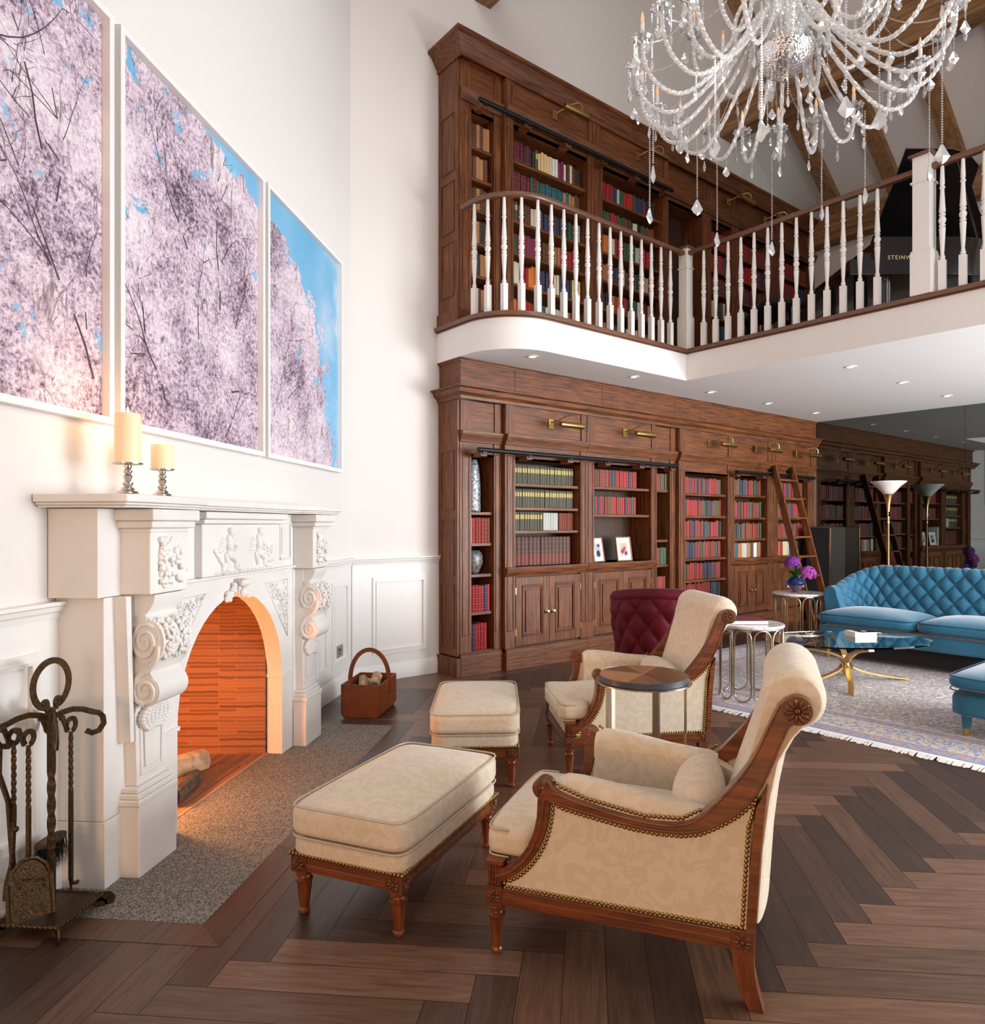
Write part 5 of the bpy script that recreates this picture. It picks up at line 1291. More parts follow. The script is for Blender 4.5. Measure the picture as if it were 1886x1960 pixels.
        m.prism([(.09, .26), (.13, .30), (.168, .38), (.180, .50), (.60, .49), (.70, .44), (.66, .26)], XZy, ya, yb_)
        m.build('arm_pad', M['damask'], r, smooth=50)
    m = MB(); m.box(-.035, .04, .157, -.002, W_C - .04, .205); m.box(-.038, .04, .168, -.03, W_C - .04, .186)
    m.build('seat_rail', M['chairwood'], r, bevel=.003); m = MB(); m.box(.69, .04, .157, .725, W_C - .04, .21); m.build('rear_rail', M['chairwood'], r, bevel=.003)
    m = MB(); m.box(-.030, .045, .205, .69, W_C - .045, .270); m.build('seat_base', M['damask'], r, bevel=.012)
    m = MB(); m.sell((.265, W_C / 2, .332), (.335, .205, .060), 9, 4, 16, crown=.026); 
    m.sell((.02, W_C / 2, .328), (.080, .278, .055), 7, 4, 12, crown=.012); c_ = m.build('seat_cushion', M['damask'], r, smooth=True)
    m = MB()
    for zz, kx in ((.368, .975), (.288, .975)):
        P = [(.02 + .080 * (abs(math.cos(t)) ** (2 / 7)) * (1 if math.cos(t) > 0 else -1) * kx, W_C / 2 + .278 * (abs(math.sin(t)) ** (2 / 6)) * (1 if math.sin(t) > 0 else -1) * kx, zz) for t in [2 * PI * k / 64 for k in range(64)]]
        m.tube([p for p in P if p[0] < .05], .0035, 6)
    m.build('piping', M['piping'], c_, smooth=True)
    # back with rolled top
    rc, rr = (.832, .826), .082
    front = [(.600, .26), (.628, .40), (.668, .52), (.705, .63), (.738, .73), (.752, .80)]
    roll = [(rc[0] + rr * math.cos(R(a)), rc[1] + rr * math.sin(R(a))) for a in range(168, -75, -12)]
    backl = [(.822, .722), (.790, .66), (.768, .55), (.752, .42), (.738, .215)]
    prof = smoothpoly(front, 1) + roll + backl + [(.70, .215)]
    nf = len(smoothpoly(front, 1)); RI = set(range(nf, nf + len(roll))); BI = set(range(nf + len(roll), nf + len(roll) + len(backl)))
    m = MB(); ns = 18; secs = []
    y0, y1 = .040, W_C - .040; n_ = len(prof)
    for k in range(ns + 1):
        t = .5 - .5 * math.cos(PI * k / ns); y = y0 + (y1 - y0) * t; e = (1 - abs(2 * t - 1) ** 14); rs = .80 + .22 * e; bl2 = .030 * math.sin(PI * t) ** .6
        secs += [((rc[0] + (p[0] - rc[0]) * rs, y, rc[1] + (p[1] - rc[1]) * rs) if i in RI else (p[0] + (bl2 if i in BI else 0), y, p[1])) for i, p in enumerate(prof)]
    fs = [(k * n_ + i, (k + 1) * n_ + i, (k + 1) * n_ + (i + 1) % n_, k * n_ + (i + 1) % n_) for k in range(ns) for i in range(n_)]
    fs += [tuple(range(n_)), tuple(ns * n_ + i for i in range(n_))[::-1]]
    m.add(secs, fs); m.build('back', M['damask'], r, smooth=50)
    # bolster pillow is loose
    b = MB(); b.sell((0, 0, 0), (.075, .245, .080), 2.2, 2.4, 14); b.xf(Matrix.Rotation(R(-18), 4, 'Y'))
    Rm = Matrix.Rotation(rz, 3, 'Z'); bl_ = Vector(loc) + Rm @ Vector((.560, W_C / 2, .462))
    o = b.build('bolster_pillow', M['damask'], loc=bl_, smooth=True); o.rotation_euler = (0, 0, rz)
    tag(o, 'cream damask bolster pillow lying on the ' + ('nearest' if loc[0] < 2 else 'farther') + ' armchair seat', 'pillow')
    return r
d1 = math.atan2(-.859, .512)
armchair((1.312 - .0, 1.685, 0), d1, 'nearest cream damask armchair with carved walnut frame, seen from its side')
d2 = math.atan2(-.53, .85)
armchair((2.519, 2.618, 0), d2, 'farther cream damask armchair with carved walnut frame, behind the small round table')
# ================================================================ OTTOMANS
def ottoman(loc, rz, label):
    r = empty('ottoman', loc, label, 'ottoman', rz); A_, B_ = .366, .666; q = .028
    m = MB()
    for (a, b, c, e) in ((0, -q, A_, q * .4), (0, B_ - q * .4, A_, B_ + q), (-q, 0, q * .4, B_), (A_ - q * .4, 0, A_ + q, B_)):
        m.box(a, b, .150, c, e, .200); m.box(a - (.003 if c - a > .1 else .003), b - .003, .160, c + .003, e + .003, .178)
    m.build('frame', M['chairwood'], r, bevel=.003)
    for (x, y) in ((0, 0), (A_, 0), (0, B_), (A_, B_)):
        m = MB(); m.box(x - .031, y - .031, .145, x + .031, y + .031, .204)
        for sx in (-1, 1):
            petals(m, (x, y + sx * .033, .174), .025, 1, 8, .004); s0 = len(m.v); petals(m, (0, 0, 0), .025, 1, 8, .004); m.xf(Matrix.Translation((x + sx * .033, y, .174)) @ Matrix.Rotation(PI / 2, 4, 'Z'), s0)
        m.build('corner_block', M['carved'], r, bevel=.002); turned_leg(r, x, y, .148, r0=.026)
    m = MB(); m.sell((A_ / 2, B_ / 2, .228), (A_ / 2 + .034, B_ / 2 + .034, .045), 14, 5, 14); m.build('upholstered_base', M['damask'], r, smooth=True)
    m = MB(); m.sell((A_ / 2, B_ / 2, .316), (A_ / 2 + .042, B_ / 2 + .042, .058), 12, 6.0, 20, crown=.030); c_ = m.build('cushion', M['damask'], r, smooth=True)
    m = MB()
    for zz, k_ in ((.366, .992), (.267, .992)):
        P = [(A_ / 2 + (A_ / 2 + .042) * k_ * abs(math.cos(t)) ** (2 / 12) * (1 if math.cos(t) > 0 else -1), B_ / 2 + (B_ / 2 + .042) * k_ * abs(math.sin(t)) ** (2 / 12) * (1 if math.sin(t) > 0 else -1), zz) for t in [2 * PI * (k + .5) / 120 for k in range(120)]]
        m.tube(P, .0036, 6, closed=True)
    m.build('piping', M['piping'], c_, smooth=True)
    m = MB(); rp = [(-.033, -.033), (A_ + .033, -.033), (A_ + .033, B_ + .033), (-.033, B_ + .033), (-.033, -.033)]
    for p in polyline_pts(rp, .0135): m.sphere((p[0], p[1], .207), .0062, 7, 4)
    m.build('nailhead_trim', M['nail'], r, smooth=True)
    return r
ottoman((.962, 2.296, 0), math.atan2(-.322, .173), 'nearer cream damask ottoman with carved walnut legs, in front of the hearth')
lx = Vector((.61, .79)); sx_ = Vector((-.79, .61)); p0_ = Vector((2.21, 2.735)); o0_ = p0_ + sx_ * .366
ottoman((o0_.x, o0_.y, 0), math.atan2(-.61, .79), 'farther cream damask ottoman standing between the hearth and the far armchair')
# ================================================================ SMALL ROUND TABLE
rt = empty('side_table', (2.553, 2.18, 0), 'small round side table with radiating walnut top and metal legs between the armchairs', 'side table', R(20))
def sunburst():
    m, nt, p = newmat('sunburst_walnut'); N = nt.nodes; tc = N.new('ShaderNodeTexCoord'); sp = N.new('ShaderNodeSeparateXYZ'); nt.links.new(tc.outputs['Object'], sp.inputs[0])
    at = N.new('ShaderNodeMath'); at.operation = 'ARCTAN2'; nt.links.new(sp.outputs['Y'], at.inputs[0]); nt.links.new(sp.outputs['X'], at.inputs[1])
    a = N.new('ShaderNodeMath'); a.operation = 'MULTIPLY'; a.inputs[1].default_value = 8 / (2 * PI); nt.links.new(at.outputs[0], a.inputs[0])
    f = N.new('ShaderNodeMath'); f.operation = 'FLOOR'; nt.links.new(a.outputs[0], f.inputs[0])
    wn = N.new('ShaderNodeTexWhiteNoise'); wn.noise_dimensions = '1D'; nt.links.new(f.outputs[0], wn.inputs['W'])
    fa = N.new('ShaderNodeMath'); fa.operation = 'FRACT'; nt.links.new(a.outputs[0], fa.inputs[0])
    cb = N.new('ShaderNodeCombineXYZ'); nt.links.new(a.outputs[0], cb.inputs[0]); nt.links.new(f.outputs[0], cb.inputs[2])
    n = N.new('ShaderNodeTexNoise'); n.inputs['Scale'].default_value = 9; n.inputs['Detail'].default_value = 6; nt.links.new(cb.outputs[0], n.inputs['Vector'])
    ad = N.new('ShaderNodeMath'); ad.operation = 'MULTIPLY_ADD'; ad.inputs[1].default_value = .35; nt.links.new(wn.outputs['Value'], ad.inputs[0]); 
    s2 = N.new('ShaderNodeMath'); s2.operation = 'MULTIPLY'; s2.inputs[1].default_value = .7; nt.links.new(n.outputs['Fac'], s2.inputs[0]); nt.links.new(s2.outputs[0], ad.inputs[2])
    r = N.new('ShaderNodeValToRGB'); e = r.color_ramp.elements; e[0].position = .36; e[1].position = .72; e[0].color = (.12, .042, .016, 1); e[1].color = (.42, .20, .09, 1)
    nt.links.new(ad.outputs[0], r.inputs['Fac']); nt.links.new(r.outputs['Color'], p.inputs['Base Color']); p.inputs['Roughness'].default_value = .35
    return m
m = MB(); m.lathe([(0, .572), (.203, .572), (.205, .574), (.205, .598), (.203, .60), (0, .60)], 64); o = m.build('top', [M['slate'], sunburst()], rt, smooth=35)
for f in o.data.polygons:
    if f.normal.z > .9: f.material_index = 1
m = MB(); m.lathe([(.185, .566), (.222, .566), (.222, .572), (.185, .572)], 64); m.build('metal_rim', M['champ'], rt, smooth=35)
for k in range(5):
    a = 2 * PI * k / 5; m = MB(); m.box(-.0125, -.006, 0, .0125, .006, .566); m.xf(Matrix.Translation((.19 * math.cos(a), .19 * math.sin(a), 0)) @ Matrix.Rotation(a + PI / 2, 4, 'Z')); m.build('leg', M['champ'], rt)
m = MB(); m.tube([(.19 * math.cos(2 * PI * k / 48), .19 * math.sin(2 * PI * k / 48), .007) for k in range(48)], .007, 6, closed=True); m.build('foot_ring', M['champ'], rt, smooth=True)
# ================================================================ MARBLE TABLES
def loop_table(x, y, rad, h, label, z0=0, rz=0):
    r = empty('marble_table', (x, y, z0), label, 'side table', rz)
    m = MB(); m.lathe([(0, h - .022), (rad - .003, h - .022), (rad, h - .018), (rad, h - .003), (rad - .004, h), (0, h)], 48); m.build('marble_top', M['marbletop'], r, smooth=35)
    m = MB(); n = 10; rr = rad - .012; w_ = 2 * PI / n * .86; m.tube([(rr * math.cos(2 * PI * k / 60), rr * math.sin(2 * PI * k / 60), h - .028) for k in range(60)], .005, 6, closed=True); m.build('top_ring', M['champ'], r, smooth=True)
    for k in range(n):
        a0 = 2 * PI * (k + .5) / n; P = []; zt, zb = h - .030, .006; cr = rr * w_ / 2
        for j in range(9): t = PI * j / 8; P.append((a0 + math.cos(t) * w_ / 2, zt - cr + cr * math.sin(t)))
        for j in range(9): t = PI + PI * j / 8; P.append((a0 + math.cos(t) * w_ / 2, zb + cr + cr * math.sin(t)))
        q = MB(); pts = [(rr * math.cos(a), rr * math.sin(a), z) for a, z in P]
        q.tube(pts, .0062, 7, closed=True, up=(math.cos(a0), math.sin(a0), 0)); q.build('looped_leg', M['champ'], r, smooth=True)
loop_table(4.70, 2.977, .24, .55, 'round white marble side table with looped metal legs behind the near armchair back', .0125)
loop_table(6.95, 3.84, .255, .575, 'round white marble side table beside the blue sofa holding the flower vase', .0125)
bk_ = empty('book_on_table', (4.66, 3.02, .5626), 'large burgundy covered book lying flat on the nearer marble table', 'book', R(-38))
m = MB(); m.box(-.155, -.11, .003, .152, .107, .027); m.build('pages', M['white'], bk_)
m = MB(); m.box(-.16, -.112, 0, .156, .110, .003); m.box(-.16, -.112, .027, .156, .110, .0305); m.box(-.16, .108, 0, .156, .112, .0305); m.build('cover', mat('burgundy_cover', (.15, .04, .055), .5), bk_, bevel=.001)
# ================================================================ VASE WITH HYDRANGEAS
vx, vy, vz = 6.93, 3.86, .5876
vs_ = empty('flower_vase', (vx, vy, vz), 'blue and clear glass vase on the marble table by the sofa', 'vase')
m = MB(); vp = [(.040, 0), (.042, .01), (.050, .03), (.092, .075), (.098, .10), (.092, .125), (.060, .150), (.055, .16), (.060, .172)]
gb = mat('blue_glass', (.10, .14, .62), .03, trans=.9, ior=1.3); gl = mat('lilac_glass', (.62, .55, .85), .03, trans=.95, ior=1.3)
m.lathe(vp[3:], 28); m.build('blue_bowl', gb, vs_, smooth=True)
m = MB(); m.lathe([(0, .002)] + vp[:4], 28); m.build('clear_foot', gl, vs_, smooth=True)
fl_ = empty('hydrangea_bouquet', (vx, vy, vz + .02), 'two purple hydrangea heads with green leaves in the glass vase', 'flowers')
gm = mat('leaf_green', (.05, .17, .035), .45, noise=.3, nscale=20); pm_ = [mat('violet_petal', (.20, .03, .30), .6), mat('magenta_petal', (.42, .06, .40), .6)]
for (dx, dy, dz, rr, mi) in ((-.03, .02, .28, .075, 0), (.11, -.075, .17, .082, 1)):
    m = MB(); m.tube([(0, 0, -.0), (dx * .4, dy * .4, dz * .5), (dx, dy, dz)], .004, 6); m.build('stem', gm, fl_, smooth=True)
    m = MB(); rn = random.Random(3 + mi)
    for k in range(150):
        t = rn.uniform(-.5, 1); a = rn.random() * 2 * PI; s_ = math.sqrt(1 - t * t); n = Vector((s_ * math.cos(a), s_ * math.sin(a), t)); c = Vector((dx, dy, dz)) + n * rr
        e1 = n.orthogonal().normalized(); e2 = n.cross(e1)
        for q in range(4):
            aa = rn.random() * .5 + PI / 2 * q; d = e1 * math.cos(aa) + e2 * math.sin(aa); pe = n.cross(d)
            m.add([c, c + d * .012 + pe * .007 + n * .004, c + d * .02 + n * .002, c + d * .012 - pe * .007 + n * .004], [(0, 1, 2, 3)])
    m.build('flower_head', pm_[mi], fl_)
for (ax, ay, az, L_) in ((-.12, .03, .20, .15), (.05, -.02, .26, .14), (-.05, -.08, .14, .13), (.10, .05, .22, .13), (-.14, .0, .12, .12)):
    m = MB(); st_ = Vector((0, 0, .13)); en = Vector((ax, ay, az)); d = (en - st_); side = d.cross(Vector((0, 0, 1))).normalized(); n_ = 8; vv = []
    for k in range(n_ + 1):
        t = k / n_; c = st_ + d * t + Vector((0, 0, .03 * math.sin(PI * t))); w_ = .042 * math.sin(PI * t ** .8) + .002
        vv += [c - side * w_ + Vector((0, 0, .008)), c, c + side * w_ + Vector((0, 0, .008))]
    m.add(vv, [(3 * k + j, 3 * k + j + 1, 3 * k + j + 4, 3 * k + j + 3) for k in range(n_) for j in (0, 1)]); m.build('leaf', gm, fl_, smooth=True)
# ================================================================ RUG
def rugmat():
    m, nt, p = newmat('persian_rug_field'); N = nt.nodes; Lk = nt.links.new; tc = N.new('ShaderNodeTexCoord'); uv = tc.outputs['UV']; sp = N.new('ShaderNodeSeparateXYZ'); Lk(uv, sp.inputs[0])
    def mth(op, a, b=None, clamp=False):
        n = N.new('ShaderNodeMath'); n.operation = op; n.use_clamp = clamp
        for i, q in enumerate((a, b)):
            if q is None: continue
            if isinstance(q, (int, float)): n.inputs[i].default_value = q
            else: Lk(q, n.inputs[i])
        return n.outputs[0]
    def mix(f, a, b):
        x = N.new('ShaderNodeMix'); x.data_type = 'RGBA'
        if isinstance(f, float): x.inputs['Factor'].default_value = f
        else: Lk(f, x.inputs['Factor'])
        for s_, q in (('A', a), ('B', b)):
            if isinstance(q, tuple): x.inputs[s_].default_value = (*q, 1)
            else: Lk(q, x.inputs[s_])
        return x.outputs['Result']
    def noise(sc, d=3, di=0): n = N.new('ShaderNodeTexNoise'); n.inputs['Scale'].default_value = sc; n.inputs['Detail'].default_value = d; n.inputs['Distortion'].default_value = di; Lk(uv, n.inputs['Vector']); return n
    X, Y = sp.outputs['X'], sp.outputs['Y']; WX, WY = 3.2, 3.4
    dist = mth('MINIMUM', mth('MINIMUM', X, mth('SUBTRACT', WX, X)), mth('MINIMUM', Y, mth('SUBTRACT', WY, Y)))
    nb = N.new('ShaderNodeSeparateColor'); n1 = noise(34, 2); Lk(n1.outputs['Color'], nb.inputs[0])
    field = mix(mth('GREATER_THAN', nb.outputs[0], .53), (.30, .25, .245), (.12, .15, .27)); field = mix(mth('GREATER_THAN', nb.outputs[1], .60), field, (.33, .15, .10)); field = mix(mth('GREATER_THAN', nb.outputs[2], .58), field, (.46, .40, .33))
    vine = mth('LESS_THAN', mth('ABSOLUTE', mth('SUBTRACT', noise(5.5, 2, 2.5).outputs['Fac'], .5)), .013); field = mix(vine, field, (.70, .62, .48))
    bord = mix(mth('GREATER_THAN', nb.outputs[0], .57), (.58, .50, .40), (.15, .21, .38)); bord = mix(mth('GREATER_THAN', nb.outputs[1], .60), bord, (.50, .26, .17))
    v2 = mth('LESS_THAN', mth('ABSOLUTE', mth('SUBTRACT', noise(4.2, 1, 3).outputs['Fac'], .5)), .022); bord = mix(v2, bord, (.16, .27, .50))
    def band(a, b): return mth('MULTIPLY', mth('GREATER_THAN', dist, a), mth('LESS_THAN', dist, b))
    c = mix(mth('GREATER_THAN', dist, .50), bord, field)
    small = mix(mth('GREATER_THAN', nb.outputs[2], .52), (.33, .26, .29), (.15, .18, .32)); small = mix(mth('GREATER_THAN', nb.outputs[0], .58), small, (.48, .20, .13))
    c = mix(band(.02, .12), c, small); c = mix(band(.38, .48), c, small)
    for a, b, cc in ((.0, .018, (.07, .17, .40)), (.12, .128, (.62, .5, .36)), (.372, .38, (.62, .5, .36)), (.48, .50, (.55, .45, .33))): c = mix(band(a, b), c, cc)
    Lk(c, p.inputs['Base Color']); p.inputs['Roughness'].default_value = .9; p.inputs['Sheen Weight'].default_value = .2
    return m
rg = empty('persian_rug', (4.33, .87, 0), 'blue and cream patterned oriental rug with white fringe under the coffee table', 'rug', R(1.2))
m = MB(); m.box(0, 0, 0, 3.2, 3.4, .011); m.add([(0, 0, .0112), (3.2, 0, .0112), (3.2, 3.4, .0112), (0, 3.4, .0112)], [(0, 1, 2, 3)], 1, [[(0, 0), (3.2, 0), (3.2, 3.4), (0, 3.4)]])
m.build('woven_pile', [mat('rug_edge_blue', (.07, .17, .40), .9), rugmat()], rg)
m = MB(); rn = random.Random(8)
for e, xx in ((-1, 0), (1, 3.2)):
    y = 0.0
    while y < 3.4:
        w_ = rn.uniform(.008, .014); L_ = rn.uniform(.075, .10); dy = rn.uniform(-.012, .012); m.add([(xx, y, .010), (xx, y + w_, .010), (xx + e * L_ * .5, y + w_ + dy * .4, .012), (xx + e * L_ * .5, y + dy * .4, .012), (xx + e * L_, y + dy + w_, .003), (xx + e * L_, y + dy, .003)], [(0, 1, 2, 3), (3, 2, 4, 5)]); y += w_ * .70
o = m.build('fringe', mat('fringe_cotton', (.80, .77, .72), .9), rg); o['kind'] = 'stuff'; o['label'] = 'white cotton fringe'
# ================================================================ COFFEE TABLE
ct = empty('coffee_table', (5.66, 2.72, .0125), 'oval glass coffee table on crossed curved gold legs standing on the rug', 'coffee table', R(-38))
m = MB(); n_ = 72; P = [(.67 * math.cos(2 * PI * k / n_), .42 * math.sin(2 * PI * k / n_)) for k in range(n_)]; m.prism(P, XYz, .350, .362)
tg = mat('table_glass', (.90, 1, .965), .0, trans=1, ior=1.5); m.build('glass_top', tg, ct, smooth=40)
for k, (a, rr) in enumerate(((13, .60), (-112, .42), (193, .60), (62, .42))):
    ca, sa = math.cos(R(a)), math.sin(R(a)); a2 = R(a + 25)
    P = []
    for j in range(19):
        t = j / 18; s_ = 2 * t - 1; d = .020 + (rr - .020) * (abs(s_) ** 1.25); z = .008 + .334 * (.5 + .5 * math.copysign(abs(s_) ** .62, s_))
        ang = R(a) if s_ < 0 else R(a + 20); ang = R(a) + R(20) * t; P.append((d * math.cos(ang), d * math.sin(ang), z))
    q = MB(); q.sweep(P, [(-.021, -.007), (.021, -.007), (.021, .007), (-.021, .007)], up=(0, 0, 1)); q.build('curved_leg', M['gold'], ct, smooth=40)
q = MB(); q.lathe([(0, .15), (.028, .155), (.028, .20), (0, .205)], 16); q.build('hub', M['gold'], ct, smooth=40)
cb_ = empty('coffee_table_book', (5.90, 2.71, .3752), 'thick white book with a black cover panel on the glass table', 'book', R(-32))
m = MB(); m.box(-.095, -.072, .003, .092, .072, .037); m.build('pages', M['white'], cb_)
m = MB(); m.box(-.098, -.075, 0, .095, .075, .003); m.box(-.098, -.075, .037, .095, .075, .040); m.box(-.100, -.075, 0, -.0955, .075, .040); m.build('cover', M['trim'], cb_)
m = MB(); m.box(-.045, -.073, .0402, .093, .073, .0410); m.build('cover_panel', mat('matt_black_card', (.02, .02, .022), .9, spec=.1), cb_); m = MB(); m.box(.0, -.016, .0412, .045, .016, .0416); m.build('cover_label', M['white'], cb_)
# ================================================================ TUFTED SURFACES
def tuft(a, b, depth):
    """a,b in tuft cells; returns displacement (>0 puff), and creases along diagonals"""
    p, q = (a + b) / 2, (a - b) / 2
    return depth * (abs(math.sin(PI * p)) * abs(math.sin(PI * q))) ** .42
def tufted(mb, S, N_, na, nb, ca, cb, depth, m=0):
    """S(a,b)->point, N_(a,b)->outward normal, a,b in 0..1"""
    vs = []
    for i in range(na + 1):
        for j in range(nb + 1):
            a, b = i / na, j / nb; e = min(1, min(b, 1 - b) * 7); d = tuft(a * ca, b * cb, depth)
            if b > 1 - .9 / cb: 
                pass
            vs.append(S(a, b) + N_(a, b) * (d * e))
    mb.add(vs, [(i * (nb + 1) + j, (i + 1) * (nb + 1) + j, (i + 1) * (nb + 1) + j + 1, i * (nb + 1) + j + 1) for i in range(na) for j in range(nb)], m)
def buttons(mb, S, N_, ca, cb, r, lift=.001):
    for i in range(int(ca) + 1):
        for j in range(1, int(cb)):
            if (i + j) % 2 == 0:
                a, b = i / ca, j / cb; c = S(a, b) + N_(a, b) * lift; mb.sphere(tuple(c), r, 8, 6)
# sofa: local x into depth (front at 0), y along length from left end (0) to the right (-)
so = empty('blue_sofa', (6.60, 3.50, .0115), 'long blue velvet sofa with buttoned curved back and two seat cushions', 'sofa')
Ls = 2.75
def path_plan(t, off=0):
    # t 0..1 from left arm front, round the back, to the right arm front
    r = .34; x_f, x_b = .30, .88; L1 = (x_b - x_f - r); La = PI / 2 * r; L2 = Ls - .06 - 2 * r; tot = 2 * (L1 + La) + L2; s = t * tot
    y0 = -.02
    if s < L1: p = (x_f + s, y0); n = (0, 1)
    elif s < L1 + La:
        a = (s - L1) / r; p = (x_b - r + r * math.sin(a), y0 - r + r * math.cos(a)); n = (math.sin(a), math.cos(a))
    elif s < L1 + La + L2: p = (x_b, y0 - r - (s - L1 - La)); n = (1, 0)
    elif s < L1 + 2 * La + L2:
        a = (s - L1 - La - L2) / r; p = (x_b - r + r * math.cos(a), y0 - r - L2 - r * math.sin(a)); n = (math.cos(a), -math.sin(a))
    else: p = (x_b - r - (s - L1 - 2 * La - L2), y0 - 2 * r - L2); n = (0, -1)
    return p, n, tot
def sofa_h(t):
    e = min(t, 1 - t); k = min(1, e / .21); return .60 + .215 * (k * k * (3 - 2 * k))
def So_S(a, b):
    p, n, _ = path_plan(a); h = sofa_h(a); z0 = .36; z = z0 + (h - z0) * min(1, b / .86); th = .0
    lean = .075 * (1 - min(1, b / .86)) + .055
    k = (b - .86) / .14
    if k > 0:
        ang = PI * k; off = -lean + .0 + .05 * (1 - math.cos(ang)); z = h + .045 * math.sin(ang)
    else: off = -lean
    return Vector((p[0] + n[0] * off, p[1] + n[1] * off, z))
def So_N(a, b):
    p, n, _ = path_plan(a); k = max(0, (b - .86) / .14); an = PI * k
    return Vector((-n[0] * math.cos(an), -n[1] * math.cos(an), math.sin(an)))
m = MB(); CA, CB = 46, 6; tufted(m, So_S, So_N, 460, 60, CA, CB, .034); m.build('tufted_back', M['blue'], so, smooth=True)
m = MB(); buttons(m, So_S, So_N, CA, 5.2, .0); m = MB()
for i in range(CA + 1):
    for j in range(1, 6):
        if (i + j) % 2 == 0 and j / CB < .84: c = So_S(i / CA, j / CB) + So_N(i / CA, j / CB) * .004; m.sphere(tuple(c), .0075, 8, 6)
m.build('buttons', M['blue'], so, smooth=True)
m = MB(); vs = []; na = 120
for i in range(na + 1):
    a = i / na; p, n, _ = path_plan(a); h = sofa_h(a)
    for z, o_ in ((.20, .02), (.45, .035), (h * .85, .05), (h, .047)): vs.append((p[0] + n[0] * o_, p[1] + n[1] * o_, z))
m.add(vs, [(i * 4 + j, (i + 1) * 4 + j, (i + 1) * 4 + j + 1, i * 4 + j + 1) for i in range(na) for j in range(3)]); m.build('outer_back', M['blue'], so, smooth=True)
m = MB(); 
for a in (0, 1):
    p, n, _ = path_plan(a); pr = []
    for k in range(13): an = PI * k / 12; pr.append((-.090 + .068 * (1 - math.cos(an)), .59 + .085 * math.sin(an)))
    pr = [(-.165, .34)] + [( -.135, .45)] + pr + [(.035, .40), (.02, .20), (-.13, .20)]
    m = MB(); m.prism(pr, lambda q, t, n=n, p=p: (p[0] - t, p[1] + n[1] * q[0], q[1]), -.07, .035); m.build('arm_front', M['blue'], so, smooth=50, bevel=.01)
m = MB(); m.box(.02, -Ls + .05, .185, .84, -.05, .315); m.build('base', M['blue'], so, bevel=.02, seg=3)
m = MB(); m.box(.10, -Ls + .12, .06, .78, -.14, .185); m.build('plinth', M['blackfab'], so)  # black block imitates the shade under the sofa, not a real plinth
for (x, y) in ((.08, -.12), (.08, -Ls + .12), (.78, -.12), (.78, -Ls + .12)):
    m = MB(); m.lathe([(.016, .0), (.024, .19)], 14, (x, y, .0)); m.build('leg', M['gold'], so, smooth=40)
for k in range(3):
    yc = -.02 - .455 - .905 * k
    m = MB(); m.sell((.315, yc, .385), (.325, .450, .074), 9, 3.2, 18, crown=.034); c_ = m.build('seat_cushion', M['blue'], so, smooth=True)
    m = MB()
    for zz in (.422, .345):
        P = [(.315 + .322 * .985 * abs(math.cos(t)) ** .2 * (1 if math.cos(t) > 0 else -1), yc + .446 * .985 * abs(math.sin(t)) ** .2 * (1 if math.sin(t) > 0 else -1), zz) for t in [2 * PI * (q + .5) / 100 for q in range(100)]]
        m.tube(P, .004, 6, closed=True)
    m.build('piping', M['bluedk'], c_, smooth=True)
# blue footstool
fs_ = empty('blue_footstool', (4.77, 1.68, 0.0), 'pale blue velvet footstool with gold-tipped tapered legs at the right edge', 'footstool')
m = MB(); m.sell((.45, -.42, .335), (.462, .432, .066), 9, 3.0, 18, crown=.02); c_ = m.build('cushion', M['blue'], fs_, smooth=True)
m = MB()
for zz in (.372, .290): m.tube([(.45 + .455 * abs(math.cos(t)) ** .22 * (1 if math.cos(t) > 0 else -1), -.42 + .426 * abs(math.sin(t)) ** .22 * (1 if math.sin(t) > 0 else -1), zz) for t in [2 * PI * (q + .5) / 100 for q in range(100)]], .0035, 6, closed=True)
m.build('piping', M['bluedk'], c_, smooth=True)
m = MB(); m.sell((.45, -.42, .205), (.442, .410, .078), 14, 8, 12); m.build('base', M['blue'], fs_, smooth=True)
for (x, y) in ((.09, -.09), (.81, -.09), (.09, -.75), (.81, -.75)):
    m = MB(); m.lathe([(.024, .055), (.032, .14)], 16, (x, y, 0)); l_ = m.build('leg', M['blue'], fs_, smooth=40); m = MB(); m.lathe([(.019, .0125), (.025, .055)], 16, (x, y, 0)); m.build('gold_tip', M['gold'], l_, smooth=40)
# burgundy tub chair
bc = empty('burgundy_chair', (3.93, 3.20, 0), 'burgundy velvet buttoned tub chair with its back turned, behind the far armchair', 'armchair', R(38))
def bc_plan(t): a = R(20 + 320 * t); return a
def bc_S(a, b):
    an = R(55 + 250 * a); rb = .25 + .070 * b; z = .20 + b * (.60 + .03 * math.cos(2 * PI * (a - .5)) ) ; return Vector((rb * math.cos(an), rb * math.sin(an) * 1.08, z))
def bc_N(a, b): an = R(55 + 250 * a); return Vector((math.cos(an), math.sin(an), 0))
m = MB(); tufted(m, bc_S, bc_N, 220, 60, 18, 6, .026); m.build('tufted_shell', M['red'], bc, smooth=True)
m = MB()
for i in range(19):
    for j in range(1, 6):
        if (i + j) % 2 == 0: m.sphere(tuple(bc_S(i / 18, j / 6) + bc_N(i / 18, j / 6) * .004), .008, 8, 6)
m.build('buttons', M['red'], bc, smooth=True)
m = MB(); P = [tuple(bc_S(k / 60, 1) - bc_N(k / 60, 1) * .035 + Vector((0, 0, 0))) for k in range(61)]
m.tube(P, .045, 12); m.build('rolled_rim', M['red'], bc, smooth=True)
m = MB(); vs = []
for i in range(61):
    a = i / 60
    for b in (.3, 1): vs.append(tuple(bc_S(a, b) - bc_N(a, b) * .075))
m.add(vs, [(2 * i, 2 * i + 1, 2 * i + 3, 2 * i + 2) for i in range(60)]); m.build('inner_back', M['red'], bc, smooth=True)
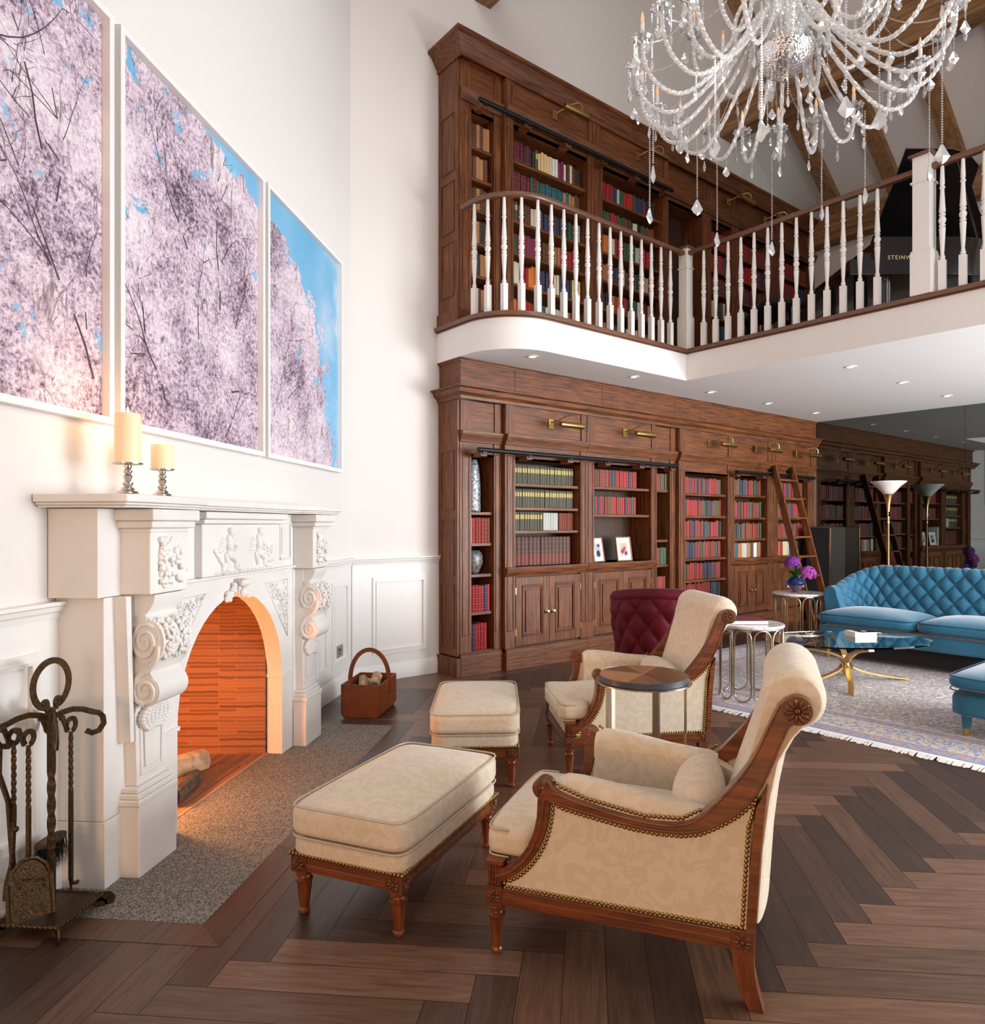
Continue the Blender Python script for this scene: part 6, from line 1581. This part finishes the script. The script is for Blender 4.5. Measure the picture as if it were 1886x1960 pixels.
m = MB(); m.sell((.06, 0, .40), (.28, .26, .075), 3.5, 3, 14, crown=.02); m.build('seat_cushion', M['red'], bc, smooth=True)
m = MB(); m.lathe([(.20, 0), (.20, .03), (.24, .05), (.27, .21), (0, .30)], 32); m.build('base', M['red'], bc, smooth=40)
# torchiere lamp
tl = empty('floor_lamp', (8.85, 3.74, 0), 'tall gold torchiere floor lamp with white glass bowl between sofa and mirror', 'floor lamp')
m = MB(); m.lathe([(0, 0), (.14, 0), (.14, .012), (.05, .03), (.015, .05), (.013, 1.30), (.018, 1.31), (.018, 1.33), (.013, 1.34), (.014, 1.45), (.024, 1.55), (.045, 1.63), (.06, 1.66), (.02, 1.665), (0, 1.665)], 24); m.build('stem', M['gold'], tl, smooth=40)
m = MB(); m.lathe([(.058, 1.66), (.09, 1.70), (.14, 1.755), (.195, 1.80), (.205, 1.812), (.19, 1.806), (.13, 1.765), (.06, 1.68), (0, 1.67)], 32); m.build('glass_bowl', mat('frosted_bowl', (.75, .72, .68), .3), tl, smooth=True)
m = MB(); m.lathe([(.022, -.004), (.028, 0), (.022, .004), (.018, 0), (.022, -.004)], 16, (-.03, -.02, 1.42), axis='y'); m.build('ring', M['gold'], tl, smooth=True)
# speaker
sp_ = empty('loudspeaker', (9.22, 4.70, 0), 'tall black floor-standing loudspeaker with bronze edge, standing against the mirror', 'speaker')
m = MB(); m.box(-.20, -.16, 0.01, .205, .17, 1.26); m.build('cabinet', mat('speaker_black', (.018, .018, .017), .45), sp_, bevel=.004)
m = MB(); m.box(-.212, -.145, .03, -.2005, .165, 1.25); m.build('front_grille', M['navyfab'], sp_)
m = MB(); m.box(-.214, -.166, .01, -.198, -.148, 1.262); m.box(-.214, -.166, 1.252, -.198, .17, 1.266); m.build('bronze_edge', M['champ'], sp_)
# ladder
ld = empty('library_ladder', (8.22, 4.22, 0), 'rolling oak library ladder leaning on the black rail near the mirror', 'ladder')
H_ = 2.02; run = .54; hw = .21
def lp(t, x): return Vector((x, run * t, H_ * t))
for sg in (-1, 1):
    q = MB(); q.sweep([lp(0, sg * hw), lp(1, sg * hw)], [(-.014, -.042), (.014, -.042), (.014, .042), (-.014, .042)], up=(0, 0, 1)); q.build('stile', M['oakv'], ld, bevel=.003)
    q = MB(); q.box(sg * hw - .03, run - .02, 1.86, sg * hw - .018, run - .006, 2.02); q.lathe([(0, -.012), (.026, -.012), (.026, .012), (0, .012)], 14, (sg * hw - .02, run + .03, 1.965), axis='x'); q.build('hook_roller', M['black'], ld, smooth=40)
for k in range(8):
    t = (.20 + .235 * k) / H_; c = lp(t, 0); q = MB(); q.box(-hw + .014, c.y - .045, c.z - .011, hw - .014, c.y + .045, c.z + .011); q.build('tread', M['oakh'], ld, bevel=.003)
# ================================================================ SHELF DECOR
def decor_vase(x, y, z, sc_, prof, label, m_):
    r = empty('decorative_vase', (x, y, z), label, 'vase'); q = MB(); q.lathe([(a * sc_, b * sc_) for a, b in prof], 20); q.v = [(a * .95, b * .7, c) for a, b, c in q.v]; q.build('body', m_, r, smooth=True); return r
gv = mat('ribbed_grey_ceramic', (.20, .20, .20), .35, .3, noise=.6, nscale=45)
sv = mat('pitted_silver_ceramic', (.32, .33, .35), .35, .4, noise=.7, nscale=50, bump=.5, bscale=60)
decor_vase(3.672, YB + .11, 1.4052, 1, [(.068, 0), (.074, .02), (.070, .25), (.055, .40), (.035, .46), (.03, .462), (0, .462)], 'tall pitted silver vase on the top shelf of the narrow end bay', sv)
decor_vase(3.690, YB + .12, .8622, 1, [(.03, 0), (.05, .02), (.088, .10), (.080, .17), (.05, .205), (.045, .205), (0, .203)], 'round ribbed grey vase on a middle shelf of the narrow end bay', gv)
wv = mat('cream_ceramic', (.62, .56, .44), .4)
decor_vase(6.10, YB + .10, 1.1272, .8, [(.03, 0), (.02, .05), (.05, .14), (.05, .20), (.02, .30), (0, .31)], 'slim cream figure vase in the narrow middle bay', wv)
def photo(x, z, rz, label, seed):
    r = empty('photo_frame', (x, YB + .03, z), label, 'photo frame', R(rz)); w_, h = .105, .125
    T = Matrix.Rotation(R(-9), 4, 'X')
    def fx(q): return q.xf(T)
    q = MB()
    for b in ((-w_, 0, -w_ + .010, 2 * h), (w_ - .010, 0, w_, 2 * h), (-w_ + .01, 0, w_ - .01, .010), (-w_ + .01, 2 * h - .010, w_ - .01, 2 * h)): q.box(b[0], -.008, b[1], b[2], .008, b[3])
    fx(q).build('frame', mat('copper_wood_frame', (.36, .17, .09), .35, .3), r)
    q = MB(); q.box(-w_ + .01, 0, .01, w_ - .01, .006, 2 * h - .01); fx(q).build('mount', M['white'], r)
    q = MB(); q.box(-.052, -.001, .055, .052, .001, .19); bgc = mat('print_backdrop', (.40, .45, .52) if seed == 1 else (.55, .42, .36), .6); q = fx(q).build('print', bgc, r)
    f = MB()
    if seed == 1: f.sphere((.012, -.002, .150), (.020, .001, .024), 12, 6, 0); f.sphere((.0, -.002, .085), (.035, .001, .035), 12, 6, 1); f.sphere((.016, -.0025, .166), (.024, .001, .014), 12, 6, 1)
    else:
        for (a, b) in ((-.022, .135), (.012, .160), (.026, .115)): f.sphere((a, -.002, b), (.014, .001, .017), 12, 6, 0); f.sphere((a, -.0015, b - .035), (.022, .001, .024), 12, 6, 1)
    fx(f).build('portrait', [mat('print_skin', (.55, .33, .25), .6), mat('print_clothes', (.03, .035, .05) if seed == 1 else (.25, .03, .06), .6)], q)
    q = MB(); q.box(-.02, .02, 0, .02, .024, .18); fx(q); q.v = [(a, b + .012 * (1 - c / .18) * 3, max(c, 0.0)) for a, b, c in q.v]; q.build('strut', M['black'], r)
photo(5.18, .9166, 14, 'copper-edged photo frame showing a dark-haired person, left of the pair', 1)
photo(5.56, .9166, -4, 'copper-edged photo frame showing a small group, right of the pair', 2)
wb = MB(); wb.box(0, 0, 0, .035, .16, .33); o = wb.build('white_box_file', M['white'], loc=(5.028, YB + .0, .9153), bevel=.001); tag(o, 'tall white slipcase standing at the left side of the photo-frame bay', 'slipcase')
# ================================================================ PIANO
pf = Matrix.Rotation(R(-39.8), 3, 'Z')     # faces the camera side of the loft
pc = Vector((7.30, 3.53, ZM))
pn = empty('grand_piano', pc, 'black lacquered grand piano with raised lid on the loft', 'piano', R(-129.8))
# local: x towards the treble side (the room), y away from the keyboard, z up
def outline(e=0): return [(-.74 - e, 0 - e), (.74 + e, 0 - e), (.74 + e, .80), (.70 + e, .98), (.58 + e, 1.14), (.38 + e, 1.28), (.12 + e, 1.48), (-.10, 1.74 + e), (-.38, 1.90 + e), (-.62, 1.84 + e), (-.74 - e, 1.62)]
m = MB(); m.prism(outline(), XYz, .62, .98); m.build('case', M['lacquer'], pn, bevel=.008)
m = MB(); m.box(-.66, -.26, .62, .66, 0, .70); m.box(-.66, -.28, .62, .66, -.26, .71); m.build('key_bed', M['lacquer'], pn, bevel=.006)
for sx in (-1, 1): m = MB(); m.box(sx * .74, -.28, .62, sx * .662, -.002, .765); m.build('key_arm', M['lacquer'], pn, bevel=.006)
m = MB(); m.box(-.655, -.25, .70, .655, -.12, .725); m.build('white_keys', M['white'], pn)
m = MB(); [m.box(-.645 + .0272 * k, -.20, .725, -.632 + .0272 * k, -.12, .735) for k in range(48) if k % 7 not in (2, 6)]; m.build('black_keys', M['lacquer'], pn); 
m = MB(); m.box(-.655, -.12, .70, .655, -.003, .86); m.build('fallboard', M['lacquer'], pn)
tx = bpy.data.curves.new('lettering', 'FONT'); tx.body = 'STEINWAY & SONS'; tx.size = .052; tx.align_x = 'CENTER'; tx.extrude = .0008; tx.space_character = 1.25
to = bpy.data.objects.new('lettering_source', tx); COL.objects.link(to); bpy.context.view_layer.update()
me = bpy.data.meshes.new_from_object(to.evaluated_get(bpy.context.evaluated_depsgraph_get())); bpy.data.objects.remove(to)
me.materials.append(mat('gold_lettering', (.85, .72, .40), .5, .2)); o = bpy.data.objects.new('gold_lettering', me); COL.objects.link(o); o.parent = pn
o.matrix_local = Matrix(((0, 0, 1, .7415), (1, 0, 0, .345), (0, 1, 0, .765), (0, 0, 0, 1)))
LT = Matrix.Translation((-.74, 0, .99)) @ Matrix.Rotation(R(-43), 4, 'Y') @ Matrix.Translation((.74, 0, 0))
m = MB(); m.prism([(.75, .46)] + [(p[0], p[1] + .12 * (p[0] > .5)) for p in outline(.01)[2:]] + [(-.75, .46)], XYz, 0, .022); m.xf(LT); m.build('lid', M['lacquer'], pn, bevel=.003)
m = MB(); m.tube([(.62, 1.0, .98), (.28, 1.0, 1.93)], .010, 8); m.build('lid_prop', M['lacquer'], pn)
for (x, y) in ((-.60, .12), (.60, .12), (-.35, 1.5)): m = MB(); m.lathe([(.03, 0), (.03, .06), (.045, .10), (.06, .62)], 12, (x, y, 0)); m.build('leg', M['lacquer'], pn, smooth=40)
m = MB(); m.box(-.10, .15, .12, .10, .20, .62); m.box(-.14, .10, .05, .14, .24, .13); m.build('pedal_lyre', M['lacquer'], pn)
for k in (-1, 0, 1): m = MB(); m.box(k * .07 - .012, .0, .05, k * .07 + .012, .12, .062); m.build('pedal', M['gold'], pn)
pb = empty('piano_stool', (6.62, 3.98, ZM), 'low black piano stool at the keyboard end of the grand piano', 'stool', R(-129.8))
m = MB(); m.sell((0, 0, .46), (.38, .17, .05), 8, 3, 10); m.build('seat', M['blackfab'], pb, smooth=True)
for (x, y) in ((-.32, -.12), (.32, -.12), (-.32, .12), (.32, .12)): m = MB(); m.box(x - .025, y - .025, 0, x + .025, y + .025, .42); m.build('leg', M['lacquer'], pb)
# ================================================================ CHANDELIER
CH = Vector((4.16, 2.39, 4.15))
ch = empty('chandelier', CH, 'huge white and clear glass chandelier with rope-twist arms, candles and crystal drops', 'chandelier')
def glassy(name, col, tr, gl, rough=.08):
    m = bpy.data.materials.new(name); m.use_nodes = True; nt = m.node_tree; N = nt.nodes; N.clear(); o = N.new('ShaderNodeOutputMaterial')
    t = N.new('ShaderNodeBsdfTransparent'); t.inputs[0].default_value = (1, 1, 1, 1); d = N.new('ShaderNodeBsdfDiffuse'); d.inputs[0].default_value = (*col, 1); g_ = N.new('ShaderNodeBsdfGlossy'); g_.inputs['Roughness'].default_value = rough; g_.inputs[0].default_value = (.95, .95, .95, 1)
    a = N.new('ShaderNodeMixShader'); a.inputs[0].default_value = gl; nt.links.new(d.outputs[0], a.inputs[1]); nt.links.new(g_.outputs[0], a.inputs[2])
    b = N.new('ShaderNodeMixShader'); b.inputs[0].default_value = tr; nt.links.new(a.outputs[0], b.inputs[1]); nt.links.new(t.outputs[0], b.inputs[2]); nt.links.new(b.outputs[0], o.inputs[0]); return m
GR = glassy('rope_glass', (.85, .85, .84), .34, .28, .14); GC = glassy('cut_crystal', (.70, .70, .72), .45, .72, .03); GB = glassy('bead_crystal', (.72, .72, .73), .25, .62, .05)
def drop(mb, x, y, z, h):     # faceted kite crystal hanging from (x,y,z)
    w_ = h * .36; a = random.random() * PI; ca, sa = math.cos(a), math.sin(a)
    def P(u, v, zz): return (x + ca * u - sa * v, y + sa * u + ca * v, zz)
    t = w_ * .32; rg_ = [(w_ * .15, z - .03 * h), (w_ * .62, z - h * .36), (w_, z - h * .62), (w_ * .55, z - h * .86)]
    v = [P(0, 0, z)]; 
    for q, zz in rg_: v += [P(-q, 0, zz), P(0, -t * (q / w_ + .2), zz), P(q, 0, zz), P(0, t * (q / w_ + .2), zz)]
    v.append(P(0, 0, z - h)); f = [(0, 1 + k, 1 + (k + 1) % 4) for k in range(4)]
    for L_ in range(3): f += [(1 + 4 * L_ + k, 5 + 4 * L_ + k, 5 + 4 * L_ + (k + 1) % 4, 1 + 4 * L_ + (k + 1) % 4) for k in range(4)]
    f += [(13 + k, 17, 13 + (k + 1) % 4) for k in range(4)]; mb.add(v, f)
def bead(mb, p, r):
    v = [(p[0], p[1], p[2] + r)] + [(p[0] + r * math.cos(PI / 3 * k), p[1] + r * math.sin(PI / 3 * k), p[2]) for k in range(6)] + [(p[0], p[1], p[2] - r)]
    mb.add(v, [(0, 1 + k, 1 + (k + 1) % 6) for k in range(6)] + [(7, 1 + (k + 1) % 6, 1 + k) for k in range(6)])
def bezier(P, n):
    out = []
    for k in range(n + 1):
        t = k / n; q = [Vector(p) for p in P]
        while len(q) > 1: q = [q[i].lerp(q[i + 1], t) for i in range(len(q) - 1)]
        out.append(q[0])
    return out
def catrom(P, n):
    P = [Vector(p) for p in P]; P = [P[0] * 2 - P[1]] + P + [P[-1] * 2 - P[-2]]; out = []
    for i in range(1, len(P) - 2):
        for k in range(n):
            t = k / n; a, b, c, d = P[i - 1], P[i], P[i + 1], P[i + 2]
            out.append(.5 * ((2 * b) + (c - a) * t + (2 * a - 5 * b + 4 * c - d) * t * t + (3 * b - a - 3 * c + d) * t ** 3))
    out.append(P[-2]); return out
m = MB(); m.lathe([(0, .0), (.05, .004), (.12, .03), (.165, .075), (.178, .13), (.185, .135), (.178, .14), (.05, .15), (0, .15)], 32)
def dishmat():
    m_, nt, p = newmat('diamond_cut_dish'); tc = nt.nodes.new('ShaderNodeTexCoord'); v = nt.nodes.new('ShaderNodeTexVoronoi'); v.inputs['Scale'].default_value = 60; nt.links.new(tc.outputs['Object'], v.inputs['Vector'])
    b = nt.nodes.new('ShaderNodeBump'); b.inputs['Strength'].default_value = .5; b.inputs['Distance'].default_value = .01; nt.links.new(v.outputs['Distance'], b.inputs['Height']); nt.links.new(b.outputs['Normal'], p.inputs['Normal'])
    p.inputs['Metallic'].default_value = 1; p.inputs['Base Color'].default_value = (.88, .87, .86, 1); p.inputs['Roughness'].default_value = .18; return m_
m.build('diamond_cut_dish', dishmat(), ch, smooth=True)
m = MB(); m.lathe([(.0, -.05), (.02, -.045), (.026, -.02), (.02, .0), (0, .002)], 14); m.build('finial', M['silver'], ch, smooth=True)
m = MB(); m.lathe([(.05, .15), (.06, .25), (.10, .32), (.07, .42), (.04, .55), (.05, .75), (.09, .85), (.04, .95), (.035, 1.6), (0, 1.6)], 20); m.build('centre_stem', GC, ch, smooth=40)
m = MB(); m.tube([(0, 0, 1.6), (0, 0, RZ - CH.z - .2 - .722 * .26)], .012, 8); m.build('suspension_rod', M['silver'], ch)
def arm_mesh(R0, zl, zc, top):
    P = catrom([(.06, 0, .16), (.11, 0, top), (.20, 0, top + .03), (.30, 0, top - .12), (R0 * .56, 0, zl + .10), (R0 * .74, 0, zl), (R0 * .90, 0, zl + .05), (R0 * .985, 0, zl + .17), (R0, 0, zc)], 12)
    mb = MB(); n = len(P); sec = [(.0125 * math.cos(2 * PI * k / 8) * (1.13 if k % 2 else .93), .0125 * math.sin(2 * PI * k / 8) * (1.13 if k % 2 else .93)) for k in range(8)]
    mb.sweep(P, sec, up=(0, 1, 0), twist=.55); return mb
def holder(mb_pan, R0, zc):
    pr = [(.012, 0), (.02, .01), (.05, .018), (.062, .032), (.055, .034), (.02, .024), (0, .022)]
    mb_pan.lathe(pr, 14, (R0, 0, zc)); 
    for k in range(10): a = 2 * PI * k / 10; mb_pan.sphere((R0 + .060 * math.cos(a), .060 * math.sin(a), zc + .036), (.013, .013, .010), 6, 4)
tiers = [(22, .93, -.17, .115, .30, 0), (11, .60, .12, .46, .50, .14)]
drops = []
for ti, (na, R0, zl, zc, top, ph) in enumerate(tiers):
    am = None
    for k in range(na):
        a = 2 * PI * k / na + ph
        if am is None:
            am = arm_mesh(R0, zl, zc, top).build('rope_arm', GR, ch, smooth=False); q = MB(); holder(q, R0, zc); pan = q.build('drip_pan', GC, ch, smooth=False)
            q = MB(); q.lathe([(.0, zc + .024), (.0125, zc + .024), (.0125, zc + .125), (.006, zc + .128), (0, zc + .128)], 12, (R0, 0, 0)); cd = q.build('candle_sleeve', M['trim'], ch, smooth=40)
            q = MB(); q.lathe([(0, zc + .128), (.009, zc + .132), (.0125, zc + .15), (.010, zc + .17), (.004, zc + .195), (0, zc + .205)], 12, (R0, 0, 0)); bu = q.build('candle_bulb', mat('amber_bulb', (.80, .50, .28), .08, emit=(1, .5, .2), estr=.25, coat=1), cd, smooth=True)
            parts = [am, pan, cd]
            for p_ in parts: p_.rotation_euler.z = a
        else:
            for p_ in parts:
                c = p_.copy(); COL.objects.link(c); c.parent = ch; c.rotation_euler.z = a
                for g_ in p_.children: d = g_.copy(); COL.objects.link(d); d.parent = c
        for j in range(5):
            aa = 2 * PI * j / 5 + .5; rr = R0 + .058 * math.cos(aa); tt = a + .058 * math.sin(aa) / R0
            drops.append((rr * math.cos(tt), rr * math.sin(tt), zc + .02, .04 if j % 2 else .11, .070 if j % 2 else .082))
        drops.append((R0 * .74 * math.cos(a), R0 * .74 * math.sin(a), zl - .014, .06, .080))
dcount = 0; restm = MB(); cr_proto = None
def drop_string(mb, x, y, z, L_, h):
    s = z; bead_r = .0055
    while s > z - L_: bead(mb, (x, y, s), bead_r); s -= .0125
    drop(mb, x, y, z - L_ - .004, h)
random.shuffle(drops); drops.sort(key=lambda d: (d[0] * .64 + d[1] * .77) < -.35)
for k, d in enumerate(drops):
    if k < 100:
        q = MB(); drop_string(q, 0, 0, 0, d[3], d[4]); q.build('crystal_drop', GB, ch, loc=d[:3])
    else: drop_string(restm, *d)
o = restm.build('crystal_drops', GB, ch); o['kind'] = 'stuff'
# long chains and swags
for k in range(13):
    a = 2 * PI * (k + .3) / 13; rr = .86 if k % 3 else .66; q = MB(); x, y = rr * math.cos(a), rr * math.sin(a); z = -.10; L_ = [.50, .62, .55, .46, .60, .52][k % 6]
    s = z
    while s > z - L_: bead(q, (x, y, s), .0068); s -= .0145
    drop(q, x, y, z - L_ - .004, .115); q.build('long_bead_chain', GB, ch)
for k in range(22):
    a0, a1 = 2 * PI * k / 22, 2 * PI * (k + 1) / 22; q = MB()
    if k % 2 == 0:
        A_ = Vector((.90 * math.cos(a0), .90 * math.sin(a0), .10)); B_ = Vector((.35 * math.cos(a0 + .15), .35 * math.sin(a0 + .15), .50))
    else: A_ = Vector((.92 * math.cos(a0), .92 * math.sin(a0), .13)); B_ = Vector((.60 * math.cos(a1), .60 * math.sin(a1), .45))
    n = int((A_ - B_).length / .014) + 4
    for j in range(n + 1): t = j / n; p_ = A_.lerp(B_, t); p_.z -= .13 * math.sin(PI * t); bead(q, p_, .0060)
    q.build('bead_swag', GB, ch)
for k in range(10):
    a = 2 * PI * k / 10; q = MB(); x, y = .16 * math.cos(a), .16 * math.sin(a); s = .12; L_ = .22 if k % 2 else .34
    while s > .12 - L_: bead(q, (x, y, s), .0068); s -= .0145
    drop(q, x, y, .12 - L_ - .004, .075); q.build('centre_bead_chain', GB, ch)
